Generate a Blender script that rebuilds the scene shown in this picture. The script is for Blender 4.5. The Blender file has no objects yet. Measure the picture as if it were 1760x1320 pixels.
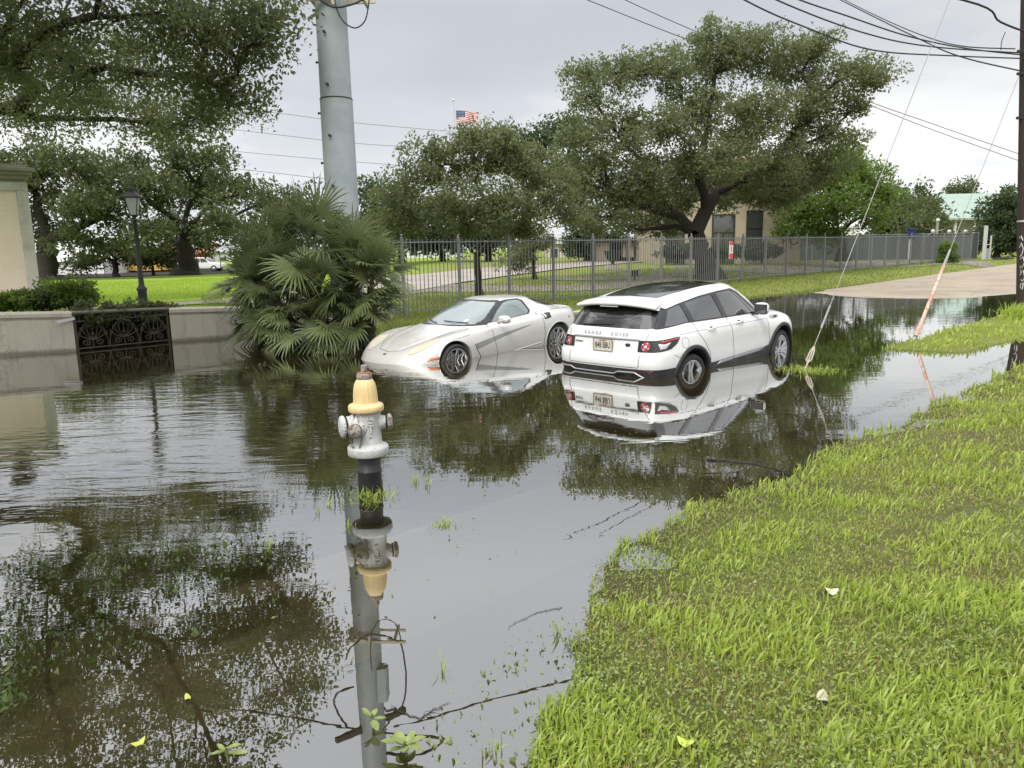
import bpy, bmesh, math, random
import numpy as np
from mathutils import Vector, Matrix
from mathutils.bvhtree import BVHTree
R = math.radians
rng = np.random.default_rng(7)
random.seed(7)
SC = bpy.context.scene
COL = SC.collection

# ------------------------------------------------------------------ camera
FPX, CAMH, PITCH, ROLL = 1306.57, 1.7369, 0.1764, -0.0204
cp, sp_ = math.cos(PITCH), math.sin(PITCH); cr, sr = math.cos(ROLL), math.sin(ROLL)
FW = Vector((0, cp, -sp_)); RT = Vector((cr, sr*sp_, sr*cp)); UP = Vector((-sr, cr*sp_, cr*cp))
cam_d = bpy.data.cameras.new('camera'); cam = bpy.data.objects.new('camera', cam_d); COL.objects.link(cam)
cam_d.sensor_width = 36; cam_d.lens = 36*FPX/1760; cam_d.clip_end = 3000; cam_d.clip_start = .05
cam.matrix_world = Matrix(((RT.x, UP.x, -FW.x, 0), (RT.y, UP.y, -FW.y, 0), (RT.z, UP.z, -FW.z, CAMH), (0, 0, 0, 1)))
SC.camera = cam
SC.view_settings.view_transform = 'Standard'; SC.view_settings.look = 'None'; SC.view_settings.exposure = 0
SC.cycles.max_bounces = 8; SC.cycles.transparent_max_bounces = 12
SC.cycles.caustics_reflective = False; SC.cycles.caustics_refractive = False

def ray(px, py): return FW + RT*((px-880)/FPX) + UP*((660-py)/FPX)
def G(px, py, z=0.):                      # surveyed point of the place at height z
    d = ray(px, py); k = (z-CAMH)/d.z; return Vector((d.x*k, d.y*k, z))
def D(px, py, Y):                         # surveyed point at distance Y
    d = ray(px, py); k = Y/d.y; return Vector((d.x*k, Y, CAMH+d.z*k))
# street axes: s runs along the street, w across it (towards the fence)
SA = R(43.68); TS = Vector((math.cos(SA), math.sin(SA), 0)); TW = Vector((-math.sin(SA), math.cos(SA), 0))
def SW(s, w, z=0.): return TS*s + TW*w + Vector((0, 0, z))
def to_sw(p): return p[0]*TS.x+p[1]*TS.y, p[0]*TW.x+p[1]*TW.y

# ------------------------------------------------------------------ object helpers
def tag(o, label=None, cat=None, group=None, kind=None):
    if label: o['label'] = label
    if cat: o['category'] = cat
    if group: o['group'] = group
    if kind: o['kind'] = kind
    return o
def empty(name, loc=(0, 0, 0), rz=0., label=None, cat=None, group=None):
    o = bpy.data.objects.new(name, None); COL.objects.link(o); o.location = loc; o.rotation_euler.z = rz
    o.empty_display_size = .2
    return tag(o, label, cat, group)
def copy_tree(o, parent=None):
    c = o.copy(); COL.objects.link(c); c.parent = parent
    for ch in list(o.children): copy_tree(ch, c)
    return c
def link_mesh(name, me, parent=None):
    o = bpy.data.objects.new(name, me); COL.objects.link(o)
    if parent is not None: o.parent = parent
    return o
class MB:
    def __init__(s): s.v = []; s.f = []; s.m = []; s.sm = []
    def add(s, vs, fs, m=0, smooth=False):
        b = len(s.v); s.v += [tuple(q) for q in vs]
        for f in fs: s.f.append([b+i for i in f]); s.m.append(m); s.sm.append(smooth)
    def box(s, c, d, rz=0., m=0, taper=1., rot=None):
        c = Vector(c); h = Vector(d)/2; M = rot if rot is not None else Matrix.Rotation(rz, 3, 'Z')
        vs = []
        for z in (-1, 1):
            t = taper if z > 0 else 1
            for x, y in ((-1, -1), (1, -1), (1, 1), (-1, 1)): vs.append(c + M @ Vector((x*h.x*t, y*h.y*t, z*h.z)))
        s.add(vs, [(0, 3, 2, 1), (4, 5, 6, 7), (0, 1, 5, 4), (1, 2, 6, 5), (2, 3, 7, 6), (3, 0, 4, 7)], m)
    def tube(s, pts, r, n=8, m=0, cap=True, smooth=True):
        pts = [Vector(p) for p in pts]; k = len(pts)
        rr = r if hasattr(r, '__len__') else [r]*k
        t0 = (pts[1]-pts[0]).normalized()
        a = t0.orthogonal().normalized(); vs = []
        for i in range(k):
            t = (pts[min(i+1, k-1)]-pts[max(i-1, 0)])
            if t.length < 1e-9: t = t0
            t = t.normalized(); a = (a - t*a.dot(t))
            a = a.normalized() if a.length > 1e-6 else t.orthogonal().normalized()
            b = t.cross(a)
            for j in range(n):
                q = 2*math.pi*j/n; vs.append(pts[i] + (a*math.cos(q)+b*math.sin(q))*rr[i])
        fs = [(i*n+j, i*n+(j+1) % n, (i+1)*n+(j+1) % n, (i+1)*n+j) for i in range(k-1) for j in range(n)]
        s.add(vs, fs, m, smooth)
        if cap and n > 2:
            s.add(vs[:n][::-1], [tuple(range(n))], m); s.add(vs[-n:], [tuple(range(n))], m)
    def lathe(s, prof, c=(0, 0, 0), n=24, m=0, rot=None, smooth=True, flute=None, cap=True):
        c = Vector(c); vs = []; k = len(prof)
        for (r_, z) in prof:
            for j in range(n):
                q = 2*math.pi*j/n; rr = r_
                if flute: rr = r_*(1+flute(z, q))
                p = Vector((rr*math.cos(q), rr*math.sin(q), z))
                if rot is not None: p = rot @ p
                vs.append(c+p)
        fs = [(i*n+j, i*n+(j+1) % n, (i+1)*n+(j+1) % n, (i+1)*n+j) for i in range(k-1) for j in range(n)]
        s.add(vs, fs, m, smooth)
        if cap and prof[0][0] > 1e-4: s.add(vs[:n][::-1], [tuple(range(n))], m)
        if cap and prof[-1][0] > 1e-4: s.add(vs[-n:], [tuple(range(n))], m)
    def prism(s, poly, fn0, fn1, m=0):
        n = len(poly); vs = [fn0(*p) for p in poly]+[fn1(*p) for p in poly]
        s.add(vs, [tuple(range(n))[::-1], tuple(range(n, 2*n))]+[(i, (i+1) % n, n+(i+1) % n, n+i) for i in range(n)], m)
    def build(s, name, mats, parent=None, bevel=0., fixn=True):
        me = bpy.data.meshes.new(name); me.from_pydata(s.v, [], s.f)
        for mm in (mats if isinstance(mats, (list, tuple)) else [mats]): me.materials.append(mm)
        me.polygons.foreach_set('material_index', s.m); me.polygons.foreach_set('use_smooth', s.sm)
        if fixn:
            bm = bmesh.new(); bm.from_mesh(me); bmesh.ops.recalc_face_normals(bm, faces=bm.faces); bm.to_mesh(me); bm.free()
        me.update()
        o = link_mesh(name, me, parent)
        if bevel > 0:
            b = o.modifiers.new('bevel', 'BEVEL'); b.width = bevel; b.segments = 2; b.limit_method = 'ANGLE'; b.angle_limit = R(40)
        return o
def np_mesh(name, V, F, mat_, parent=None, attrs=None, smooth=False):
    me = bpy.data.meshes.new(name); n = len(V); k = F.shape[1]; nf = len(F)
    me.vertices.add(n); me.vertices.foreach_set('co', np.ascontiguousarray(V, dtype=np.float32).ravel())
    me.loops.add(nf*k); me.loops.foreach_set('vertex_index', np.ascontiguousarray(F, dtype=np.int32).ravel())
    me.polygons.add(nf); me.polygons.foreach_set('loop_start', np.arange(0, nf*k, k, dtype=np.int32))
    me.polygons.foreach_set('loop_total', np.full(nf, k, dtype=np.int32))
    if smooth: me.polygons.foreach_set('use_smooth', np.ones(nf, dtype=bool))
    if attrs:
        for an, av in attrs.items():
            a = me.attributes.new(an, 'FLOAT', 'POINT'); a.data.foreach_set('value', np.ascontiguousarray(av, dtype=np.float32))
    me.update(calc_edges=True)
    for mm in (mat_ if isinstance(mat_, (list, tuple)) else [mat_]): me.materials.append(mm)
    return link_mesh(name, me, parent)

# ------------------------------------------------------------------ materials
class NT:
    def __init__(s, name):
        s.m = bpy.data.materials.new(name); s.m.use_nodes = True; s.t = s.m.node_tree; s.t.nodes.clear()
        s.out = s.t.nodes.new('ShaderNodeOutputMaterial')
    def n(s, ty, **k):
        nd = s.t.nodes.new(ty)
        for a, b in k.items():
            if a.startswith('i_'): nd.inputs[a[2:].replace('_', ' ')].default_value = b
            else: setattr(nd, a, b)
        return nd
    def l(s, a, b): s.t.links.new(a, b)
    def noise(s, sc, det=4, rough=.55, co=None, out='Fac', dist=0.):
        nd = s.n('ShaderNodeTexNoise'); nd.inputs['Scale'].default_value = sc; nd.inputs['Detail'].default_value = det
        nd.inputs['Roughness'].default_value = rough; nd.inputs['Distortion'].default_value = dist
        s.l(co if co is not None else s.co(), nd.inputs['Vector']); return nd.outputs[out]
    def co(s, kind='Object'):
        if not hasattr(s, '_tc'): s._tc = s.n('ShaderNodeTexCoord')
        return s._tc.outputs[kind]
    def pos(s):
        if not hasattr(s, '_g'): s._g = s.n('ShaderNodeNewGeometry')
        return s._g.outputs['Position']
    def mapv(s, co, scale=(1, 1, 1), rot=(0, 0, 0), loc=(0, 0, 0)):
        m_ = s.n('ShaderNodeMapping'); s.l(co, m_.inputs[0]); m_.inputs['Scale'].default_value = scale
        m_.inputs['Rotation'].default_value = rot; m_.inputs['Location'].default_value = loc; return m_.outputs[0]
    def ramp(s, fac, stops, interp='LINEAR'):
        r_ = s.n('ShaderNodeValToRGB'); s.l(fac, r_.inputs[0]); e = r_.color_ramp.elements; r_.color_ramp.interpolation = interp
        while len(e) < len(stops): e.new(.5)
        for q, (p_, c_) in zip(e, stops):
            q.position = p_; q.color = (c_, c_, c_, 1) if not hasattr(c_, '__len__') else (*c_[:3], 1)
        return r_.outputs[0]
    def math(s, op, a, b=None, c=None, clamp=False):
        m_ = s.n('ShaderNodeMath'); m_.operation = op; m_.use_clamp = clamp
        for i, q in enumerate((a, b, c)):
            if q is None: continue
            if isinstance(q, (int, float)): m_.inputs[i].default_value = q
            else: s.l(q, m_.inputs[i])
        return m_.outputs[0]
    def mix(s, fac, a, b, blend='MIX'):
        m_ = s.n('ShaderNodeMix'); m_.data_type = 'RGBA'; m_.blend_type = blend
        for i, q in ((0, fac), (6, a), (7, b)):
            if isinstance(q, (int, float)): m_.inputs[i].default_value = q
            elif hasattr(q, '__len__'): m_.inputs[i].default_value = (*q[:3], 1)
            else: s.l(q, m_.inputs[i])
        return m_.outputs[2]
    def attr(s, name):
        a = s.n('ShaderNodeAttribute'); a.attribute_name = name; return a.outputs['Fac']
    def bump(s, h, strength=.3, dist=.01, normal=None):
        b = s.n('ShaderNodeBump'); b.inputs['Strength'].default_value = strength; b.inputs['Distance'].default_value = dist
        s.l(h, b.inputs['Height'])
        if normal is not None: s.l(normal, b.inputs['Normal'])
        return b.outputs[0]
    def principled(s, col, rough=.5, metal=0., normal=None, spec=.5, coat=0., coatr=.05, trans=0.):
        p = s.n('ShaderNodeBsdfPrincipled')
        for nm, q in (('Base Color', col), ('Roughness', rough), ('Metallic', metal), ('Specular IOR Level', spec), ('Coat Weight', coat), ('Coat Roughness', coatr), ('Transmission Weight', trans)):
            if isinstance(q, (int, float)): p.inputs[nm].default_value = q
            elif hasattr(q, '__len__'): p.inputs[nm].default_value = (*q[:3], 1)
            else: s.l(q, p.inputs[nm])
        if normal is not None: s.l(normal, p.inputs['Normal'])
        return p
    def done(s, sh): s.l(sh.outputs[0] if hasattr(sh, 'outputs') else sh, s.out.inputs[0]); return s.m

def simple(name, col, rough=.5, metal=0., var=.15, vs=3., bump=0., bs=40., spec=.5, coat=0., dirt=None, dirts=2., kind='Object'):
    t = NT(name); c0 = t.co(kind)
    n1 = t.noise(vs, 5, .6, c0)
    a = tuple(q*(1-var) for q in col); b = tuple(min(1, q*(1+var)) for q in col)
    c = t.mix(n1, a, b)
    if dirt is not None:
        n2 = t.noise(dirts, 6, .65, c0); c = t.mix(t.ramp(n2, [(.48, 0.), (.68, .8)]), c, dirt)
    nm = t.bump(t.noise(bs, 4, .6, c0), .5, bump) if bump > 0 else None
    rr = t.math('MULTIPLY_ADD', n1, .15, rough-.07, clamp=True)
    return t.done(t.principled(c, rr, metal, nm, spec, coat))

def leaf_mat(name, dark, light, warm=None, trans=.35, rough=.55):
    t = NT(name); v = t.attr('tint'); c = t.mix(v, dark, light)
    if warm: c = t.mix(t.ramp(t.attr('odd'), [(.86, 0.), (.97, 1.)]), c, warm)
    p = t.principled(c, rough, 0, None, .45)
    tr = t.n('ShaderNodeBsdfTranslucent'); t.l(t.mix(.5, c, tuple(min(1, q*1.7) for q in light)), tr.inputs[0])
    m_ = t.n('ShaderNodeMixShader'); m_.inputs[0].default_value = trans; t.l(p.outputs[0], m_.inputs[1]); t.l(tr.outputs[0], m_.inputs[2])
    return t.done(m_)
M = {}
M['bark'] = simple('bark', (.026, .021, .017), .9, var=.5, vs=6, bump=.03, bs=14)
M['leaf_oak'] = leaf_mat('oak_leaves', (.046, .06, .022), (.19, .215, .092), None, .42)
M['leaf_near'] = leaf_mat('near_oak_leaves', (.040, .054, .018), (.185, .215, .09), (.22, .18, .05), .5)
M['leaf_far'] = leaf_mat('far_oak_leaves', (.030, .045, .016), (.112, .138, .048), (.16, .13, .04), .4)
M['leaf_olive'] = leaf_mat('olive_leaves', (.055, .075, .026), (.20, .22, .095), None, .42)
M['leaf_bright'] = leaf_mat('bright_leaves', (.045, .08, .014), (.17, .25, .045), None, .45)
M['leaf_dark'] = leaf_mat('dark_leaves', (.022, .040, .015), (.075, .11, .04))
M['palm'] = leaf_mat('palm_fronds', (.035, .055, .016), (.27, .31, .14), (.20, .15, .07), .2, .32)
M['palm_dead'] = leaf_mat('dead_fronds', (.09, .045, .03), (.2, .11, .07), None, .1, .7)
M['grass'] = leaf_mat('grass_blades', (.11, .145, .028), (.43, .53, .095), (.52, .39, .19), .4, .38)
M['clover'] = leaf_mat('clover_leaves', (.12, .15, .04), (.34, .40, .14), None, .3, .5)
M['waterleaf'] = leaf_mat('submerged_leaves', (.022, .045, .008), (.085, .13, .022), (.11, .09, .02), .2, .5)
M['concrete'] = simple('concrete', (.33, .32, .28), .85, var=.12, vs=1.5, bump=.006, bs=30, dirt=(.17, .155, .12), dirts=1.3)
M['iron'] = simple('cast_iron', (.045, .045, .045), .55, .4, var=.3, vs=8, bump=.002)
M['rusty_iron'] = simple('rusty_iron', (.085, .07, .055), .7, .3, var=.4, vs=12, bump=.002)
M['fence'] = simple('painted_steel', (.19, .19, .20), .45, .3, var=.2, vs=3)
M['galv'] = simple('galvanised_steel', (.42, .455, .485), .6, .1, var=.1, vs=1.2, bump=.002, bs=8, dirt=(.26, .31, .33), dirts=.7)
M['galv2'] = simple('galvanised_fittings', (.6, .6, .58), .45, .5, var=.1)
M['black'] = simple('black_rubber', (.012, .012, .013), .65, var=.2, bump=.001)
M['cable'] = simple('cable_black', (.02, .02, .022), .6)
M['wood'] = simple('creosoted_wood', (.045, .032, .026), .9, var=.4, vs=5, bump=.01, bs=20)

# ------------------------------------------------------------------ world
w = bpy.data.worlds.new('World'); SC.world = w; w.use_nodes = True; nt = w.node_tree; nt.nodes.clear()
SUN_EL, SUN_AZ = R(50), R(205)     # azimuth clockwise from +Y
t = NT.__new__(NT); t.t = nt; t.out = nt.nodes.new('ShaderNodeOutputWorld')
sky = nt.nodes.new('ShaderNodeTexSky'); sky.sky_type = 'NISHITA'; sky.sun_disc = False
sky.sun_elevation = SUN_EL; sky.sun_rotation = SUN_AZ; sky.air_density = 1.; sky.dust_density = 2.
gen = t.co('Generated')
sep = nt.nodes.new('ShaderNodeSeparateXYZ'); t.l(gen, sep.inputs[0])
zc = t.math('MAXIMUM', sep.outputs[2], 0.0)
den = t.math('ADD', zc, .14)
comb = nt.nodes.new('ShaderNodeCombineXYZ'); t.l(t.math('DIVIDE', sep.outputs[0], den), comb.inputs[0]); t.l(t.math('DIVIDE', sep.outputs[1], den), comb.inputs[1])
cn = t.noise(.42, 5, .46, t.mapv(comb.outputs[0], (1, 1, 1), (0, 0, .4), (3.1, 1.7, 0)), dist=.25)
cn2 = t.noise(2.1, 5, .55, comb.outputs[0])
cl = t.math('ADD', t.math('MULTIPLY', cn, .88), t.math('MULTIPLY', cn2, .12))
ccol = t.ramp(cl, [(.36, (6.4, 6.55, 7.0)), (.46, (7.1, 7.25, 7.7)), (.52, (8.8, 8.8, 8.9)), (.62, (10.2, 10.1, 9.9))])
grad = t.ramp(zc, [(0., 1.30), (.10, 1.22), (.20, 1.0), (.28, 1.0), (.42, 1.8), (1., 2.8)])
ccol = t.mix(1., ccol, grad, 'MULTIPLY')
mixed = t.mix(.90, sky.outputs[0], ccol)
bg = nt.nodes.new('ShaderNodeBackground'); t.l(mixed, bg.inputs[0]); bg.inputs[1].default_value = .1
nt.links.new(bg.outputs[0], t.out.inputs[0])
sl = bpy.data.lights.new('sun', 'SUN'); sl.energy = 2.5; sl.angle = R(20); sl.color = (1, .96, .9)
so = bpy.data.objects.new('sun', sl); COL.objects.link(so)
sd = Vector((math.cos(SUN_EL)*math.sin(SUN_AZ), math.cos(SUN_EL)*math.cos(SUN_AZ), math.sin(SUN_EL)))
so.rotation_euler = sd.to_track_quat('Z', 'Y').to_euler()

# ------------------------------------------------------------------ terrain
def n2(x, y, f, seed=0.):       # cheap smooth noise -1..1 on arrays
    return (np.sin(x*f*1.3+1.7*np.sin(y*f*.9+seed)+seed)+np.sin(y*f*1.7+1.3*np.sin(x*f*1.1+seed*2)+2.1*seed)+.6*np.sin((x+y)*f*2.9+seed*3+np.sin((x-y)*f*1.9)))/2.6
def sst(a, b, x):
    q = np.clip((x-a)/(b-a), 0, 1); return q*q*(3-2*q)
def road_z(s, w):
    z = np.interp(s, [-30, 5, 9, 11.7, 18, 26, 40, 60, 120], [-.5, -.5, -.48, -.42, -.22, -.04, .09, .25, .7])
    return z + .075*(1-((w-9.3)/3.6)**2) + .012*n2(s, w, .9, 3.)
def ground_z(s, w):
    s = np.asarray(s, float); w = np.asarray(w, float)
    # near grass bank
    edge = 2.62 - 1.15*sst(3.4, 1.2, s) + .10*n2(s, w*0, 2.1, 1.)+.05*n2(s, w, 6., 2.)+.03*n2(s, w, 14., 4.)
    near = .20*sst(0., 2.6, edge-w)+.035*(edge-w)*(w > edge-1.2) - .02
    near = np.where(w < edge, np.maximum(near*.8, .03*(edge-w)), -.066*sst(0., .75, w-edge)-.004)
    near = near + .012*n2(s, w, 3.2, 5.)*(w < edge-.05)
    walk = -.075 + .0*s                       # submerged footway 2.6..3.95
    strip = -.115 + .16*sst(12.2, 13.4, s)*sst(5.1, 4.5, w)*sst(3.1, 3.75, w + .35*sst(14, 18, s)) + .03*n2(s, w, 2.2, 7.)
    strip = strip + .10*np.exp(-((s-10.15)**2+(w-4.71)**2)/.12)
    z = np.where(w < edge, near, walk)
    k = sst(3.75, 4.05, w + .6*sst(12, 13.2, s)); z = z*(1-k)+strip*k
    bank = np.interp(w, [12.45, 12.8, 13.6, 15.5], [-.12, .0, .08, .06+0]) + np.interp(s, [8, 20, 30, 60, 120], [-.02, .06, .20, .3, .7])*sst(12.7, 14.5, w) + .02*n2(s, w, 1.1, 4.)
    thr = np.interp(s, [2.2, 3.75, 3.95, 5.5, 5.7, 7.2], [16.75, 16.15, 16.65, 16.6, 16.15, 16.0])
    bank = np.where((s < 7.2) & (w < thr), -.25, bank)
    rd = road_z(s, w)-.06
    k = sst(4.95, 5.15, w); z = z*(1-k)+rd*k
    k = sst(12.35, 12.5, w); z = z*(1-k)+bank*k
    # behind the walls the garden is raised
    far = .12 + .25*sst(16, 30, w) + .2*sst(40, 70, w)
    far = far + .25*sst(20, 34, s)*sst(15, 20, w)
    gard = .52 - .0105*np.clip(w-20, 0, 90)
    kk = sst(8.5, 6.9, s - .55*np.clip(w-17, 0, 60)); fz = far*(1-kk)+gard*kk
    k = np.where(s < 7.2, sst(thr, thr+.1, w), sst(15.8, 18, w)); z = z*(1-k)+fz*k
    near_far = .02*n2(s, w, .3, 9.)*sst(20, 40, w)
    return z+near_far
def gz(p):
    s, w_ = to_sw(p); return float(ground_z(np.array([s]), np.array([w_]))[0])
def put(px, py, zguess=.3):
    z = zguess
    for _ in range(12):
        p = G(px, py, z); z = gz(p)
        if z > 1.2: z = 1.2
    p.z = z; return p
def onto(p): p = Vector(p); p.z = gz(p); return p
def axis(pts):
    out = []
    for a, b, st in pts: out += list(np.arange(a, b, st))
    out.append(pts[-1][1]); return np.array(out)
def sheet(name, S, W_, zf, mat_, mask=None, attrs=None):
    A, B = np.meshgrid(S, W_, indexing='ij'); Z = zf(A, B)
    V = np.stack([A*TS.x+B*TW.x, A*TS.y+B*TW.y, Z], -1).reshape(-1, 3)
    i, j = np.meshgrid(np.arange(len(S)-1), np.arange(len(W_)-1), indexing='ij'); n = len(W_)
    F = np.stack([i*n+j, (i+1)*n+j, (i+1)*n+j+1, i*n+j+1], -1).reshape(-1, 4)
    if mask is not None:
        cs = (S[i.ravel()]+S[i.ravel()+1])/2; cw = (W_[j.ravel()]+W_[j.ravel()+1])/2
        F = F[mask(cs, cw)]
    at = {k: v(A, B).ravel() for k, v in attrs.items()} if attrs else None
    return np_mesh(name, V, F, mat_, None, at, True)

# ground material: soil + grass colours by place
def soil_at(s, w): return ((s < 9.5)*sst(8.6, 7.2, s)*sst(19.2, 18., w+.4*n2(s, w, 2., 3.))*(w > 14))
t = NT('ground_turf'); P_ = t.pos()
g1 = t.noise(1.1, 5, .6, P_); g2 = t.noise(9, 5, .7, P_); g3 = t.noise(.25, 3, .5, P_)
lawn = t.mix(g2, (.17, .27, .020), (.28, .39, .035))
lawn = t.mix(t.ramp(g3, [(.4, 0.), (.65, .6)]), lawn, (.17, .21, .04))
lawn = t.mix(t.ramp(g1, [(.62, 0.), (.75, .5)]), lawn, (.20, .17, .07))
soil = t.mix(g2, (.045, .035, .018), (.15, .115, .06))
nearc = t.mix(t.ramp(g1, [(.35, .25), (.6, .9)]), soil, (.115, .13, .04))
sepz = t.n('ShaderNodeSeparateXYZ'); t.l(P_, sepz.inputs[0])
dist = t.n('ShaderNodeVectorMath'); dist.operation = 'LENGTH'; t.l(P_, dist.inputs[0])
kf = t.ramp(t.math('DIVIDE', dist.outputs['Value'], 20.), [(.55, 0.), (.8, 1.)])
verge = t.mix(g2, (.13, .17, .03), (.25, .28, .06)); verge = t.mix(t.ramp(g1, [(.5, 0.), (.7, .7)]), verge, (.22, .19, .09)); lawn = t.mix(t.attr('lime'), verge, lawn)
c = t.mix(kf, nearc, lawn); c = t.mix(t.attr('soil'), c, t.mix(g2, (.02, .017, .010), (.055, .05, .025)))
bed = t.mix(t.noise(3, 6, .7, P_), (.012, .011, .006), (.034, .030, .018))
c = t.mix(t.ramp(t.math('ADD', sepz.outputs[2], .5), [(.485, 0.), (.515, 1.)]), bed, c)
M['turf'] = t.done(t.principled(c, .9, 0, t.bump(t.noise(30, 5, .7, P_), .8, .03), .2))
GS = axis([(-500, -60, 40), (-60, -8, 3), (-8, 0, .4), (0, 14, .11), (14, 34, .3), (34, 80, 1.5), (80, 900, 60)])
GW = axis([(-400, -40, 40), (-40, -4, 3), (-4, 0, .25), (0, 5.4, .09), (5.4, 12.2, .9), (12.2, 18, .15), (18, 40, 1.), (40, 120, 4), (120, 900, 60)])
tag(sheet('ground', GS, GW, ground_z, M['turf'], attrs={'soil': soil_at, 'lime': lambda s, w: sst(-3., -9., s*TS.x+w*TW.x)*(w > 17)}), kind='structure')
# road
def conc(name, a, b, d, sc=1.):
    t = NT(name); P_ = t.pos(); q = t.mix(t.noise(2.2*sc, 6, .65, P_), a, b)
    q = t.mix(t.ramp(t.noise(.5, 5, .6, P_), [(.42, 0.), (.7, .8)]), q, d)
    vor = t.n('ShaderNodeTexVoronoi'); vor.feature = 'DISTANCE_TO_EDGE'; vor.inputs['Scale'].default_value = .35
    wv = t.n('ShaderNodeVectorMath'); wv.operation = 'ADD'; t.l(P_, wv.inputs[0]); t.l(t.noise(1.5, 4, .6, P_, 'Color'), wv.inputs[1]); t.l(wv.outputs[0], vor.inputs['Vector'])
    q = t.mix(t.ramp(vor.outputs['Distance'], [(.0, .7), (.006, 0.)]), q, tuple(v*.35 for v in d))
    return t.done(t.principled(q, .9, 0, t.bump(t.noise(60, 5, .7, P_), .5, .008), .3))
M['road'] = conc('road_concrete', (.30, .25, .185), (.42, .36, .28), (.24, .20, .15))
M['walk'] = conc('footway_concrete', (.34, .28, .20), (.48, .385, .285), (.20, .17, .11))
M['asphalt'] = conc('driveway_asphalt', (.20, .175, .155), (.27, .24, .215), (.15, .13, .115))
M['path'] = conc('path_concrete', (.32, .29, .25), (.42, .38, .33), (.25, .22, .18))
tag(sheet('road', axis([(-60, 0, 3), (0, 34, .4), (34, 200, 3)]), axis([(5.1, 12.41, .3)]), lambda s, w: road_z(s, w), M['road']), kind='structure')
tag(sheet('sidewalk', axis([(-20, 0, 1), (0, 11.6, .3)]), axis([(2.75, 3.9, .2)]), lambda s, w: -.065+.004*n2(s, w, 1.5, 2.), M['walk'], mask=lambda s, w: w > 2.2), kind='structure')
for w0, nm in ((4.98, 'kerb'), (12.48, 'kerb')):
    m_ = MB(); S_ = list(range(-20, 27 if w0 < 9 else 34, 1))
    vs = []
    for s_ in S_:
        rz = float(road_z(np.array(float(s_)), np.array(w0+(.1 if w0 < 9 else -.1)))); zt = min(rz+.14, -.035 if w0 < 9 else -.01)
        for dw, z_ in ((-.075, zt-.3), (-.075, zt), (.065, zt), (.075, zt-.3)): vs.append(SW(s_, w0+dw, z_))
    fs = [(i*4+j, (i+1)*4+j, (i+1)*4+j+1, i*4+j+1) for i in range(len(S_)-1) for j in range(3)]
    m_.add(vs, fs); tag(m_.build(nm, M['concrete']), kind='structure')

# ------------------------------------------------------------------ water
def depth_at(s, w):
    z = ground_z(s, w); r_ = road_z(s, w)
    z = np.where((w > 5.1) & (w < 12.4), r_, z); z = np.where((w > 2.75) & (w < 3.9) & (s < 11.6), -.065, z)
    z = z*(1-.72*((w > 3.85) & (w < 5.1) & (s < 4.)))
    return np.clip(-z, 0, 1)
t = NT('flood_water'); P_ = t.pos()
dep = t.attr('depth')
turb = t.math('SUBTRACT', 1., t.math('POWER', 2.718, t.math('MULTIPLY', dep, -15.)))
turb = t.math('MULTIPLY', turb, .98)
# ripples: wind lines across the street, calmer close to the bank
ra = t.mapv(P_, (1., 3.6, 1), (0, 0, R(-14)))
rip1 = t.noise(1.35, 3, .5, ra, dist=.6)
rip2 = t.noise(5.5, 2, .5, t.mapv(P_, (1., 2.4, 1), (0, 0, R(-35))))
rip3 = t.noise(.8, 2, .5, P_)
amp = t.attr('ripple')
h = t.math('ADD', t.math('MULTIPLY', rip1, 1.), t.math('MULTIPLY', rip2, .22))
h = t.math('MULTIPLY', h, amp)
h = t.math('ADD', h, t.math('MULTIPLY', rip3, .35))
bmp = t.bump(h, 1., .0048)
fr = t.n('ShaderNodeFresnel'); fr.inputs['IOR'].default_value = 1.33; t.l(bmp, fr.inputs['Normal'])
ff = t.math('POWER', fr.outputs[0], .37, clamp=True)
gl = t.n('ShaderNodeBsdfGlossy'); gl.inputs['Roughness'].default_value = .0; gl.inputs['Color'].default_value = (.96, .97, .97, 1); t.l(bmp, gl.inputs['Normal'])
tr = t.n('ShaderNodeBsdfTransparent'); tr.inputs[0].default_value = (.74, .74, .62, 1)
df = t.n('ShaderNodeBsdfDiffuse'); t.l(t.mix(t.noise(.7, 3, .5, P_), (.026, .021, .008), (.042, .033, .014)), df.inputs[0])
m1 = t.n('ShaderNodeMixShader'); t.l(turb, m1.inputs[0]); t.l(tr.outputs[0], m1.inputs[1]); t.l(df.outputs[0], m1.inputs[2])
m2 = t.n('ShaderNodeMixShader'); t.l(ff, m2.inputs[0]); t.l(m1.outputs[0], m2.inputs[1]); t.l(gl.outputs[0], m2.inputs[2])
M['water'] = t.done(m2)
def ripple_amp(s, w):
    x = s*TS.x+w*TW.x; y = s*TS.y+w*TW.y
    a = .10 + 1.35*np.exp(-(((x+3.6)/3.2)**2+((y-8.2)/3.4)**2)) + .18*np.exp(-(((x-1.2)/2.)**2+((y-7.5)/2.)**2))
    a = a + .45*sst(14, 22, y)*sst(5, 3, np.abs(w-7)) + .25*np.exp(-(((x-8)/4.)**2+((y-13.)/4)**2))
    return a*(.7+.6*n2(s, w, .55, 6.))*(.25+.75*sst(2.4, 5.5, y+.4*np.abs(x)))
tag(sheet('water', axis([(-70, -6, 4), (-6, 34, .2), (34, 46, 1.)]), axis([(1.2, 16.0, .15)]), lambda s, w: 0*s, M['water'],
          mask=lambda s, w: (s < 7.2) | (w < 15.2), attrs={'depth': depth_at, 'ripple': ripple_amp}), kind='structure')
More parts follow.
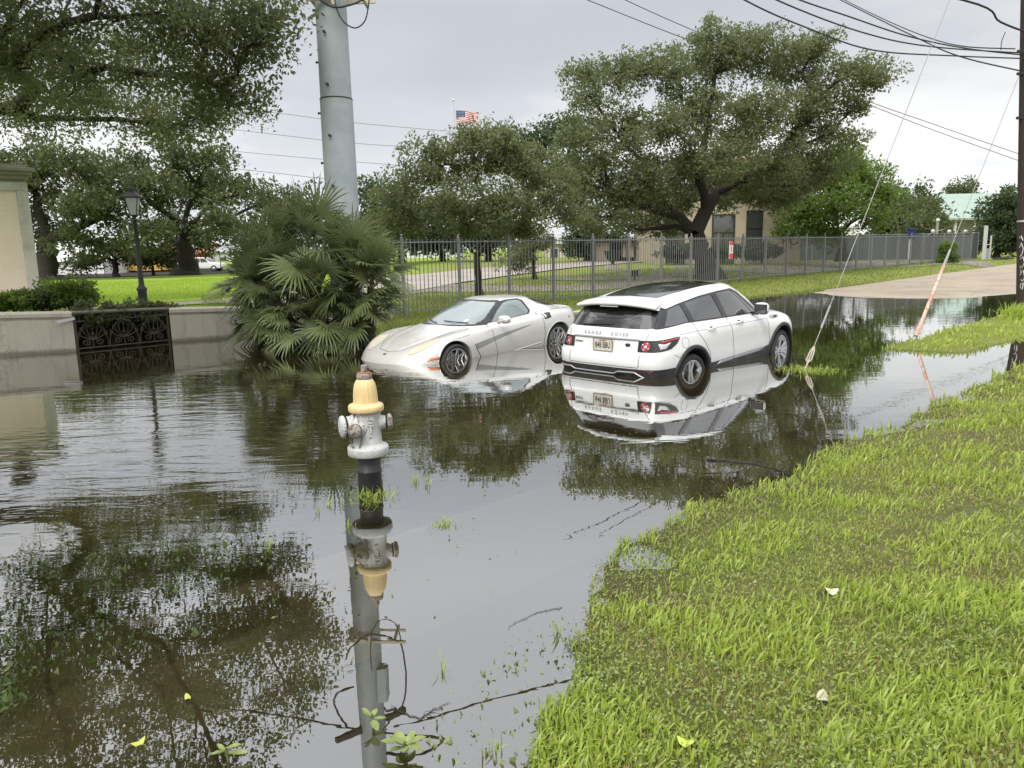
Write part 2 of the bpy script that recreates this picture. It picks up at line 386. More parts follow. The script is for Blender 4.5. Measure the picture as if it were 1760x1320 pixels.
# ================================================================== cars
def carpaint(name, col, rough=.28, metal=0., flake=0.):
    t = NT(name); c0 = t.co(); sepo = t.n('ShaderNodeSeparateXYZ'); t.l(c0, sepo.inputs[0])
    n1 = t.noise(5, 5, .65, c0); c = t.mix(t.ramp(n1, [(.4, 0.), (.75, .22)]), col, tuple(q*.72 for q in col))
    low = t.ramp(t.math('ADD', sepo.outputs[2], t.math('MULTIPLY', n1, .25)), [(.38, .45), (.62, 0.)])
    c = t.mix(low, c, (.30, .27, .20))
    return t.done(t.principled(c, t.math('MULTIPLY_ADD', n1, .14, rough-.05), metal, None, .5, .7, .08))
M['white_paint'] = carpaint('white_paint', (.80, .81, .80), .3)
M['silver_paint'] = carpaint('silver_paint', (.67, .655, .615), .32, .30)
M['black_trim'] = simple('black_trim', (.022, .022, .024), .5, var=.3, dirt=(.07, .065, .05), dirts=5)
M['gloss_black'] = simple('gloss_black', (.012, .012, .014), .12, coat=.5)
M['tyre'] = simple('tyre_rubber', (.022, .022, .022), .8, var=.3, vs=8, bump=.002, dirt=(.06, .055, .04), dirts=6)
M['rim'] = simple('alloy', (.55, .56, .57), .3, .7, var=.12, vs=6)
M['rim_dark'] = simple('polished_alloy', (.42, .41, .40), .3, .8, var=.15, vs=6)
M['dark'] = simple('dark_cavity', (.008, .008, .008), .9)
M['tint'] = simple('tinted_glass', (.05, .052, .056), .06, spec=.9, coat=1., var=.1)
M['seam'] = simple('panel_gap', (.05, .05, .05), .8)
def foggy():
    t = NT('misted_glass'); c0 = t.co(); c = t.mix(t.noise(2.5, 4, .6, c0), (.13, .17, .165), (.22, .27, .26))
    return t.done(t.principled(c, .12, 0, None, .9, 1., .03))
M['mist'] = foggy()
M['red_lens'] = simple('red_lens', (.42, .012, .02), .15, coat=1., var=.3, vs=20)
M['clear_lens'] = simple('clear_lens', (.62, .60, .60), .12, .4, coat=1., var=.35, vs=25)
M['dull_red'] = simple('dull_red_lens', (.12, .008, .012), .2)
M['yellow_lens'] = simple('clouded_lens', (.60, .56, .43), .3, coat=.4, var=.15, vs=6)
M['orange_lens'] = simple('orange_lens', (.60, .19, .05), .25, coat=.6)
M['silver_trim'] = simple('silver_trim', (.42, .43, .44), .35, .5)
M['mirror'] = simple('mirror_glass', (.5, .52, .55), .03, 1., var=.02)

def spline_grid(rings, su, sv):
    C = np.array(rings, float)                       # M x N x 3
    def interp(A, k):                                # along axis 0, half b-spline half catmull-rom
        n = len(A); ext = np.concatenate([2*A[:1]-A[1:2], A, 2*A[-1:]-A[-2:-1]])
        out = []
        for i in range(n-1):
            p0, p1, p2, p3 = ext[i], ext[i+1], ext[i+2], ext[i+3]
            for j in range(k):
                t_ = j/k
                cr_ = .5*((2*p1)+(-p0+p2)*t_+(2*p0-5*p1+4*p2-p3)*t_**2+(-p0+3*p1-3*p2+p3)*t_**3)
                bs_ = ((1-t_)**3*p0+(3*t_**3-6*t_**2+4)*p1+(-3*t_**3+3*t_**2+3*t_+1)*p2+t_**3*p3)/6
                out.append(.6*cr_+.4*bs_)
        out.append(ext[-2]); return np.array(out)
    # mirror the contour at its two ends so that it meets the centre line squarely
    Cm = np.concatenate([C[:, 1:2]*[1, -1, 1], C, C[:, -2:-1]*[1, -1, 1]], 1)
    B = interp(np.swapaxes(Cm, 0, 1), su)[su:-su]
    B[0, :, 1] = 0; B[-1, :, 1] = 0
    return interp(np.swapaxes(B, 0, 1), sv)          # rings x contour
class Shell:
    """car body as one surface, cut along the outlines of its panels and handed out as parts"""
    def __init__(s, rings, su=7, sv=6):
        g = spline_grid(rings, su, sv); m_, n_ = g.shape[:2]
        bm = bmesh.new(); s.bm = bm
        L = [[bm.verts.new(g[i, j]) for j in range(n_)] for i in range(m_)]
        Rr = [[(L[i][j] if j in (0, n_-1) else bm.verts.new(g[i, j]*[1, -1, 1])) for j in range(n_)] for i in range(m_)]
        for i in range(m_-1):
            for j in range(n_-1):
                for V, fl in ((L, 0), (Rr, 1)):
                    q = [V[i][j], V[i][j+1], V[i+1][j+1], V[i+1][j]]
                    if not fl: q = q[::-1]
                    q2 = []
                    for v in q:
                        if v not in q2: q2.append(v)
                    try: bm.faces.new(q2)
                    except ValueError: pass
        bmesh.ops.remove_doubles(bm, verts=bm.verts, dist=.0008)
        bmesh.ops.recalc_face_normals(bm, faces=bm.faces); bm.normal_update()
        s.bvh = BVHTree.FromBMesh(bm)
    def cut(s, poly, ax, flt=None, closed=True):
        a0, a1 = [i for i in range(3) if i != ax]; n = len(poly)
        X0 = min(p[0] for p in poly)-.05; X1 = max(p[0] for p in poly)+.05; Z0 = min(p[1] for p in poly)-.05; Z1 = max(p[1] for p in poly)+.05
        cand = []
        for f in s.bm.faces:
            c = f.calc_center_median()
            if X0 < c[a0] < X1 and Z0 < c[a1] < Z1 and (flt is None or flt(c)): cand.append(f)
        for i in range(n if closed else n-1):
            p, q = poly[i], poly[(i+1) % n]
            lo = (min(p[0], q[0])-.015, min(p[1], q[1])-.015); hi = (max(p[0], q[0])+.015, max(p[1], q[1])+.015)
            no = Vector((0, 0, 0)); no[a0] = q[1]-p[1]; no[a1] = -(q[0]-p[0])
            if no.length < 1e-6: continue
            no.normalize(); co = Vector((0, 0, 0)); co[a0] = p[0]; co[a1] = p[1]
            fs = []; keep = []
            for f in cand:
                if not f.is_valid: continue
                keep.append(f); vs = [v.co for v in f.verts]
                x_ = [v[a0] for v in vs]
                if min(x_) > hi[0] or max(x_) < lo[0]: continue
                z_ = [v[a1] for v in vs]
                if min(z_) > hi[1] or max(z_) < lo[1]: continue
                d = [(v-co).dot(no) for v in vs]
                if min(d) < -1e-5 and max(d) > 1e-5: fs.append(f)
            cand = keep
            if fs:
                ge = set(fs)
                for f in fs: ge.update(f.verts); ge.update(f.edges)
                r_ = bmesh.ops.bisect_plane(s.bm, geom=list(ge), dist=1e-5, plane_co=co, plane_no=no)
                old = set(cand)
                cand += [g for g in r_['geom'] if isinstance(g, bmesh.types.BMFace) and g not in old]
    def split(s, rules, parent):
        """rules: (name, test(center, normal), material, offset, own_label) - first match wins; None material = removed"""
        s.bm.normal_update(); groups = {}
        for f in s.bm.faces:
            c = f.calc_center_median()
            for k, ru in enumerate(rules):
                if ru[1](c, f.normal): groups.setdefault(k, []).append(f); break
        out = {}
        for k, fs in groups.items():
            nm, _, mat_, off = rules[k][:4]
            if mat_ is None: continue
            vi = {}; V = []; N = []; F = []
            for f in fs:
                q = []
                for v in f.verts:
                    if v not in vi: vi[v] = len(V); V.append(v.co+v.normal*off); N.append(v.normal.copy())
                    q.append(vi[v])
                F.append(q)
            me = bpy.data.meshes.new(nm); me.from_pydata(V, [], F); me.polygons.foreach_set('use_smooth', [True]*len(F)); me.materials.append(mat_)
            me.update(); me.normals_split_custom_set_from_vertices([tuple(q) for q in N])
            par = rules[k][4] if len(rules[k]) > 4 and rules[k][4] is not None else parent
            if isinstance(par, str): par = out[par]
            o = link_mesh(nm, me, par); out[rules[k][5] if len(rules[k]) > 5 else nm] = o
        return out
    def hit(s, a, b, ax, sgn, off=.003):
        """point of the surface seen along axis ax from side sgn at the other two coordinates"""
        o = Vector((0, 0, 0)); i0, i1 = [i for i in range(3) if i != ax]; o[i0] = a; o[i1] = b; o[ax] = sgn*6
        d = Vector((0, 0, 0)); d[ax] = -sgn
        h_, n_, _, _ = s.bvh.ray_cast(o, d)
        if h_ is None: return None
        if n_.dot(d) > 0: n_ = -n_
        return h_+n_*off
    def seam(s, poly, ax, sgn, r=.0035, closed=False, step=.03, off=.0, mb=None, n=5):
        pts = []; q = list(poly)+([poly[0]] if closed else [])
        for a, b in zip(q[:-1], q[1:]):
            L_ = math.dist(a, b); k = max(1, int(L_/step))
            for i in range(k): pts.append((a[0]+(b[0]-a[0])*i/k, a[1]+(b[1]-a[1])*i/k))
        pts.append(q[-1]); P3 = [s.hit(a, b, ax, sgn, off) for a, b in pts]; P3 = [p for p in P3 if p is not None]
        m_ = mb or MB()
        if len(P3) > 1: m_.tube(P3, r, n)
        return m_
    def patch(s, poly, ax, sgn, off=.006, th=.01, mb=None, m=0, inner=None):
        """flat outline pressed onto the body: a raised lens or badge"""
        m_ = mb or MB(); top = [s.hit(a, b, ax, sgn, off) for a, b in poly]; bot = [s.hit(a, b, ax, sgn, off-th) for a, b in poly]
        if any(p is None for p in top+bot): return m_
        cx = sum(a for a, b in poly)/len(poly); cy = sum(b for a, b in poly)/len(poly)
        mids = []; rings = [top]; 
        for f in (.66, .33):
            rings.append([s.hit(cx+(a-cx)*f, cy+(b-cy)*f, ax, sgn, off+th*.25) for a, b in poly])
        ctr = s.hit(cx, cy, ax, sgn, off+th*.3)
        n = len(poly); vs = bot+top+rings[1]+rings[2]+[ctr]
        fs = [(k*n+i, k*n+(i+1) % n, (k+1)*n+(i+1) % n, (k+1)*n+i) for k in range(3) for i in range(n)]+[(3*n+i, 3*n+(i+1) % n, 4*n) for i in range(n)]
        m_.add(vs, fs, m, True); return m_
def inside(poly, x, y):
    c = False; n = len(poly)
    for i in range(n):
        x1, y1 = poly[i]; x2, y2 = poly[(i+1) % n]
        if (y1 > y) != (y2 > y) and x < (x2-x1)*(y-y1)/(y2-y1)+x1: c = not c
    return c
def circ(cx, cy, r, n=36, a0=0, a1=360, ry=None):
    return [(cx+r*math.cos(R(a0+(a1-a0)*i/(n if a1-a0 == 360 else n-1))), cy+(ry or r)*math.sin(R(a0+(a1-a0)*i/(n if a1-a0 == 360 else n-1)))) for i in range(n)]
def rounded(poly, r=.03, k=3):
    out = []; n = len(poly)
    for i in range(n):
        p0, p, p1 = Vector(poly[i-1]), Vector(poly[i]), Vector(poly[(i+1) % n])
        a = (p0-p); b = (p1-p); rr = min(r, a.length*.45, b.length*.45); a = p+a.normalized()*rr; b = p+b.normalized()*rr
        for j in range(k+1):
            t_ = j/k; q = a*(1-t_)**2+p*2*t_*(1-t_)+b*t_**2; out.append((q.x, q.y))
    return out
def text_mesh(body, size, depth, mat_, name, xform, parent, project=None, bold=0., shear=0., spacing=1.):
    cu = bpy.data.curves.new(name, 'FONT'); cu.body = body; cu.size = size; cu.extrude = depth; cu.offset = bold; cu.shear = shear
    cu.align_x = 'CENTER'; cu.align_y = 'CENTER'; cu.space_character = spacing; cu.resolution_u = 3
    tmp = bpy.data.objects.new('tmp', cu); COL.objects.link(tmp); bpy.context.view_layer.update()
    me = bpy.data.meshes.new_from_object(tmp.evaluated_get(bpy.context.evaluated_depsgraph_get()))
    bpy.data.objects.remove(tmp); bpy.data.curves.remove(cu); me.name = name
    me.transform(xform)
    if project:
        for v in me.vertices:
            q = project(v.co)
            if q is not None: v.co = q
    me.materials.clear(); me.materials.append(mat_)
    return link_mesh(name, me, parent)

def wheel_tree(name, parent, loc, r, wdt, rimr, style, mat_rim, steer=0.):
    """origin at the hub, +Y is the outer side"""
    root = bpy.data.objects.new(name, None)
    tw = wdt/2
    Q = Matrix.Rotation(-math.pi/2, 3, 'X')       # lathe z -> +Y
    m_ = MB(); prof = [(rimr-.005, -tw+.02), (rimr+.02, -tw), (r-.035, -tw), (r-.008, -tw+.02), (r, -tw+.05), (r, tw-.05), (r-.008, tw-.02), (r-.035, tw), (rimr+.03, tw-.004), (rimr+.012, tw-.012), (rimr-.005, tw-.03)]
    m_.lathe(prof+prof[:1], n=56, rot=Q, cap=False)
    for k in range(3): 
        yy = (-.4+.4*k)*wdt*.6
        m_.lathe([(r+.0015, yy-.006), (r+.0015, yy+.006)], n=56, rot=Q, cap=False)
    root = m_.build('wheel', M['tyre'], parent); root.location = loc; root.rotation_euler.z = steer
    # rim barrel + lip
    b = MB(); b.lathe([(rimr, -tw+.03), (rimr-.03, -tw+.05), (rimr-.035, tw-.07), (rimr-.018, tw-.028), (rimr, tw-.014), (rimr+.006, tw-.018)], n=48, rot=Q, cap=False)
    b.lathe([(rimr-.03, -.02), (.0001, -.02)], n=32, rot=Q, m=1, cap=False); yo = tw-.045
    def spoke(a0, a1, w0, w1, r0, r1, dep0=.0, dep1=.0):
        c0, s0, c1, s1 = math.cos(a0), math.sin(a0), math.cos(a1), math.sin(a1)
        p0 = Vector((c0*r0, 0, s0*r0)); p1 = Vector((c1*r1, 0, s1*r1)); d = (p1-p0).normalized(); nn = Vector((-d.z, 0, d.x))
        vs = []
        for p, w_, dy in ((p0, w0, dep0), (p1, w1, dep1)):
            for sx, sy in ((-1, -1), (-1, .55), (-.55, 1), (.55, 1), (1, .55), (1, -1)):
                vs.append(p+nn*(sx*w_/2)+Vector((0, yo+dy+(.012 if sy > 0 else -.012)*abs(sy), 0)))
        fs = [tuple(range(6))[::-1], tuple(range(6, 12))]+[(i, (i+1) % 6, 6+(i+1) % 6, 6+i) for i in range(6)]
        b.add(vs, fs)
    if style == 'twin':
        for k in range(5):
            a = R(90+72*k)
            for s_ in (-1, 1): spoke(a+s_*R(18), a+s_*R(10), .036, .062, .05, rimr-.015, -.012, .012)
            spoke(a, a, .05, .02, .04, rimr*.62, -.012, -.012)
        b.lathe([(.068, yo-.03), (.068, yo), (.055, yo+.006), (.032, yo+.006), (.030, yo+.014), (0.0001, yo+.015)], n=24, rot=Q)
    else:
        for k in range(10):
            a = R(36*k+9)
            spoke(a, a, .022, .016, .05, rimr*.62, .0, .008)
            for s_ in (-1, 1): spoke(a, a+s_*R(17), .016, .014, rimr*.50, rimr-.012, .004, .012)
        for k in range(10):
            a = R(36*k+27); spoke(a, a, .012, .012, .05, rimr-.02, -.012, .004)
        b.lathe([(.06, yo-.03), (.06, yo), (.035, yo+.012), (0.0001, yo+.014)], n=24, rot=Q)
    for k in range(5):
        a = R(72*k+54); b.lathe([(.009, yo), (.008, yo+.018), (0.0001, yo+.018)], c=(math.cos(a)*.045, 0, math.sin(a)*.045), n=8, rot=Q, m=1)
    b.build('rim', [mat_rim, M['dark']], root)
    dd = MB(); dd.lathe([(rimr*.72, yo-.075), (rimr*.72, yo-.06), (.03, yo-.06)], n=32, rot=Q); dd.build('brake_disc', M['silver_trim'], root)
    return root

def arch_liner(parent, cx, cz, r, y0, y1):
    m_ = MB(); vs = []; n = 20
    for y in (y0, y1):
        for i in range(n+1):
            a = R(-20+220*i/n); vs.append((cx+r*math.cos(a), y, cz+r*math.sin(a)))
    m_.add(vs, [(i, i+1, n+2+i, n+1+i) for i in range(n)], 0, True)
    m_.add(vs[n+1:]+[(cx, y1, cz)], [(i, i+1, n+1) for i in range(n)])
    return m_.build('wheel_well', M['dark'], parent, fixn=False)
def arch_trim(sh, parent, cx, cz, r, w_, ysgn, a0, a1, th, mat_, name='wheel_arch_trim'):
    m_ = MB(); n = 30; vs = []
    for i in range(n+1):
        a = R(a0+(a1-a0)*i/n); c_, s_ = math.cos(a), math.sin(a)
        P_ = []
        for rr, off in ((r+w_, -.004), (r+w_-.008, th), (r+.005, th*1.15), (r-.004, -.005)):
            h_ = sh.hit(cx+rr*c_, cz+rr*s_, 1, ysgn, 0)
            if h_ is None: h_ = Vector((cx+rr*c_, ysgn*.88, cz+rr*s_))
            P_.append((cx+rr*c_, h_.y+ysgn*off, cz+rr*s_))
        P_.append((cx+(r-.006)*c_, P_[2][1]-ysgn*.10, cz+(r-.006)*s_)); vs += P_
    m_.add(vs, [(i*5+j, i*5+j+1, (i+1)*5+j+1, (i+1)*5+j) for i in range(n) for j in range(4)], 0, True)
    return m_.build(name, mat_, parent)

def car_matrix(x, y, z, yaw, pit):
    cy, sy, c_, s_ = math.cos(yaw), math.sin(yaw), math.cos(pit), math.sin(pit)
    X = Vector((cy*c_, sy*c_, s_)); Y = Vector((-sy, cy, 0)); Z = X.cross(Y)
    return Matrix(((X.x, Y.x, Z.x, x), (X.y, Y.y, Z.y, y), (X.z, Y.z, Z.z, z), (0, 0, 0, 1)))

def build_suv():
    rings = [
    [(-.70,0,.34),(-.70,.40,.34),(-.66,.70,.33),(-.50,.80,.30),(0,.82,.27),(.67,.82,.25),(1.33,.82,.25),(2,.82,.25),(2.66,.82,.27),(3.15,.78,.27),(3.33,.55,.27),(3.40,.3,.27),(3.42,0,.27)],
    [(-.80,0,.46),(-.795,.42,.46),(-.75,.74,.46),(-.55,.885,.44),(0,.915,.42),(.67,.90,.38),(1.33,.90,.38),(2,.90,.38),(2.66,.92,.42),(3.17,.86,.42),(3.40,.62,.42),(3.48,.3,.42),(3.50,0,.42)],
    [(-.85,0,.64),(-.845,.42,.64),(-.80,.77,.64),(-.60,.92,.63),(0,.955,.62),(.67,.93,.57),(1.33,.925,.57),(2,.93,.57),(2.66,.955,.62),(3.2,.87,.62),(3.43,.62,.62),(3.51,.3,.62),(3.525,0,.62)],
    [(-.83,0,.76),(-.825,.42,.76),(-.785,.77,.76),(-.60,.915,.77),(0,.958,.78),(.67,.928,.74),(1.33,.922,.74),(2,.93,.74),(2.66,.955,.78),(3.19,.865,.74),(3.425,.61,.72),(3.50,.3,.72),(3.515,0,.72)],
    [(-.785,0,.80),(-.785,.42,.80),(-.76,.75,.81),(-.60,.90,.83),(0,.95,.86),(.67,.928,.84),(1.33,.925,.84),(2,.93,.84),(2.66,.95,.86),(3.17,.855,.83),(3.41,.60,.80),(3.48,.3,.80),(3.49,0,.80)],
    [(-.755,0,.98),(-.75,.42,.98),(-.715,.72,.98),(-.56,.865,.99),(0,.925,1.0),(.67,.915,.985),(1.33,.915,.97),(2,.915,.96),(2.60,.91,.96),(3.08,.82,.93),(3.34,.58,.91),(3.42,.3,.91),(3.43,0,.91)],
    [(-.72,0,1.09),(-.715,.42,1.09),(-.68,.69,1.09),(-.52,.815,1.11),(-.02,.87,1.10),(.6,.875,1.08),(1.2,.875,1.065),(1.8,.87,1.045),(2.3,.83,1.04),(2.85,.74,1.01),(3.10,.52,1.0),(3.18,.3,1.005),(3.2,0,1.01)],
    [(-.70,0,1.125),(-.695,.42,1.125),(-.655,.66,1.125),(-.5,.78,1.145),(-.02,.835,1.14),(.58,.84,1.115),(1.15,.84,1.095),(1.7,.835,1.08),(2.1,.79,1.07),(2.32,.70,1.075),(2.48,.5,1.085),(2.56,.28,1.09),(2.58,0,1.09)],
    [(-.56,0,1.31),(-.555,.40,1.31),(-.52,.61,1.31),(-.40,.71,1.31),(.02,.755,1.32),(.58,.765,1.33),(1.1,.765,1.335),(1.5,.755,1.335),(1.82,.70,1.335),(1.98,.63,1.335),(2.10,.45,1.345),(2.16,.25,1.35),(2.18,0,1.35)],
    [(-.40,0,1.465),(-.395,.38,1.465),(-.37,.54,1.46),(-.27,.635,1.445),(.08,.67,1.485),(.58,.69,1.52),(1.0,.69,1.535),(1.3,.68,1.54),(1.48,.64,1.54),(1.60,.56,1.54),(1.70,.42,1.55),(1.75,.22,1.56),(1.76,0,1.56)],
    [(-.36,0,1.495),(-.355,.34,1.495),(-.33,.47,1.49),(-.22,.555,1.485),(.1,.595,1.525),(.58,.615,1.565),(.95,.615,1.58),(1.2,.60,1.585),(1.38,.56,1.58),(1.48,.48,1.58),(1.55,.36,1.585),(1.6,.2,1.59),(1.61,0,1.59)],
    [(-.30,0,1.51),(-.3,.18,1.51),(-.28,.25,1.505),(-.18,.3,1.51),(.12,.32,1.555),(.58,.33,1.592),(.93,.33,1.605),(1.15,.32,1.605),(1.3,.3,1.60),(1.38,.26,1.6),(1.45,.18,1.6),(1.48,.1,1.6),(1.49,0,1.6)],
    [(-.27,0,1.515),(-.24,0,1.515),(-.2,0,1.52),(-.1,0,1.53),(.14,0,1.56),(.58,0,1.597),(.92,0,1.61),(1.12,0,1.61),(1.25,0,1.607),(1.33,0,1.605),(1.39,0,1.603),(1.41,0,1.602),(1.42,0,1.602)]]
    root = empty('parked_suv', label='white five-door sport utility vehicle standing in flood water up to its hubs, seen from behind', cat='car')
    sh = Shell(rings)
    ar, af = (0, .375, .435), (2.66, .375, .435)
    A1 = circ(ar[0], ar[1], ar[2], 40); A2 = circ(af[0], af[1], af[2], 40)
    side = lambda c: abs(c.y) > .5
    sh.cut(A1, 1, side); sh.cut(A2, 1, side)
    # side glass band and its three panes
    band = rounded([(-.61, 1.135), (-.02, 1.165), (.6, 1.14), (1.2, 1.118), (1.8, 1.098), (2.16, 1.085), (1.92, 1.24), (1.60, 1.445), (1.42, 1.505), (1.0, 1.50), (.5, 1.475), (.0, 1.42), (-.28, 1.375), (-.42, 1.36)], .03)
    w_fr = rounded([(1.08, 1.135), (2.03, 1.10), (1.80, 1.27), (1.55, 1.435), (1.40, 1.485), (.95, 1.482)], .03)
    w_rr = rounded([(.20, 1.165), (.96, 1.14), (.82, 1.472), (.50, 1.455), (.12, 1.418)], .03)
    w_q = rounded([(-.46, 1.155), (.08, 1.167), (.01, 1.41), (-.26, 1.37)], .03)
    upz = lambda c: abs(c.y) > .45 and c.z > 1.0
    for p in (band, w_fr, w_rr, w_q): sh.cut(p, 1, upz)
    # doors
    d_f = [(1.03, 1.14), (1.08, .95), (1.13, .60), (1.13, .38), (2.17, .38), (2.21, .62), (2.18, .95), (2.13, 1.09)]
    d_r = [(.13, 1.17), (.16, 1.0), (.30, .86), (.44, .68), (.50, .38), (1.13, .38), (1.13, .60), (1.08, .95), (1.03, 1.14)]
    for p in (d_f, d_r): sh.cut(p, 1, side)
    # black lower cladding
    clad = [(-1, .1), (-1, .615), (-.44, .615), (-.40, .585), (.42, .54), (.60, .535), (2.10, .55), (2.30, .565), (3.10, .565), (3.8, .56), (3.8, .1)]
    sh.cut(clad, 1, None)
    # tail lamps wrap round the corner
    tl = rounded([(-.95, .845), (-.72, .845), (-.50, .87), (-.36, .93), (-.27, 1.005), (-.33, 1.015), (-.60, 1.0), (-.95, .985)], .015)
    tlf = lambda c: c.x < -.2 and abs(c.y) > .4
    sh.cut(tl, 1, tlf)
    sh.cut([(.555, .7), (.555, 1.1)], 0, lambda c: c.x < -.6, False); sh.cut([(-.555, .7), (-.555, 1.1)], 0, lambda c: c.x < -.6, False)
    # tailgate and its glass (seen from behind)
    rg = rounded([(-.675, 1.135), (.675, 1.135), (.645, 1.22), (.53, 1.455), (-.53, 1.455), (-.645, 1.22)], .03)
    rear = lambda c: c.x < -.30
    sh.cut(rg, 0, rear)
    tg = [(-.70, 1.13), (-.66, 1.0), (-.60, .80), (-.59, .62), (.59, .62), (.60, .80), (.66, 1.0), (.70, 1.13)]
    sh.cut(tg, 0, lambda c: c.x < -.5)
    sh.cut([(-.95, 1.135), (-.40, 1.15), (-.24, 1.35), (-.34, 1.40), (-.95, 1.385)], 1, lambda c: c.x < -.15)
    # windscreen, roof glass, bonnet
    ws = rounded([(-.70, 1.10), (.70, 1.10), (.60, 1.36), (.52, 1.545), (-.52, 1.545), (-.60, 1.36)], .03)
    sh.cut(ws, 0, lambda c: c.x > 1.5)
    rf = rounded([(-.16, -.46), (-.16, .46), (.3, .52), (1.2, .54), (1.47, .48), (1.5, 0), (1.47, -.48), (1.2, -.54), (.3, -.52)], .05)
    sh.cut(rf, 2, lambda c: c.z > 1.4)
    bn = [(2.30, -.70), (2.55, 0), (2.30, .70), (2.75, .72), (3.15, .58), (3.34, 0), (3.15, -.58), (2.75, -.72)]
    sh.cut(bn, 2, lambda c: c.x > 2.1 and c.z > .85)
    hl = rounded([(3.08, .80), (3.6, .80), (3.6, .93), (3.02, .96)], .02)
    sh.cut(hl, 1, lambda c: c.x > 2.9)
    wp, bt = M['white_paint'], M['black_trim']
    inA = lambda c: side(c) and (math.dist((c.x, c.z), ar[:2]) < ar[2] or math.dist((c.x, c.z), af[:2]) < af[2])
    isw = lambda p: (lambda c, n, p=p: upz(c) and abs(n.y) > .3 and inside(p, c.x, c.z))
    def sgn(fn, s_): return lambda c, n: (c.y*s_ > 0) and fn(c, n)
    rules = [('wheel_hole', lambda c, n: inA(c), None, 0)]
    rules.append(('underside', lambda c, n: n.z < -.75, M['dark'], 0))
    rules.append(('lower_cladding', lambda c, n: inside(clad, c.x, c.z), bt, .006))
    rules.append(('door', sgn(lambda c, n: side(c) and inside(d_f, c.x, c.z) and c.z < 1.6 and not inside(band, c.x, c.z), -1), wp, 0, None, 'fdr'))
    rules.append(('door', sgn(lambda c, n: side(c) and inside(d_f, c.x, c.z) and not inside(band, c.x, c.z), 1), wp, 0, None, 'fdl'))
    rules.append(('door', sgn(lambda c, n: side(c) and inside(d_r, c.x, c.z) and not inside(band, c.x, c.z), -1), wp, 0, None, 'rdr'))
    rules.append(('door', sgn(lambda c, n: side(c) and inside(d_r, c.x, c.z) and not inside(band, c.x, c.z), 1), wp, 0, None, 'rdl'))
    for s_, sx in ((-1, 'r'), (1, 'l')):
        rules.append(('window', sgn(isw(w_fr), s_), M['tint'], -.002, 'fd'+sx, 'wf'+sx))
        rules.append(('window', sgn(isw(w_rr), s_), M['tint'], -.002, 'rd'+sx, 'wr'+sx))
        rules.append(('quarter_window', sgn(isw(w_q), s_), M['tint'], -.002, None, 'wq'+sx))
        rules.append(('window_surround', sgn(isw(band), s_), M['gloss_black'], .004, None, 'ws'+sx))
        rules.append(('tail_light', sgn(lambda c, n: tlf(c) and abs(c.y) > .555 and inside(tl, c.x, c.z) and c.x < -.25, s_), M['gloss_black'], .006, None, 'tl'+sx))
        rules.append(('headlight', sgn(lambda c, n: c.x > 2.9 and abs(c.y) > .42 and inside(hl, c.x, c.z), s_), M['clear_lens'], .004, None, 'hl'+sx))
    dp = [(-.95, 1.135), (-.40, 1.15), (-.24, 1.35), (-.34, 1.40), (-.95, 1.385)]
    for s_ in (-1, 1): rules.append(('rear_pillar', sgn(lambda c, n: c.x < -.2 and inside(dp, c.x, c.z) and not inside(rg, c.y, c.z), s_), M['gloss_black'], .002, None, 'rp%d' % s_))
    rules.append(('rear_window', lambda c, n: rear(c) and n.x < -.35 and inside(rg, c.y, c.z), M['tint'], 0, None, 'rg'))
    rules.append(('tailgate', lambda c, n: c.x < -.5 and n.x < -.05 and inside(tg, c.y, c.z), wp, 0))
    rules.append(('windscreen', lambda c, n: c.x > 1.5 and n.x > .25 and inside(ws, c.y, c.z), M['tint'], 0))
    rules.append(('roof_glass', lambda c, n: c.z > 1.4 and n.z > .7 and inside(rf, c.x, c.y), M['gloss_black'], .003))
    rules.append(('bonnet', lambda c, n: c.x > 2.1 and c.z > .85 and n.z > .2 and inside(bn, c.x, c.y), wp, 0))
    rules.append(('grille', lambda c, n: c.x > 3.38 and abs(c.y) < .42 and .72 < c.z < .93, M['gloss_black'], .002))
    rules.append(('body', lambda c, n: True, wp, 0))
    parts = sh.split(rules, root); body = parts['body']
    tgt = parts['tailgate']
    # seams and crease lines
    for s_, sx in ((-1, 'r'), (1, 'l')):
        m_ = MB()
        for p in (d_f[:5], d_r[:5]): sh.seam(p, 1, s_, .004, mb=m_)
        sh.seam([(2.17, .40), (2.21, .62), (2.18, .95), (2.13, 1.08)], 1, s_, .004, mb=m_)
        sh.seam([(-.28, 1.03), (.13, 1.035), (1.05, 1.005), (1.8, .985), (2.4, .975)], 1, s_, .0028, mb=m_, off=.0)
        sh.seam(circ(-.18, .915, .075, 20), 1, s_, .0028, closed=True, step=.05, mb=m_)
        sh.seam([(-.45, .79), (-.36, .74), (-.30, .735), (-.25, .74)], 1, s_, .003, mb=m_)
        sh.seam([(2.33, 1.02), (2.6, .985), (2.9, .96)], 1, s_, .003, mb=m_)
        m_.build('panel_gap', M['seam'], body)
        f = MB(); sh.seam(band, 1, s_, .006, closed=True, mb=f, off=.002); f.build('window_seal', M['black'], body)
        for ax_, dn in ((.42, 'rd'), (1.22, 'fd')):
            hd = MB(); z0 = 1.015
            pts = [sh.hit(x_, z_, 1, s_, o_) for x_, z_, o_ in ((ax_, z0-.005, .004), (ax_+.02, z0, .028), (ax_+.10, z0+.002, .034), (ax_+.18, z0-.002, .028), (ax_+.20, z0-.006, .004))]
            hd.tube(pts, [.010, .012, .013, .012, .010], 8)
            hd.build('handle', wp, parts[dn+sx])
            hc = MB(); sh.patch(circ(ax_+.11, z0+.018, .045, 14, ry=.018), 1, s_, .002, .003, hc); hc.build('handle_recess', M['seam'], parts[dn+sx])
        # bright insert in the sill
        m_ = MB(); sh.patch(rounded([(.64, .49), (1.12, .495), (1.12, .535), (.72, .53)], .01), 1, s_, .012, .006, m_)
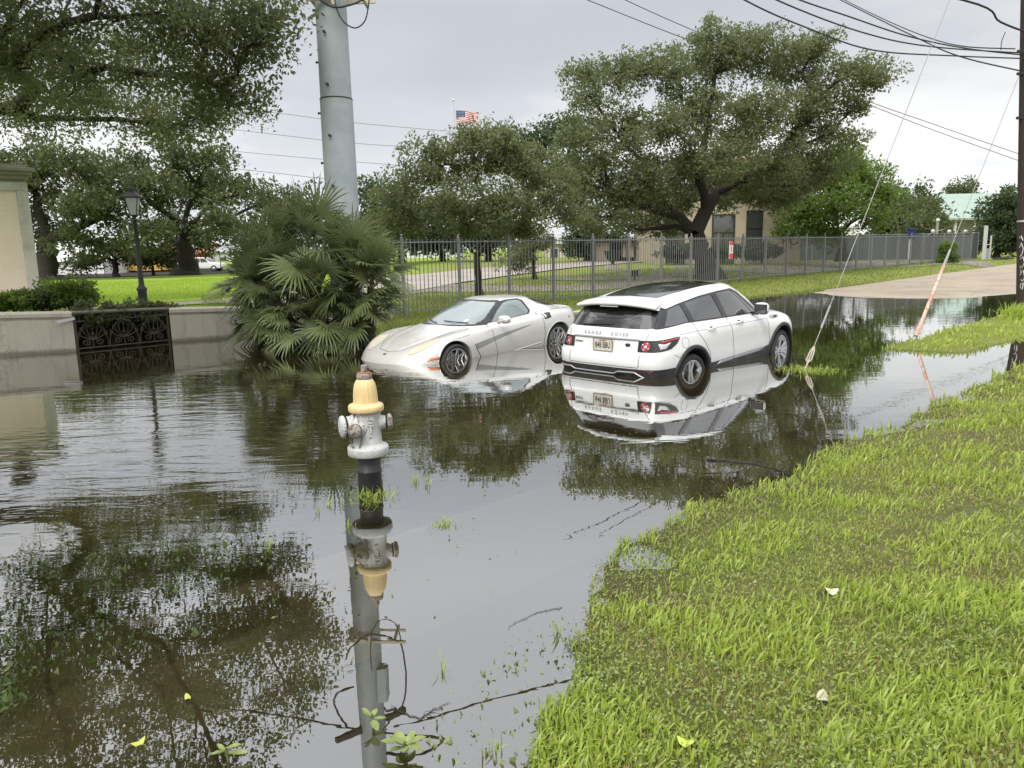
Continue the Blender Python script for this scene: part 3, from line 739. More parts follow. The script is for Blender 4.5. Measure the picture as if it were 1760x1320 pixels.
        sh.patch(rounded([(1.14, .495), (2.02, .505), (2.07, .55), (1.14, .535)], .01), 1, s_, .012, .006, m_); m_.build('sill_trim', M['silver_trim'], root)
        # fender vent
        m_ = MB(); sh.patch(rounded([(2.26, 1.005), (2.62, .995), (2.55, .955), (2.34, .955)], .02), 1, s_, .006, .006, m_); sh.patch(rounded([(2.38, .985), (2.54, .982), (2.50, .965), (2.40, .965)], .01), 1, s_, .012, .004, m_, m=1)
        m_.build('side_vent', [M['silver_trim'], M['dark']], root)
        # mirror
        mx, my = 1.84, s_*.985
        m_ = MB(); Mq = Matrix.Scale(1, 3)
        prof = [(.001, -.16), (.06, -.15), (.095, -.10), (.105, 0), (.10, .08), (.085, .12), (.03, .135), (.001, .137)]
        rot = Matrix.Rotation(R(90), 3, 'X')
        vs_m = MB(); vs_m.lathe([(q[0]*1.0, q[1]*.95) for q in prof], n=20, rot=rot)
        vs_m.v = [(mx+(p[0]*.85 if p[0] > 0 else p[0]*.35), my+p[1]*.82, 1.165+p[2]*.92) for p in vs_m.v]
        mir = vs_m.build('wing_mirror', wp, root)
        bk = MB(); bk.box((mx-.025, my, 1.165), (.03, .20, .145), m=0); bk.box((mx-.041, my, 1.168), (.006, .175, .12), m=1)
        bk.box((mx+.02, s_*.88, 1.095), (.08, .12, .05), m=0); bk.build('mirror_glass', [M['gloss_black'], M['tint']], mir, bevel=.006)
        for cx in (0, 2.66):
            lm = MB(); n = 24; vs = []
            for y_ in (s_*.905, s_*.48):
                for i in range(n+1): a = R(-30+240*i/n); vs.append((cx+.434*math.cos(a), y_, .375+.434*math.sin(a)))
            lm.add(vs, [(i, i+1, n+2+i, n+1+i) for i in range(n)], 0, True); lm.add(vs[n+1:]+[(cx, s_*.48, .375)], [(i, i+1, n+1) for i in range(n)]); lm.build('wheel_well', M['dark'], root, fixn=False)
            arch_trim(sh, root, cx, .375, .435, .055, s_, -4 if cx == 0 else -2, 180 if cx else 187, .016, bt)
        # tail light details
        tlo = parts['tl'+sx]
        def ring(cy, cz, r0, r1, off, mb, m_i):
            n = 20; o_ = [sh.hit(s_*cy+r1*math.cos(2*math.pi*i/n), cz+r1*math.sin(2*math.pi*i/n), 0, -1, off) for i in range(n)]
            i_ = [sh.hit(s_*cy+r0*math.cos(2*math.pi*i/n), cz+r0*math.sin(2*math.pi*i/n), 0, -1, off+.004) for i in range(n)]
            if r0 > .003: mb.add(o_+i_, [(i, (i+1) % n, n+(i+1) % n, n+i) for i in range(n)], m_i, True)
            else: mb.add(o_+[sh.hit(s_*cy, cz, 0, -1, off+.006)], [(i, (i+1) % n, n) for i in range(n)], m_i, True)
        m_ = MB(); ring(.665, .915, .030, .062, .010, m_, 0); ring(.665, .915, 0, .024, .012, m_, 1)
        for q in (60, 150, 240, 330):
            cc = (.665+.046*math.cos(R(q)), .915+.046*math.sin(R(q))); ring(cc[0], cc[1], 0, .010, .017, m_, 1)
        m_.build('round_lens', [M['red_lens'], M['clear_lens']], tlo); m_ = MB(); sh.patch(rounded([(-.62, .955), (-.30, .985), (-.30, 1.006), (-.62, .985)], .008), 1, s_, .010, .004, m_); m_.build('indicator_lens', M['red_lens'], tlo)
        m2_ = MB(); sh.patch(rounded([(-.66, .875), (-.58, .88), (-.47, .955), (-.66, .952)], .01), 1, s_, .010, .004, m2_, m=1)
        m2_.build('reversing_lens', [M['red_lens'], M['clear_lens']], tlo)
    # tailgate furniture
    b = MB(); nn = 26
    vs = []
    for i in range(nn+1):
        y_ = -.56+1.12*i/nn
        for z_, o_ in ((.985, .001), (.988, .012), (1.010, .014), (1.014, .001)): vs.append(sh.hit(y_, z_, 0, -1, o_))
    b.add(vs, [(i*4+j, i*4+j+1, (i+1)*4+j+1, (i+1)*4+j) for i in range(nn) for j in range(3)], 0, True); b.build('tailgate_bar', M['silver_trim'], tgt)
    m_ = MB(); sh.seam([(-.60, .64), (-.60, .80)], 0, -1, .005, mb=m_); sh.seam([(.60, .64), (.60, .80)], 0, -1, .005, mb=m_)
    sh.seam([(-.655, 1.0), (-.69, 1.12)], 0, -1, .004, mb=m_); sh.seam([(.655, 1.0), (.69, 1.12)], 0, -1, .004, mb=m_)
    sh.seam([(-.59, .638), (.59, .638)], 0, -1, .004, mb=m_); m_.build('panel_gap', M['seam'], tgt)
    pj = lambda off: (lambda c: (lambda h_: None if h_ is None else Vector((h_.x-off-(.002 if c.x < 0 else 0), c.y, c.z)))(sh.hit(c.y, c.z, 0, -1, 0)))
    # local text frame: text x -> -y (seen from behind), text y -> z, normal -> -x
    TX = lambda y, z: Matrix(((0, 0, -1, 0), (-1, 0, 0, y), (0, 1, 0, z), (0, 0, 0, 1)))
    text_mesh('RANGE', .062, .002, M['silver_trim'], 'badge_letters', TX(.235, 1.055), tgt, pj(.004), .0015, 0, 1.75)
    text_mesh('ROVER', .062, .002, M['silver_trim'], 'badge_letters', TX(-.235, 1.055), tgt, pj(.004), .0015, 0, 1.75)
    text_mesh('EVOQUE', .032, .001, M['gloss_black'], 'badge_letters', TX(.47, .925), tgt, pj(.003), .001, 0, 1.1)
    m_ = MB(); sh.patch(circ(-.39, .925, .042, 18, ry=.023), 0, -1, .006, .008, m_); m_.build('oval_badge', M['iron'], tgt)
    # licence plate
    px_ = sh.hit(0, .905, 0, -1, 0).x-.018
    m_ = MB(); m_.box((px_, 0.02, .905), (.008, .32, .165)); m_.box((px_+.02, .02, .905), (.04, .24, .10), m=1)
    M['plate'] = simple('plate_face', (.70, .68, .60), .5, var=.06, dirt=(.62, .50, .36), dirts=9)
    M['plate_red'] = simple('plate_print', (.55, .08, .06), .5); M['plate_ink'] = simple('plate_ink', (.03, .03, .035), .5); M['brass'] = simple('plate_frame', (.30, .24, .14), .5, .4)
    pl = m_.build('licence_plate', [M['plate'], M['black_trim']], tgt, bevel=.002)
    text_mesh('848 BBU', .108, .001, M['plate_ink'], 'plate_number', TX(.02, .897) @ Matrix.Diagonal((.68, 1.05, 1, 1)), pl, lambda c: Vector((px_-.006+(c.x*.5), c.y, c.z)), .0015, 0, 1.0)
    text_mesh('Louisiana', .034, .001, M['plate_red'], 'plate_heading', TX(.02, .967), pl, lambda c: Vector((px_-.006+(c.x*.5), c.y, c.z)), .001)
    fr_ = MB()
    for z_ in (.905-.086, .905+.086): fr_.box((px_-.002, .02, z_), (.016, .335, .008))
    for y_ in (.02-.164, .02+.164): fr_.box((px_-.002, y_, .905), (.016, .008, .164))
    fr_.build('plate_frame', M['brass'], pl)
    # spoiler
    m_ = MB(); n = 24; vs = []
    for i in range(n+1):
        y_ = -.69+1.38*i/n; k = abs(y_)/.69
        h0 = sh.hit(-.20, y_*.84, 2, 1, 0); z0 = h0.z if h0 else 1.5
        xe = -.60+.07*k**3; ze = 1.478-.055*k**2.2
        P_ = [(-.18, y_*.86, z0+.004), (-.36, y_*.94, (z0+ze)/2+.018), (xe+.02, y_, ze+.004), (xe, y_, ze-.012), (xe+.01, y_, ze-.045), (xe+.10, y_*.98, ze-.055), (-.33, y_*.90, 1.41)]
        vs += P_
    m_.add(vs, [(i*7+j, i*7+j+1, (i+1)*7+j+1, (i+1)*7+j) for i in range(n) for j in range(6)], 0, True)
    m_.add(vs[:7], [tuple(range(7))]); m_.add(vs[-7:], [tuple(range(7))[::-1]])
    sp = m_.build('rear_spoiler', wp, root)
    m_ = MB(); m_.box((-.585, .05, 1.418), (.03, .30, .014)); m_.build('brake_light', M['clear_lens'], sp)
    m_ = MB(); n = 20; vs = []  # reflection of the spoiler underside, painted as a black band on the glass
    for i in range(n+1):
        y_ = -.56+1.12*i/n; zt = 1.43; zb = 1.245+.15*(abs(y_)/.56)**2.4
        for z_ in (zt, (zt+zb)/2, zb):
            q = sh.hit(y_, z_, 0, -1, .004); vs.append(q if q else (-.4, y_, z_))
    m_.add(vs, [(i*3+j, i*3+j+1, (i+1)*3+j+1, (i+1)*3+j) for i in range(n) for j in range(2)], 0, True); m_.build('painted_reflection', M['gloss_black'], parts['rg'])
    wm = MB(); wm.tube([sh.hit(.45, 1.15, 0, -1, .012), sh.hit(.1, 1.17, 0, -1, .014), sh.hit(-.1, 1.175, 0, -1, .012)], [.012, .008, .005], 6); wm.build('wiper', M['black'], parts['rg'])
    # bumper insert
    def strip(pts, zz, mat_, nm, o=.018, r_=.013):
        q = MB()
        for a, b_ in zip(pts[:-1], pts[1:]):
            k = 8; P3 = [sh.hit(a[0]+(b_[0]-a[0])*i/k, a[1]+(b_[1]-a[1])*i/k, 0, -1, o) for i in range(k+1)]
            if all(P3): q.tube(P3, r_, 6)
        return q.build(nm, mat_, root)
    strip([(.76, .50), (.74, .565), (.58, .57), (.50, .535), (-.20, .535), (-.28, .57), (-.54, .575), (-.68, .50)], 0, M['silver_trim'], 'bumper_insert')
    for s_ in (-1, 1):
        q = MB(); sh.patch(rounded([(s_*.56, .575), (s_*.80, .58), (s_*.80, .602), (s_*.56, .597)], .006), 0, -1, .010, .006, q); q.build('rear_reflector', M['dull_red'], root)
    for x_ in (0, 2.66):
        for s_ in (-1, 1):
            wr = wheel_tree('wheel', root, (x_, s_*.82, .365), .365, .225, .275, 'twin', M['rim'], 0 if s_ > 0 else math.pi)
            if s_ < 0 and x_ > 1: wr.rotation_euler.z = math.pi+R(6)
    m_ = MB(); m_.box((1.3, 0, .42), (3.6, 1.2, .26)); m_.build('chassis', M['dark'], root)
    root.matrix_world = car_matrix(1.869, 11.063, -.479, .7823, .037)
    return root

def build_coupe():
    rings = [
    [(-.62,0,.22),(-.62,.4,.22),(-.58,.68,.2),(-.42,.78,.17),(0,.80,.14),(.67,.80,.13),(1.33,.80,.13),(2,.80,.13),(2.69,.80,.14),(3.15,.72,.15),(3.42,.5,.16),(3.52,.28,.16),(3.55,0,.16)],
    [(-.70,0,.36),(-.695,.42,.36),(-.65,.74,.35),(-.48,.875,.32),(0,.915,.30),(.67,.865,.26),(1.33,.85,.25),(2,.865,.26),(2.69,.905,.29),(3.2,.82,.28),(3.48,.57,.28),(3.59,.3,.28),(3.62,0,.28)],
    [(-.76,0,.56),(-.755,.42,.56),(-.70,.76,.55),(-.50,.895,.52),(0,.93,.50),(.67,.875,.45),(1.33,.853,.42),(2,.88,.44),(2.69,.922,.47),(3.18,.83,.42),(3.45,.57,.39),(3.57,.3,.38),(3.60,0,.38)],
    [(-.80,0,.78),(-.795,.42,.78),(-.74,.73,.76),(-.50,.875,.75),(0,.925,.73),(.67,.865,.65),(1.33,.838,.60),(2,.865,.61),(2.66,.91,.64),(3.1,.81,.58),(3.36,.56,.51),(3.48,.3,.475),(3.52,0,.465)],
    [(-.81,0,.91),(-.805,.4,.91),(-.745,.67,.90),(-.48,.82,.90),(0,.875,.895),(.67,.835,.82),(1.33,.80,.78),(2,.81,.77),(2.6,.835,.785),(2.98,.745,.705),(3.2,.52,.61),(3.32,.3,.57),(3.36,0,.555)],
    [(-.74,0,.93),(-.735,.36,.93),(-.68,.58,.93),(-.42,.70,.935),(0,.78,.94),(.62,.775,.87),(1.25,.755,.82),(1.85,.75,.80),(2.35,.70,.815),(2.65,.60,.775),(2.85,.44,.715),(2.95,.25,.70),(3.0,0,.69)],
    [(-.62,0,.93),(-.61,.32,.93),(-.55,.50,.935),(-.3,.60,.94),(.05,.70,.945),(.6,.725,.89),(1.15,.715,.85),(1.6,.70,.835),(1.85,.66,.835),(2.02,.58,.84),(2.15,.42,.85),(2.22,.24,.855),(2.24,0,.86)],
    [(-.28,0,1.05),(-.27,.3,1.05),(-.22,.45,1.05),(-.02,.54,1.05),(.25,.60,1.05),(.62,.635,1.04),(1.0,.635,1.03),(1.32,.62,1.02),(1.5,.58,1.02),(1.62,.51,1.02),(1.72,.38,1.03),(1.78,.2,1.035),(1.80,0,1.04)],
    [(.1,0,1.155),(.105,.26,1.155),(.13,.38,1.155),(.25,.46,1.155),(.42,.52,1.17),(.65,.545,1.18),(.88,.545,1.18),(1.05,.53,1.17),(1.15,.49,1.165),(1.22,.43,1.17),(1.28,.33,1.18),(1.32,.18,1.19),(1.34,0,1.195)],
    [(.25,0,1.205),(.255,.2,1.205),(.28,.3,1.20),(.37,.36,1.20),(.5,.41,1.215),(.68,.43,1.225),(.86,.43,1.225),(1.0,.41,1.22),(1.08,.38,1.215),(1.12,.33,1.215),(1.16,.25,1.22),(1.18,.14,1.225),(1.19,0,1.23)],
    [(.35,0,1.225),(.36,0,1.226),(.38,0,1.228),(.44,0,1.232),(.54,0,1.24),(.7,0,1.248),(.84,0,1.248),(.94,0,1.246),(1.0,0,1.244),(1.03,0,1.242),(1.06,0,1.24),(1.07,0,1.24),(1.08,0,1.24)]]
    root = empty('parked_sports_car', label='low silver two-door sports coupe nose-down in flood water, behind the hydrant', cat='car')
    sh = Shell(rings); side = lambda c: abs(c.y) > .5
    ar, af = (0, .345, .375), (2.69, .335, .37)
    for a in (ar, af): sh.cut(circ(a[0], a[1], a[2], 40), 1, side)
    sw_ = rounded([(1.60, .875), (.66, .93), (.58, .98), (.66, 1.155), (.76, 1.185), (.98, 1.185), (1.12, 1.155), (1.35, 1.045)], .03)
    band = rounded([(1.80, .86), (.62, .922), (.545, .975), (.62, 1.16), (.72, 1.20), (.98, 1.20), (1.20, 1.175), (1.46, 1.04)], .02)
    up = lambda c: abs(c.y) > .35 and c.z > .8
    qg = rounded([(.24, .98), (.32, 1.12), (.05, 1.10), (-.28, 1.0)], .02)
    for p in (sw_, band): sh.cut(p, 1, up)
    door = [(.44, .93), (.40, .80), (.40, .55), (.46, .27), (1.66, .25), (1.70, .50), (1.74, .84), (1.62, .88)]
    sh.cut(door, 1, side)
    ws = rounded([(-.64, .862), (-.3, .875), (.3, .875), (.64, .862), (.555, 1.03), (.465, 1.172), (0, 1.20), (-.465, 1.172), (-.555, 1.03)], .02)
    sh.cut(ws, 0, lambda c: c.x > 1.)
    wsb = rounded([(-.70, .845), (0, .87), (.70, .845), (.64, 1.02), (.545, 1.18), (.40, 1.20), (0, 1.212), (-.40, 1.20), (-.545, 1.18), (-.64, 1.02)], .02)
    sh.cut(wsb, 0, lambda c: c.x > 1.)
    rg = rounded([(.22, -.30), (.22, .30), (.10, .40), (-.12, .44), (-.52, .40), (-.56, 0), (-.52, -.40), (-.12, -.44), (.10, -.40)], .04)
    
    rgs = rounded([(.26, -.34), (.26, .34), (.36, .50), (.20, .585), (-.10, .575), (-.40, .50), (-.56, .40), (-.58, 0), (-.56, -.40), (-.40, -.50), (-.10, -.575), (.20, -.585), (.36, -.50)], .02)
    sh.cut(rgs, 2, lambda c: c.z > .85 and c.x < .6)
    hood = [(2.10, -.62), (2.26, 0), (2.10, .62), (2.62, .54), (3.05, .42), (3.28, .26), (3.34, 0), (3.28, -.26), (3.05, -.42), (2.62, -.54)]
    sh.cut(hood, 2, lambda c: c.x > 1.9 and c.z > .4)
    hl = rounded([(2.78, .57), (2.88, .72), (3.10, .69), (3.30, .55), (3.33, .45), (3.10, .44)], .03)
    hl2 = [(a, -b) for a, b in hl][::-1]
    for p in (hl, hl2): sh.cut(p, 2, lambda c: c.x > 2.5 and c.z > .4)
    sp = M['silver_paint']
    inA = lambda c: side(c) and (math.dist((c.x, c.z), ar[:2]) < ar[2] or math.dist((c.x, c.z), af[:2]) < af[2])
    def sg(fn, s_): return lambda c, n: (c.y*s_ > 0) and fn(c, n)
    rules = [('wheel_hole', lambda c, n: inA(c), None, 0), ('underside', lambda c, n: n.z < -.7, M['dark'], 0)]
    for s_, sx in ((1, 'l'), (-1, 'r')):
        rules += [('door', sg(lambda c, n: side(c) and c.z < 1. and inside(door, c.x, c.z) and not inside(band, c.x, c.z), s_), sp, 0, None, 'd'+sx),
                  ('window', sg(lambda c, n: up(c) and abs(n.y) > .35 and inside(sw_, c.x, c.z), s_), M['mist'], -.003, 'd'+sx, 'w'+sx),
                  ('window_surround', sg(lambda c, n: up(c) and abs(n.y) > .35 and inside(band, c.x, c.z), s_), M['black_trim'], .003, None, 's'+sx),
                  ('headlight', sg(lambda c, n, q=(hl if s_ > 0 else hl2): c.x > 2.5 and c.z > .4 and n.z > .05 and inside(q, c.x, c.y), s_), M['yellow_lens'], .004, None, 'h'+sx)]
    rules += [('windscreen', lambda c, n: c.x > 1.05 and n.x > .25 and inside(ws, c.y, c.z), M['mist'], 0),
              ('windscreen_surround', lambda c, n: c.x > 1.12 and n.x > .05 and c.z > .845 and inside(wsb, c.y, c.z), M['black_trim'], .003),
              ('rear_window', lambda c, n: c.z > .85 and c.x < .5 and inside(rgs, c.x, c.y), M['tint'], 0),
              ('bonnet', lambda c, n: c.x > 1.9 and c.z > .4 and n.z > .15 and inside(hood, c.x, c.y), sp, 0),
              ('body', lambda c, n: True, sp, 0)]
    parts = sh.split(rules, root); body = parts['body']
    for s_, sx in ((1, 'l'), (-1, 'r')):
        m_ = MB(); sh.seam([(.45, .925), (.40, .80), (.40, .55), (.46, .27)], 1, s_, .004, mb=m_)
        sh.seam([(1.66, .25), (1.70, .50), (1.74, .84)], 1, s_, .004, mb=m_); sh.seam([(.46, .285), (1.66, .265)], 1, s_, .003, mb=m_)
        sh.seam([(-.28, .935), (.1, .95), (.42, .935)], 1, s_, .002, mb=m_)
        m_.build('panel_gap', M['seam'], body)
        # shade of the side cove painted as a dark strip, with its sharp crease
        cove = [(2.22, .50), (2.02, .505), (1.75, .55), (1.30, .635), (.80, .715), (.80, .722), (1.30, .655), (1.75, .585), (2.02, .56), (2.28, .555)]
        m_ = MB(); sh.patch([(2.24, .555), (2.06, .52), (1.98, .24), (2.12, .24), (2.16, .46)], 1, s_, -.002, .002, m_)
        n = 20; vs = []
        for i in range(n+1):
            x_ = 2.22-1.5*i/n; z_ = .545+.20*(i/n)**.95; hh = .095*(1-i/n)**.8+.006
            for dz, o_ in ((hh*.5, .002), (0, .002), (-hh*.5, .001)): vs.append(sh.hit(x_, z_+dz, 1, s_, o_))
        m_.add(vs, [(i*3+j, i*3+j+1, (i+1)*3+j+1, (i+1)*3+j) for i in range(n) for j in range(2)], 0, True)
        m_.build('cove_shadow', simple('cove_shadow_paint', (.30, .30, .285), .4, .3), body)
        ev = MB(); sh.seam([(2.24, .60), (2.20, .50), (2.12, .38), (2.08, .28)], 1, s_, .007, mb=ev); sh.seam([(3.16, .44), (3.08, .42), (3.02, .40)], 1, s_, .003, mb=ev); sh.seam([(2.30, .755), (2.70, .72), (2.86, .66)], 1, s_, .003, mb=ev); ev.build('panel_gap', M['seam'], body)
        rb = MB(); sh.seam([(2.0, .30), (1.6, .325), (1.0, .36), (.5, .40)], 1, s_, .012, mb=rb, off=-.004, n=8); rb.build('sill_crease', sp, body)
        # intake behind the door
        m_ = MB(); sh.patch(rounded([(.34, .80), (.19, .82), (.16, .91), (.30, .905)], .015), 1, s_, .003, .003, m_); m_.build('side_vent', M['seam'], root)
        m_ = MB(); sh.patch(rounded([(.33, .81), (.355, .90), (.38, .89), (.365, .80)], .006), 1, s_, .003, .003, m_); m_.build('side_vent', M['dark'], root)
        m_ = MB(); sh.patch(circ(-.35, .78, .02, 12), 1, s_, .003, .004, m_); m_.build('key_lock', M['seam'], root)
        m_ = MB(); sh.patch(rounded([(3.04, .455), (3.22, .445), (3.18, .49), (3.03, .50)], .012), 1, s_, .006, .008, m_); m_.build('side_marker', M['orange_lens'], root)
        # mirror
        mx, my, mz = 1.54, s_*.93, .925
        q = MB()
        if s_ > 0: q.lathe([(.001, -.13), (.05, -.12), (.07, -.06), (.074, 0), (.07, .06), (.055, .1), (.001, .12)], n=18, rot=Matrix.Rotation(R(90), 3, 'X'))
        q.v = [(mx+(p[0]*1.3 if p[0] > 0 else p[0]*.3), my+p[1], mz+p[2]*.95) for p in q.v]
        if s_ > 0:
            mir = q.build('wing_mirror', sp, root)
            q = MB(); q.tube([(mx+.02, s_*.80, .865), (mx+.03, s_*.83, .90), (mx+.02, s_*.88, .925)], [.035, .028, .03], 8); q.build('mirror_stalk', sp, mir)
            q = MB(); q.box((mx-.022, my, mz), (.006, .19, .10)); q.build('mirror_glass', M['mirror'], mir, bevel=.01)
        for cx, cz, r_ in ((0, .345, .375), (2.69, .335, .37)):
            lm = MB(); n = 24; vs = []
            for y_ in (s_*.87, s_*.48):
                for i in range(n+1): a = R(-30+240*i/n); vs.append((cx+r_*math.cos(a), y_, cz+r_*math.sin(a)))
            lm.add(vs, [(i, i+1, n+2+i, n+1+i) for i in range(n)], 0, True); lm.add(vs[n+1:]+[(cx, s_*.48, cz)], [(i, i+1, n+1) for i in range(n)])
            lm.build('wheel_well', M['dark'], root, fixn=False)
            arch_trim(sh, root, cx, cz, r_-.002, .018, s_, -5, 185, .006, sp, 'wheel_arch_lip')
        # hood creases
        cr_ = MB(); sh.seam([(2.10, s_*.52), (2.6, s_*.43), (3.0, s_*.32), (3.28, s_*.17)], 2, 1, .012, mb=cr_, off=-.0085, n=8); cr_.build('bonnet_crease', sp, body)
    m_ = MB()
    sh.seam(hood[2:7], 2, 1, .004, mb=m_); sh.seam([(a, -b) for a, b in hood[2:7]], 2, 1, .004, mb=m_)
    for p in (hl, hl2): sh.seam(p, 2, 1, .004, closed=True, mb=m_)
    m_.build('panel_gap', M['seam'], parts['bonnet'])
    m_ = MB(); sh.patch([(3.40, -.045), (3.43, -.02), (3.415, 0), (3.43, .02), (3.40, .045), (3.385, 0)], 2, 1, .003, .004, m_); m_.build('bonnet_emblem', M['seam'], parts['bonnet'])
    for y0, y1 in ((.50, .05), (-.05, -.50)):
        q = MB(); q.tube([p for p in (sh.hit(.868+.0, 0, 1, 1) and None,) if p] or [sh.hit(y0, .885, 0, 1, .012), sh.hit((y0+y1)/2, .90, 0, 1, .016), sh.hit(y1, .915, 0, 1, .012)], .007, 6); q.build('wiper', M['black'], parts['windscreen'])
    m_ = MB(); sh.patch(circ(.42, .925, .028, 14, ry=.022), 0, 1, .003, .002, m_); m_.build('inspection_sticker', simple('sticker', (.6, .68, .66), .5), parts['windscreen'])
    # spoiler lip and high stop lamp
    q = MB(); q.tube([sh.hit(-.76, y_, 2, 1, .004) for y_ in np.linspace(-.6, .6, 12)], .014, 6); q.build('rear_lip', sp, root)
    q = MB(); q.box((-.76, 0, .945), (.03, .30, .022)); q.build('brake_light', M['red_lens'], root, bevel=.004)
    for s_ in (-1, 1):
        for yy in (.32, .56):
            q = MB(); sh.patch(circ(s_*yy, .80, .07, 18, ry=.05), 0, -1, .004, .006, q); q.build('tail_light', M['red_lens'], root)
    for x_, r_, rr in ((0, .34, .272), (2.69, .325, .258)):
        for s_ in (-1, 1):
            wheel_tree('wheel', root, (x_, s_*(.79 if x_ else .775), r_), r_, .25, rr, 'lace', M['rim_dark'], 0 if s_ > 0 else math.pi)
    m_ = MB(); m_.box((1.35, 0, .30), (3.4, 1.15, .24)); m_.build('chassis', M['dark'], root)
    root.matrix_world = car_matrix(.2073, 14.5847, -.3256, 4.0048, -.0235)
    return root
SUV = build_suv(); COUPE = build_coupe()
# ================================================================== hydrant
def build_hydrant():
    root = empty('fire_hydrant', (-1.07, 5.44, 0), 0, 'weathered silver fire hydrant with cream bonnet on a black riser pipe standing in the water', 'fire hydrant')
    def aged(name, col, und, chips=.58, rough=.55, metal=0.):
        t = NT(name); c0 = t.co(); n1 = t.noise(9, 6, .7, c0); c = t.mix(n1, tuple(q*.86 for q in col), col)
        sp = t.n('ShaderNodeSeparateXYZ'); t.l(c0, sp.inputs[0])
        st = t.noise(10, 5, .7, t.mapv(c0, (3, 3, .5)))
        c = t.mix(t.ramp(st, [(.50, 0.), (.72, .45)]), c, tuple(q*.55 for q in col))
        c = t.mix(t.ramp(t.noise(28, 4, .75, c0), [(chips, 0.), (chips+.04, .9)]), c, und)
        return t.done(t.principled(c, rough, metal, t.bump(t.noise(60, 4, .7, c0), .5, .003), .4))
    cream = aged('cream_enamel', (.80, .60, .30), (.35, .2, .1), .66); white = aged('silver_enamel', (.55, .555, .54), (.16, .13, .11), .60)
    steel = aged('bare_steel', (.33, .31, .28), (.12, .07, .04), .52); rust = simple('rust', (.30, .10, .05), .8, var=.4)
    chainm = simple('chain_steel', (.20, .16, .12), .6, .5, var=.4, vs=30)
    N = 40
    m_ = MB(); m_.lathe([(.088, -.30), (.088, .135), (.0905, .137), (.0905, .150), (.086, .152), (.084, .27)], n=32); m_.build('riser_pipe', aged('black_pipe', (.030, .030, .032), (.075, .07, .06), .62), root)
    m_ = MB(); m_.lathe([(.10, .262), (.143, .264), (.149, .272), (.150, .318), (.146, .330), (.118, .338), (.108, .352)], n=N); m_.build('base_flange', white, root)
    fl = lambda z, q: .022*abs(math.cos(q*7)) if .36 < z < .585 else 0
    m_ = MB(); m_.lathe([(.11, .345), (.102, .37), (.099, .42), (.099, .56), (.103, .585), (.108, .592)], n=112, flute=fl); 
    m_.build('barrel', white, root)
    m_ = MB(); m_.lathe([(.108, .588), (.122, .590), (.128, .600), (.128, .628), (.122, .640), (.100, .646), (.092, .655)], n=N); m_.build('bonnet_flange', cream, root)
    fb = lambda z, q: .03*abs(math.cos(q*8))*(1 if .66 < z < .80 else 0)
    m_ = MB(); m_.lathe([(.090, .652), (.087, .68), (.085, .72), (.081, .76), (.073, .795), (.062, .818), (.054, .828)], n=128, flute=fb); m_.build('bonnet', cream, root)
    m_ = MB(); m_.lathe([(.052, .824), (.056, .828), (.056, .862), (.050, .870)], n=28, m=0); m_.lathe([(.050, .869), (.051, .8735), (.044, .876), (.024, .878)], n=28, m=1); m_.build('weather_cap', [steel, rust], root)
    m_ = MB(); m_.lathe([(.026, .874), (.025, .925), (.020, .930)], n=5, m=0, smooth=False); m_.build('operating_nut', steel, root, bevel=.002)
    def outlet(ang, z, r0, r1, L, capl):
        d = Vector((math.cos(ang), math.sin(ang), 0)); rot = d.to_track_quat('Z', 'Y').to_matrix(); c = Vector((0, 0, z))
        n_ = MB(); n_.lathe([(r0*1.25, .085), (r0*1.02, .115), (r0*.97, .125), (r0*.97, L)], c, n=32, rot=rot); n_.lathe([(r0*1.0, L-.014), (r0*1.05, L-.012), (r0*1.05, L-.004), (r0, L-.002)], c, n=32, rot=rot, m=1)
        o = n_.build('nozzle', [white, M['dark']], root)
        k = MB(); k.lathe([(r1*.97, L+.002), (r1, L+.006), (r1, L+capl*.55), (r1*.93, L+capl*.75), (r1*.6, L+capl), (.026, L+capl+.002)], c, n=80, rot=rot, flute=lambda zz, q: -.06*(math.sin(q*20) > .3) if zz < L+capl*.6 else 0)
        if r1 < .055: k.lathe([(.022, L+capl), (.020, L+capl+.02), (.016, L+capl+.023)], c, n=5, rot=rot, smooth=False)
        k.build('hose_cap', white if r1 > .06 else steel, root)
        return c+d*(L+capl*.5)
    outlet(R(205), .49, .075, .082, .165, .035)
    a = outlet(R(248), .475, .046, .054, .150, .035)
    b = outlet(R(10), .50, .050, .060, .150, .035)
    for s_, (ang, z0, r_) in enumerate(((248, .475, .055), (250, .46, .05))):
        # chain: alternating links hanging in a loop
        pts = []
        p0 = Vector((math.cos(R(ang-22))*.105, math.sin(R(ang-22))*.105, .585)) if s_ == 0 else Vector((math.cos(R(ang+18))*.118, math.sin(R(ang+18))*.118, .50))
        p1 = Vector((math.cos(R(ang))*.175, math.sin(R(ang))*.175, .475+.05)) if s_ == 0 else Vector((math.cos(R(ang-30))*.15, math.sin(R(ang-30))*.15, .44))
        sag = .05 if s_ == 0 else .16
        m_ = MB()
        for i in range(23):
            t_ = i/22; p = p0.lerp(p1, t_)-Vector((0, 0, sag*4*t_*(1-t_))); tt = (p1-p0).normalized()*.5+Vector((0, 0, -(1-2*t_)*sag*4)); tt.normalize()
            side_ = tt.orthogonal().normalized(); side_ = Matrix.Rotation(R(90*(i % 2)), 3, tt) @ side_
            L_ = [p+tt*(.011*math.cos(q))+side_*(.0065*math.sin(q)) for q in np.linspace(0, 2*math.pi, 9)]
            m_.tube(L_, .0023, 5)
        m_.build('chain', chainm, root)
    m_ = MB()
    for k, (y_, wd) in enumerate(((.545, .05), (.52, .04), (.50, .045))): m_.box((.045, -.098, y_), (wd, .012, .006))
    m_.box((.045, -.098, .47), (.012, .012, .05)); m_.build('cast_lettering', white, root)
build_hydrant()

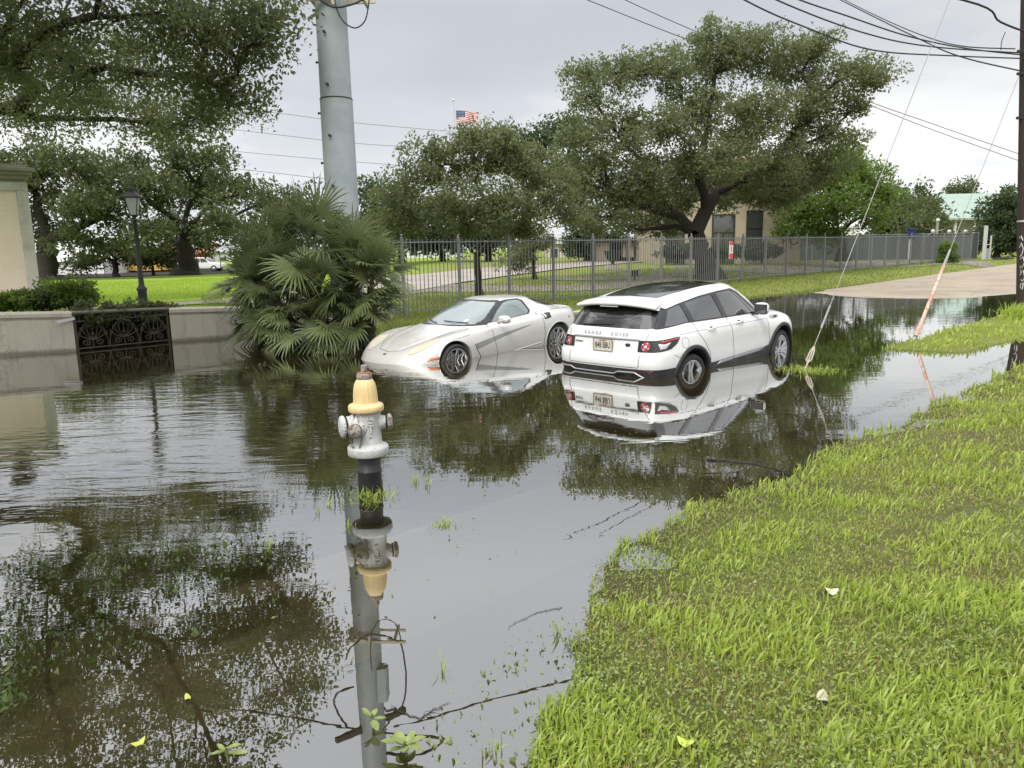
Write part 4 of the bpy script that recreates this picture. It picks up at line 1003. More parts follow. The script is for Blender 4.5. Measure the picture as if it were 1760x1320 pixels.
# ================================================================== garden walls, gate, pillar, lamp
def plaster_wall(name, pts, top_z, th, label, group=None, back=Vector((0, 1, 0))):
    root = empty(name, pts[0], 0, label, 'wall', group); o = Vector(pts[0])
    P_ = [Vector(p)-o for p in pts]; m_ = MB(); vs = []
    nrm = []
    for i in range(len(P_)):
        d = (P_[min(i+1, len(P_)-1)]-P_[max(i-1, 0)]).normalized(); nrm.append(Vector((-d.y, d.x, 0)))
    for p, n_, z in zip(P_, nrm, top_z):
        zz = z-o.z
        prof = [(0, -.6), (0.0, zz-.14), (-.015, zz-.11), (-.03, zz-.09), (-.03, zz-.03), (-.015, zz-.008), (.02, zz), (th-.02, zz), (th+.01, zz-.02), (th+.02, zz-.06), (th, zz-.10), (th, -.6)]
        for a, b in prof: vs.append(p+n_*a+Vector((0, 0, b)))
    k = 12
    m_.add(vs, [(i*k+j, i*k+j+1, (i+1)*k+j+1, (i+1)*k+j) for i in range(len(P_)-1) for j in range(k-1)], 0, False)
    m_.add(vs[:k], [tuple(range(k))]); m_.add(vs[-k:], [tuple(range(k))[::-1]])
    m_.build('wall_face', M['stucco'], root, bevel=.02); return root
def stucco(name, a, b, wet):
    t = NT(name); P_ = t.pos(); sp = t.n('ShaderNodeSeparateXYZ'); t.l(P_, sp.inputs[0])
    c = t.mix(t.noise(2.2, 5, .6, P_), a, b)
    c = t.mix(t.ramp(t.noise(7, 6, .75, t.mapv(P_, (1, 1, .35))), [(.52, 0.), (.75, .5)]), c, tuple(q*.6 for q in b))
    c = t.mix(t.ramp(t.noise(6, 5, .7, t.mapv(P_, (1.6, 1.6, .12))), [(.55, 0.), (.72, .55)]), c, tuple(q*.42 for q in b))
    vor = t.n('ShaderNodeTexVoronoi'); vor.feature = 'DISTANCE_TO_EDGE'; vor.inputs['Scale'].default_value = .9; av = t.n('ShaderNodeVectorMath'); t.l(P_, av.inputs[0]); t.l(t.noise(2.5, 4, .6, P_, 'Color'), av.inputs[1]); t.l(av.outputs[0], vor.inputs['Vector'])
    c = t.mix(t.ramp(vor.outputs['Distance'], [(0., .6), (.010, 0.)]), c, tuple(q*.3 for q in b))
    h = t.math('ADD', sp.outputs[2], t.math('MULTIPLY', t.noise(5, 4, .6, P_), .12))
    c = t.mix(t.ramp(h, [(.09, .75), (.16, .0)]), c, wet)
    return t.done(t.principled(c, .88, 0, t.bump(t.noise(25, 5, .7, P_), .4, .01), .25))
M['stucco'] = stucco('stucco_wall', (.42, .39, .31), (.52, .49, .41), (.12, .105, .07))
A0, A1, A2, A3 = G(-90, 617), G(131, 604.5), G(296, 588), G(379, 582.5)
A4 = G(470, 574)
plaster_wall('garden_wall', [A0, A1], [.80, .745], .3, 'weathered beige plaster wall rising from the water left of the iron panel')
plaster_wall('garden_wall', [A2, A3, A4, Vector((-2.9, 18.9, 0))], [.69, .665, .60, .32], .3, 'weathered beige plaster wall between the iron panel and the fan palm')
def build_iron():
    root = empty('iron_railing', A1, math.atan2(A2.y-A1.y, A2.x-A1.x), 'low rusty scrollwork iron panel set between two plaster walls', 'railing')
    L = (A2-A1).length; X0, X1 = .05, L-.03
    mt = M['rusty_iron']
    m_ = MB(); m_.tube([(0, .06, .72), (L/2, .06, .70), (L, .06, .675)], .035, 10); m_.build('top_rail', simple('mossy_iron', (.16, .16, .12), .8, var=.4, vs=10), root)
    m_ = MB(); m_.box((L/2, .06, .555), (X1-X0, .022, .022)); m_.build('middle_rail', mt, root)
    m_ = MB(); m_.box((L/2, .06, .045), (X1-X0, .022, .022)); m_.build('bottom_rail', mt, root)
    for x in (X0, X1): m_ = MB(); m_.box((x, .06, .30), (.035, .035, .86)); m_.build('upright', mt, root)
    def scroll(cx, cz, r, a0, turns, s_=1, y=.06):
        return [(cx+s_*r*(1-.8*k/22)*math.cos(a0+turns*2*math.pi*k/22), y, cz+r*(1-.8*k/22)*math.sin(a0+turns*2*math.pi*k/22)) for k in range(23)]
    nfan = 3; W_ = (X1-X0)/nfan
    for k in range(nfan):
        cx = X0+W_*(k+.5); m_ = MB(); r_ = .0085
        for s_ in (-1, 1):
            m_.tube(scroll(cx+s_*W_*.22, .15, .075, R(90), 1.5, s_), r_, 5)
            m_.tube([(cx+s_*W_*.22, .06, .225), (cx+s_*W_*.05, .06, .21), (cx, .06, .19)], r_, 5)
            for q in (20, 45, 68):
                e = (cx+s_*W_*.42*math.cos(R(q)), .06, .20+.26*math.sin(R(q)))
                pts = [(cx+(e[0]-cx)*t_+s_*.03*math.sin(math.pi*t_), .06, .19+(e[2]-.19)*t_) for t_ in np.linspace(0, 1, 7)]
                m_.tube(pts, r_, 5); m_.tube(scroll(e[0]-s_*.0, e[2]+.025, .042, R(-90), 1.3, s_), r_*.8, 5)
            m_.tube([(cx+s_*W_*.48*math.cos(R(q)), .06, .06+.48*math.sin(R(q))) for q in range(0, 91, 10)], r_, 5)
        m_.tube([(cx, .06, .05), (cx, .06, .53)], r_, 5); m_.tube(scroll(cx, .47, .04, 0, 1.2), r_*.8, 5)
        m_.lathe([(.0001, -.025), (.02, -.015), (.028, 0), (.02, .015), (.0001, .025)], (cx, .06, .30), n=8)
        for j in range(4):
            x = cx-W_/2+W_*(j+.5)/4; m_.tube([(x, .06, .56), (x+.03, .06, .61), (x, .06, .65), (x-.02, .06, .62)], r_*.8, 5)
        m_.build('scrollwork', mt, root)
    p = MB(); p.box((-.12, -.03, .60), (.30, .02, .05), rot=Matrix.Rotation(R(-8), 3, 'Y')); p.build('latch_plate', M['galv2'], root)
build_iron()

def build_pillar():
    c = D(-2, 508, 22); z0 = .35; root = empty('gate_pillar', (c.x, 22, z0), R(38), 'tall grey stone pillar with pale brick panel and ball finial at the left edge', 'pillar')
    st = simple('pillar_stone', (.47, .455, .42), .85, var=.1, vs=2, bump=.006, bs=30, dirt=(.28, .28, .25), dirts=1.5)
    br = NT('pale_brick'); P_ = br.co(); bk = br.n('ShaderNodeTexBrick'); bk.inputs['Scale'].default_value = 4.5; bk.inputs['Color1'].default_value = (.70, .60, .52, 1); bk.inputs['Color2'].default_value = (.64, .55, .48, 1); bk.inputs['Mortar'].default_value = (.55, .48, .42, 1); bk.inputs['Mortar Size'].default_value = .015; bk.inputs['Brick Width'].default_value = .9; bk.inputs['Row Height'].default_value = .32
    br.l(br.mapv(P_, (1, 1, 1), (R(90), 0, 0)), bk.inputs[0]); brm = br.done(br.principled(br.mix(br.noise(1.5, 4, .6, P_), bk.outputs[0], (.66, .57, .49)), .85, 0, br.bump(bk.outputs['Fac'], .4, -.004), .3))
    h = 3.62; m_ = MB(); m_.box((0, .3, h/2), (2.08, .5, h)); m_.build('shaft', st, root, bevel=.02)
    m_ = MB()
    for x in (-.90, .90): m_.box((x, .03, 1.85), (.29, .12, 2.9))
    m_.box((0, .031, 3.42), (2.09, .12, .24)); m_.box((0, .031, .28), (2.09, .12, .26)); m_.build('frame', st, root, bevel=.015)
    m_ = MB(); m_.box((0, .04, 1.85), (1.5, .06, 2.9)); m_.build('brick_panel', brm, root)
    m_ = MB(); m_.box((0, .5, h+.06), (2.22, 1.15, .12)); m_.box((0, .5, h+.17), (2.36, 1.3, .10)); m_.box((0, .5, h+.27), (2.5, 1.42, .10)); m_.box((0, .5, h+.36), (2.1, 1.1, .08)); m_.build('cornice', simple('mossy_stone', (.24, .235, .20), .9, var=.4, vs=5, bump=.01), root, bevel=.012)
    m_ = MB(); m_.lathe([(.30, h+.38), (.30, h+.46), (.16, h+.50), (.12, h+.56), (.20, h+.60)]+[(.36*math.cos(R(q)), h+.93+.36*math.sin(R(q))) for q in range(-65, 91, 11)], (0, .5, 0), n=28); m_.build('ball_finial', simple('dark_stone', (.07, .07, .065), .9, var=.5, vs=6, bump=.01), root)
    m_ = MB(); m_.box((.0, .1, .10), (2.7, 1.9, .2)); m_.lathe([(.9, .2), (.85, .36), (.5, .44), (.0001, .46)], (.85, -.7, 0), n=24); m_.build('plinth', M['stucco'], root, bevel=.03)
build_pillar()

def build_lamp():
    p = D(247, 527, 18.5); root = empty('street_lamp', (p.x, 18.5, .5), 0, 'black iron lamp post with glazed lantern standing behind the iron panel', 'street lamp')
    m_ = MB(); m_.lathe([(.15, -.1), (.15, .04), (.115, .08), (.105, .12), (.10, .40), (.12, .43), (.12, .46), (.075, .52), (.06, .60), (.048, 1.4), (.042, 2.05), (.055, 2.06), (.055, 2.10), (.035, 2.12), (.06, 2.17), (.085, 2.19)], n=20); m_.build('post', M['iron'], root)
    z0, z1 = 2.19, 2.60; a, b = .105, .20
    gm = simple('frosted_pane', (.50, .52, .50), .3, spec=.6, var=.1)
    m_ = MB()
    for k in range(4):
        q0, q1 = R(45+90*k), R(135+90*k)
        m_.add([(a*math.cos(q0), a*math.sin(q0), z0), (a*math.cos(q1), a*math.sin(q1), z0), (b*math.cos(q1), b*math.sin(q1), z1), (b*math.cos(q0), b*math.sin(q0), z1)], [(0, 1, 2, 3)])
    lan = MB()
    for k in range(4):
        q0, q1 = R(45+90*k), R(135+90*k); P0 = Vector((a*math.cos(q0), a*math.sin(q0), z0)); P1 = Vector((b*math.cos(q0), b*math.sin(q0), z1)); Q1 = Vector((b*math.cos(q1), b*math.sin(q1), z1)); Q0 = Vector((a*math.cos(q1), a*math.sin(q1), z0))
        lan.tube([P0, P1], .013, 6); lan.tube([P1, Q1], .013, 6); lan.tube([P0, Q0], .012, 6)
    lan.lathe([(.24*1.2, z1), (.245*1.2, z1+.015), (.15, z1+.10), (.085, z1+.15), (.07, z1+.155), (.07, z1+.19), (.095, z1+.20), (.05, z1+.235), (.02, z1+.25), (.025, z1+.27), (.0001, z1+.32)], n=4, smooth=False, rot=Matrix.Rotation(R(45), 3, 'Z'))
    lo = lan.build('lantern_frame', M['iron'], root); root_rot = R(12)
    m_.build('lantern_glass', gm, lo); root.rotation_euler.z = root_rot
    q = MB(); q.lathe([(.03, 2.20), (.03, 2.34), (.018, 2.40), (.0001, 2.41)], n=10); q.build('bulb_holder', M['galv2'], lo)
build_lamp()

# ================================================================== steel transmission pole
PX, PY = -3.17, 14.9
def build_steel_pole():
    root = empty('transmission_pole', (PX, PY, -.3), 0, 'tall pale grey tubular steel transmission pole rising behind the fan palm', 'utility pole')
    m_ = MB(); m_.lathe([(.315, 0), (.312, 1.5), (.300, 4.82), (.300, 4.83)], n=36); m_.build('shaft', M['galv'], root)
    m_ = MB(); m_.lathe([(.288, 4.83), (.282, 6.5), (.26, 11.5)], n=36); m_.build('shaft', M['galv'], root)
    m_ = MB(); m_.lathe([(.296, 4.822), (.3035, 4.825), (.3035, 4.845), (.290, 4.850)], n=36); m_.build('joint_ring', M['cable'], root)
    for k, z in enumerate((2.4, 3.25, 4.15, 5.05, 5.95)):
        for ang in (255, 178):
            zz = z+.0+(.45 if ang == 178 else 0); q = R(ang); b = MB(); rr = .30 if zz < 4.8 else .283
            d = Vector((math.cos(q), math.sin(q), 0)); b.tube([d*(rr-.02)+Vector((0, 0, zz)), d*(rr+.05)+Vector((0, 0, zz))], .020, 8); b.tube([d*(rr+.05)+Vector((0, 0, zz)), d*(rr+.055)+Vector((0, 0, zz))], .028, 8)
            b.build('step_bolt', M['iron'], root)
    cream = simple('painted_bracket', (.62, .58, .48), .6, var=.1)
    m_ = MB(); m_.box((.25, -.36, 6.50), (1.25, .05, .07), rz=R(-4)); m_.box((.22, .33, 6.62), (1.1, .05, .07), rz=R(-4)); m_.box((-.33, 0, 6.56), (.05, .75, .06)); m_.box((.62, 0, 6.54), (.05, .7, .06)); m_.build('bracket', cream, root)
    m_ = MB(); m_.box((.13, -.40, 6.6), (.05, .03, .45)); m_.build('riser_strap', cream, root)
    # equipment above the frame that the water mirrors
    m_ = MB(); m_.box((.30, -.1, 7.6), (.22, .3, .7)); m_.build('junction_box', M['galv'], root, bevel=.03)
    m_ = MB(); m_.box((-.02, 0, 8.6), (1.7, .1, .12), rz=R(40)); m_.build('cross_arm', M['iron'], root)
build_steel_pole()
def cable(name, pts, r, label, group=None, n=6, mat_='cable', smooth_k=7):
    P_ = [Vector(p) for p in pts]; out = []
    ext = [P_[0]*2-P_[1]]+P_+[P_[-1]*2-P_[-2]]
    for i in range(1, len(ext)-2):
        for j in range(smooth_k):
            t_ = j/smooth_k; a, b, c, d = ext[i-1:i+3]
            out.append(.5*((2*b)+(c-a)*t_+(2*a-5*b+4*c-d)*t_**2+(3*b-a-3*c+d)*t_**3))
    out.append(P_[-1]); m_ = MB(); m_.tube(out, r, n, cap=False); o = m_.build(name, M[mat_])
    return tag(o, label, 'cable', group)
z6 = lambda dx, dy, z: (PX+dx, PY+dy, z)
cable('loop_cable', [z6(-.38, -.38, 6.6), z6(-.25, -.5, 6.28), z6(.1, -.48, 6.02), z6(.42, -.5, 6.02), z6(.68, -.42, 6.15), z6(.78, -.38, 6.3), z6(.82, -.3, 7.0), z6(.75, -.3, 7.6), z6(.5, -.35, 7.9), z6(.2, -.3, 8.3)], .018, 'thick black cable looping under the bracket of the steel pole')
cable('loop_cable', [z6(.15, -.43, 6.9), z6(.15, -.45, 6.3), z6(.25, -.46, 5.85), z6(.48, -.45, 5.66), z6(.68, -.42, 5.78), z6(.76, -.38, 6.1), z6(.78, -.36, 6.3)], .012, 'thin black cable hanging lowest in a loop under the pole bracket')
cable('loop_cable', [z6(-.25, -.4, 7.2), z6(-.6, -.4, 7.35), z6(-.7, -.3, 7.7), z6(-.5, -.3, 8.1), z6(-.25, -.3, 8.2)], .02, 'black cable loop on the left side of the steel pole above the bracket')
cable('loop_cable', [z6(.3, -.3, 8.3), z6(1.0, -.2, 8.5), z6(1.5, .1, 8.8), z6(1.1, .1, 9.1), z6(.6, -.1, 9.0), z6(.3, -.2, 8.9)], .025, 'black coiled cable slack high on the right side of the steel pole')

# ================================================================== wooden pole, guys and overhead wires
UPX, UPY = 11.02, 17.0
def build_wood_pole():
    root = empty('utility_pole', (UPX+.50, UPY, -.2), 0, 'dark creosoted wooden utility pole with white graffiti at the right edge', 'utility pole')
    m_ = MB(); m_.lathe([(.155, 0), (.150, 3), (.13, 11.5)], n=20); m_.build('shaft', M['wood'], root)
    m_ = MB(); m_.lathe([(.158, 1.98+.32), (.158, 2.02+.32)], n=20); m_.build('band', M['galv2'], root)
    for z in (4.5, 5.4, 5.85):
        m_ = MB(); m_.box((-.14, -.04, z), (.16, .06, .05)); m_.lathe([(.03, z-.03), (.045, z), (.03, z+.03)], (-.22, -.05, 0), n=10); m_.build('insulator_hook', M['iron'], root)
    gr = MB(); random.seed(3)
    def P(u, z): q = R(205+u*60); rr = .156; return (rr*math.cos(q), rr*math.sin(q), z)
    for pts in ([(-.1, 1.75), (.1, 1.85), (.35, 1.72), (.2, 1.6), (-.05, 1.55)], [(0, 1.5), (.3, 1.55), (.5, 1.42), (.25, 1.3), (.0, 1.35), (.1, 1.2)], [(.0, 1.15), (.35, 1.25), (.55, 1.1), (.3, 1.0), (.1, 1.05)], [(-.15, 1.95), (.05, 2.0), (.3, 1.9)], [(.1, .95), (.4, .98), (.3, .82), (.05, .86), (.1, .95)]):
        gr.tube([P(*p) for p in pts], .009, 5)
    gr.build('graffiti', simple('spray_paint', (.62, .62, .62), .8), root); root.rotation_euler.y = -math.atan2(.56, 6.7)
build_wood_pole()
M['guy'] = simple('guy_strand', (.30, .29, .27), .6, .3)
def guy(name, a, b, label, rod=.35):
    root = empty(name, a, 0, label, 'guy wire'); v = Vector(b)-Vector(a); m_ = MB(); m_.tube([v*0+v.normalized()*rod, v], .0065, 6); m_.build('wire', M['guy'], root)
    d = v.normalized(); k = MB(); k.tube([-d*.4, d*rod*.9], .012, 6); s_ = d.cross(Vector((0, 0, 1))).normalized()
    for q in (-1, 1): k.tube([d*.06, d*.12+s_*q*.035, d*.26+s_*q*.028, d*.34], .011, 6)
    k.tube([d*.1+s_*.04, d*.1-s_*.04], .010, 6); k.build('anchor_shackle', simple('guy_fitting', (.42, .38, .30), .6, .4, var=.3, vs=20), root)
    k = MB(); k.tube([v*.03+d*.2, v*.03+d*.6], .016, 8); k.build('wire_grip', M['guy'], root)
    return root, v
guy('guy_wire', (4.09, 10.42, .04), (UPX-.1, UPY, 11.4), 'long steel guy wire rising from its shackle in the grass tuft beside the white vehicle')
g2, gv = guy('guy_wire', (7.12, 13.3, .05), (UPX-.1, UPY, 5.2), 'short guy wire with peeling red and white tube guard standing on the grass island')
def guard_mat():
    t = NT('peeling_guard'); c0 = t.co(); n1 = t.noise(3.2, 5, .7, t.mapv(c0, (1, 1, .5)))
    c = t.mix(t.ramp(n1, [(.38, 0.), (.50, 1.)]), (.50, .22, .15), (.58, .47, .39)); c = t.mix(t.ramp(t.noise(14, 4, .7, c0), [(.5, 0.), (.62, .8)]), c, (.45, .18, .12))
    return t.done(t.principled(c, .7))
d_ = gv.normalized(); m_ = MB(); m_.tube([d_*.03, d_*1.72], [.032, .030], 12); m_.tube([d_*1.72, d_*2.15], [.028, .020], 12, m=1); m_.build('tube_guard', [guard_mat(), M['guy']], g2)
WG = 'overhead wires strung from the wooden pole'
UP_ = lambda z: (UPX+.16, UPY-.05, z)
cable('overhead_wire', [UP_(5.45), D(1640, 96, 16), D(1500, 86, 14.6), D(1380, 45, 13.4), D(1280, 0, 12.4), D(1150, -80, 11.2)], .013, 'lowest sagging overhead wire leaving the wooden pole', WG)
cable('overhead_wire', [UP_(5.55), D(1600, 80, 15.8), D(1480, 55, 14.5), D(1335, 0, 13), D(1250, -50, 12)], .013, 'sagging overhead wire second from the bottom at the wooden pole', WG)
cable('overhead_wire', [UP_(5.50), D(1660, 83, 16.5), D(1560, 62, 15.6), D(1455, 27, 14.5), D(1375, 0, 13.8), D(1280, -40, 13)], .013, 'straight taut overhead wire just above the sagging pair', WG)
cable('overhead_wire', [UP_(5.15), D(1650, 97, 18), D(1570, 62, 20), D(1445, 0, 24), D(1380, -35, 26)], .015, 'overhead wire meeting the wooden pole lowest, under the insulators', WG)
cable('overhead_wire', [D(1745, 84, 17.2), D(1660, 80, 18), D(1600, 66, 20), D(1530, 38, 22), D(1452, 0, 24.5), D(1400, -30, 26)], .013, 'overhead wire running beside the lowest pole wire and crossing the guy', WG)
cable('overhead_wire', [UP_(5.9), D(1720, 38, 16.6), D(1655, 0, 16), (4.5, 16, 7.25), (-2.7, 14.8, 8.3)], .02, 'thick bundled cable leaving the wooden pole at the top right corner', WG)
cable('overhead_wire', [(-3.5, 14.9, 8.4), (-7.5, 15.2, 8.0), (-12.5, 15.6, 8.6), (-24, 16.5, 10)], .02, 'thick cable running left from the steel pole above the picture', WG)
cable('drop_wire', [D(1728, 55, 16.9), D(1722, 70, 16.8), D(1720, 86, 16.9)], .008, 'short loose wire end hanging below the bundled cable near the wooden pole')
M['far_cable'] = simple('far_cable', (.22, .22, .23), .7)
FG = 'distant power lines behind the main oak'
cable('power_line', [D(960, -20, 40), D(1010, 0, 42), D(1208, 78, 46), D(1480, 175, 52), D(1600, 222, 54), D(1790, 290, 58)], .022, 'distant power line passing the top of the big oak, lower of the pair', FG)
cable('power_line', [D(1030, -25, 44), D(1075, 0, 46), D(1210, 60, 48), D(1455, 160, 52), D(1600, 212, 55), D(1790, 278, 58)], .022, 'distant power line passing the top of the big oak, upper of the pair', FG)
for a, lab in (([(200, 168), (440, 190), (620, 212), (860, 232), (1000, 240)], 'faint uppermost'), ([(200, 200), (430, 226), (620, 247), (800, 256), (1000, 262)], 'darker second'), ([(200, 240), (425, 262), (560, 274), (720, 286), (900, 294)], 'third from the top'), ([(200, 268), (470, 297), (560, 307), (700, 316), (900, 326)], 'faint lowest')):
    cable('power_line', [D(x, y, 95) for x, y in a], .034, lab+' of the four far power lines crossing behind the steel pole', 'four far power lines behind the steel pole', 5, 'far_cable')

# ================================================================== fence along the street
def build_fence():
    root = empty('picket_fence', (-2.66, 19.15, 0), 0, 'long grey steel picket fence with ball-topped posts along the far verge', 'fence')
    o = Vector((-2.66, 19.15, 0)); sp = 1.8285
    P0 = [o+TS*(sp*n) for n in range(-1, 26)]
    for i, p in enumerate(P0):
        q = p-o; g = gz(p)-.05; m_ = MB(); m_.box((q.x, q.y, (g+2.04)/2), (.065, .065, 2.04-g), rz=SA)
        m_.lathe([(.045, 2.04), (.05, 2.055), (.02, 2.065), (.015, 2.08)]+[(.034*math.cos(R(k)), 2.112+.034*math.sin(R(k))) for k in range(-60, 91, 25)], q, n=10)
        m_.build('post', M['fence'], root)
        if i < len(P0)-1:
            p2 = P0[i+1]; m_ = MB(); d = (p2-p)
            for zr in (1.94, None):
                for f0, f1 in ((0, 1),):
                    a = q+d*.02; b = q+d*.98; za = zr if zr else gz(p+d*.02)+.16; zb = zr if zr else gz(p+d*.98)+.16
                    m_.tube([a+Vector((0, 0, za)), b+Vector((0, 0, zb))], .019, 4, smooth=False)
            for k in range(1, 14):
                c = q+d*(k/14); g = gz(p+d*(k/14))+.05; m_.box((c.x, c.y, (g+2.01)/2), (.016, .016, 2.01-g), rz=SA)
            m_.build('picket_panel', M['fence'], root)
build_fence()
def kerb_blocks():
    m_ = MB(); random.seed(5)
    a = SW(9.3, 13.05); b = SW(15.5, 13.0); k = 0
    root = empty('edging_kerb', a, 0, 'broken pale concrete edging along the water behind the silver coupe', 'kerb')
    for i in range(9):
        if i in (3,): continue
        p = a.lerp(b, (i+.5)/9)-a; m_ = MB(); m_.box((p.x, p.y, .01), (.62, .22, .22), rz=SA+random.uniform(-.02, .02)); m_.build('block', M['stucco'], root, bevel=.02)
kerb_blocks()
# sign on the fence
def fence_sign():
    p = D(1256.5, 430, 29.2); root = empty('warning_sign', p, SA-R(2), 'small red and white warning sign fixed to the picket fence', 'sign')
    m_ = MB(); m_.box((0, 0, 0), (.26, .012, .66)); m_.build('plate', simple('sign_white', (.72, .70, .68), .5), root)
    m_ = MB(); m_.box((0, -.010, .26), (.25, .006, .13)); m_.box((0, -.010, -.22), (.25, .006, .20)); m_.build('red_bands', simple('sign_red', (.62, .07, .08), .5), root)
    m_ = MB(); m_.box((0, -.010, .06), (.05, .006, .14)); m_.box((0, -.010, -.04), (.05, .006, .04)); m_.build('mark', simple('sign_red2', (.55, .08, .08), .5), root)
fence_sign()
# corner gate at the end of the fence
def end_gate():
    p = D(1690, 447, 51.2); root = empty('chain_link_gate', (p.x, p.y, .2), SA, 'galvanised chain link gate with tall posts at the far end of the fence', 'gate')
    for dx, h_ in ((-.25, 2.4), (.0, 2.15), (.12, 2.4), (.30, 2.35), (1.35, 1.75)):
        m_ = MB(); m_.tube([(dx, -.0, -.2), (dx, 0, h_)], .055, 8); m_.build('post', M['galv2'], root)
    m_ = MB(); m_.tube([(.3, 0, 1.15), (1.35, 0, 1.15)], .03, 6); m_.tube([(.3, 0, .1), (1.35, 0, .1)], .03, 6); m_.build('frame', M['galv2'], root)
    m_ = MB(); m_.box((.84, .02, .5), (.75, .02, .8)); m_.build('panel', simple('gate_panel', (.30, .33, .34), .6), root)
end_gate()
def screen_fence():
    a = D(1345, 430, 52); b = D(1680, 428, 55); a.z = b.z = 0
    root = empty('screened_fence', a, 0, 'dark green privacy-screened fence behind the far end of the picket fence', 'fence'); d = b-a
    rz = math.atan2(d.y, d.x); L = d.length
    t = NT('privacy_screen'); P_ = t.co(); c = t.mix(t.noise(.5, 4, .6, P_), (.040, .052, .052), (.065, .082, .080)); wv = t.n('ShaderNodeTexWave'); wv.inputs['Scale'].default_value = 2.; wv.inputs['Distortion'].default_value = 1.5; t.l(P_, wv.inputs[0])
    c = t.mix(.2, c, wv.outputs[0], 'MULTIPLY'); sm = t.done(t.principled(c, .8))
    n = 60; vs = []
    for i in range(n+1):
        q = d*(i/n); off = .03*math.sin(i*1.7); 
        for z in (.38, 2.12+.02*math.sin(i*.9)): vs.append((q.x-off*math.sin(rz), q.y+off*math.cos(rz), z))
    m_ = MB(); m_.add(vs, [(2*i, 2*i+1, 2*i+3, 2*i+2) for i in range(n)], 0, True); m_.build('screen', sm, root, fixn=False)
    m_ = MB(); m_.tube([(0, 0, 2.15), (d.x, d.y, 2.15)], .03, 6); m_.build('top_rail', M['fence'], root)
    for i in range(8): q = d*(i/7); m_ = MB(); m_.tube([(q.x, q.y, .3), (q.x, q.y, 2.2)], .04, 6); m_.build('post', M['fence'], root)
screen_fence()

# ================================================================== flag
def build_flag():
    p = D(783, 292, 60); root = empty('flagpole', (p.x, 60, .7), 0, 'tall white flagpole flying a flag beyond the trees', 'flagpole')
    m_ = MB(); m_.tube([(0, 0, 0), (0, 0, 12)], [.09, .055], 10); m_.build('pole', simple('pole_white', (.55, .55, .56), .5), root)
    m_ = MB(); m_.lathe([(.0001, -.1), (.07, -.07), (.1, 0), (.07, .07), (.0001, .1)], (0, 0, 12.1), n=10); m_.build('ball', M['galv2'], root)
    red, wh, bl = simple('flag_red', (.55, .05, .07), .8), simple('flag_white', (.72, .72, .72), .8), simple('flag_blue', (.035, .06, .16), .8)
    fl = empty('national_flag', (p.x+.12, 59.95, .7+11.35), 0, 'red white and blue striped flag with starred canton blowing to the right of its pole', 'flag')
    nx, nz = 26, 13; m_ = MB(); vs = []
    for i in range(nx+1):
        for j in range(nz+1):
            u, v = i/nx, j/nz; vs.append((.05+1.62*u, .16*math.sin(u*9+v)*u, -v*.98+.10*math.sin(u*5.5+.6)*u-.10*u*(1-v)+.30*(v-.5)*u*0.3))
    for i in range(nx):
        for j in range(nz):
            mi = 2 if (i < nx*.4 and j < 7) else (0 if j % 2 == 0 else 1)
            k = len(m_.v)
            m_.f.append([i*(nz+1)+j, i*(nz+1)+j+1, (i+1)*(nz+1)+j+1, (i+1)*(nz+1)+j]); m_.m.append(mi); m_.sm.append(True)
    m_.v = vs; o = m_.build('cloth', [red, wh, bl], fl, fixn=False)
    s_ = MB()
    for r_ in range(5):
        for c_ in range(6):
            u = (c_+.5+(.0))/6*.4; v = (r_+.5)/5*.53; x = .05+1.62*u; s_.box((x, .16*math.sin(u*9+v)*u-.012, -v*.98+.10*math.sin(u*5.5+.6)*u-.10*u*(1-v)), (.035, .004, .035), rot=Matrix.Rotation(R(45), 3, 'Y'))
    s_.build('stars', wh, o)
build_flag()

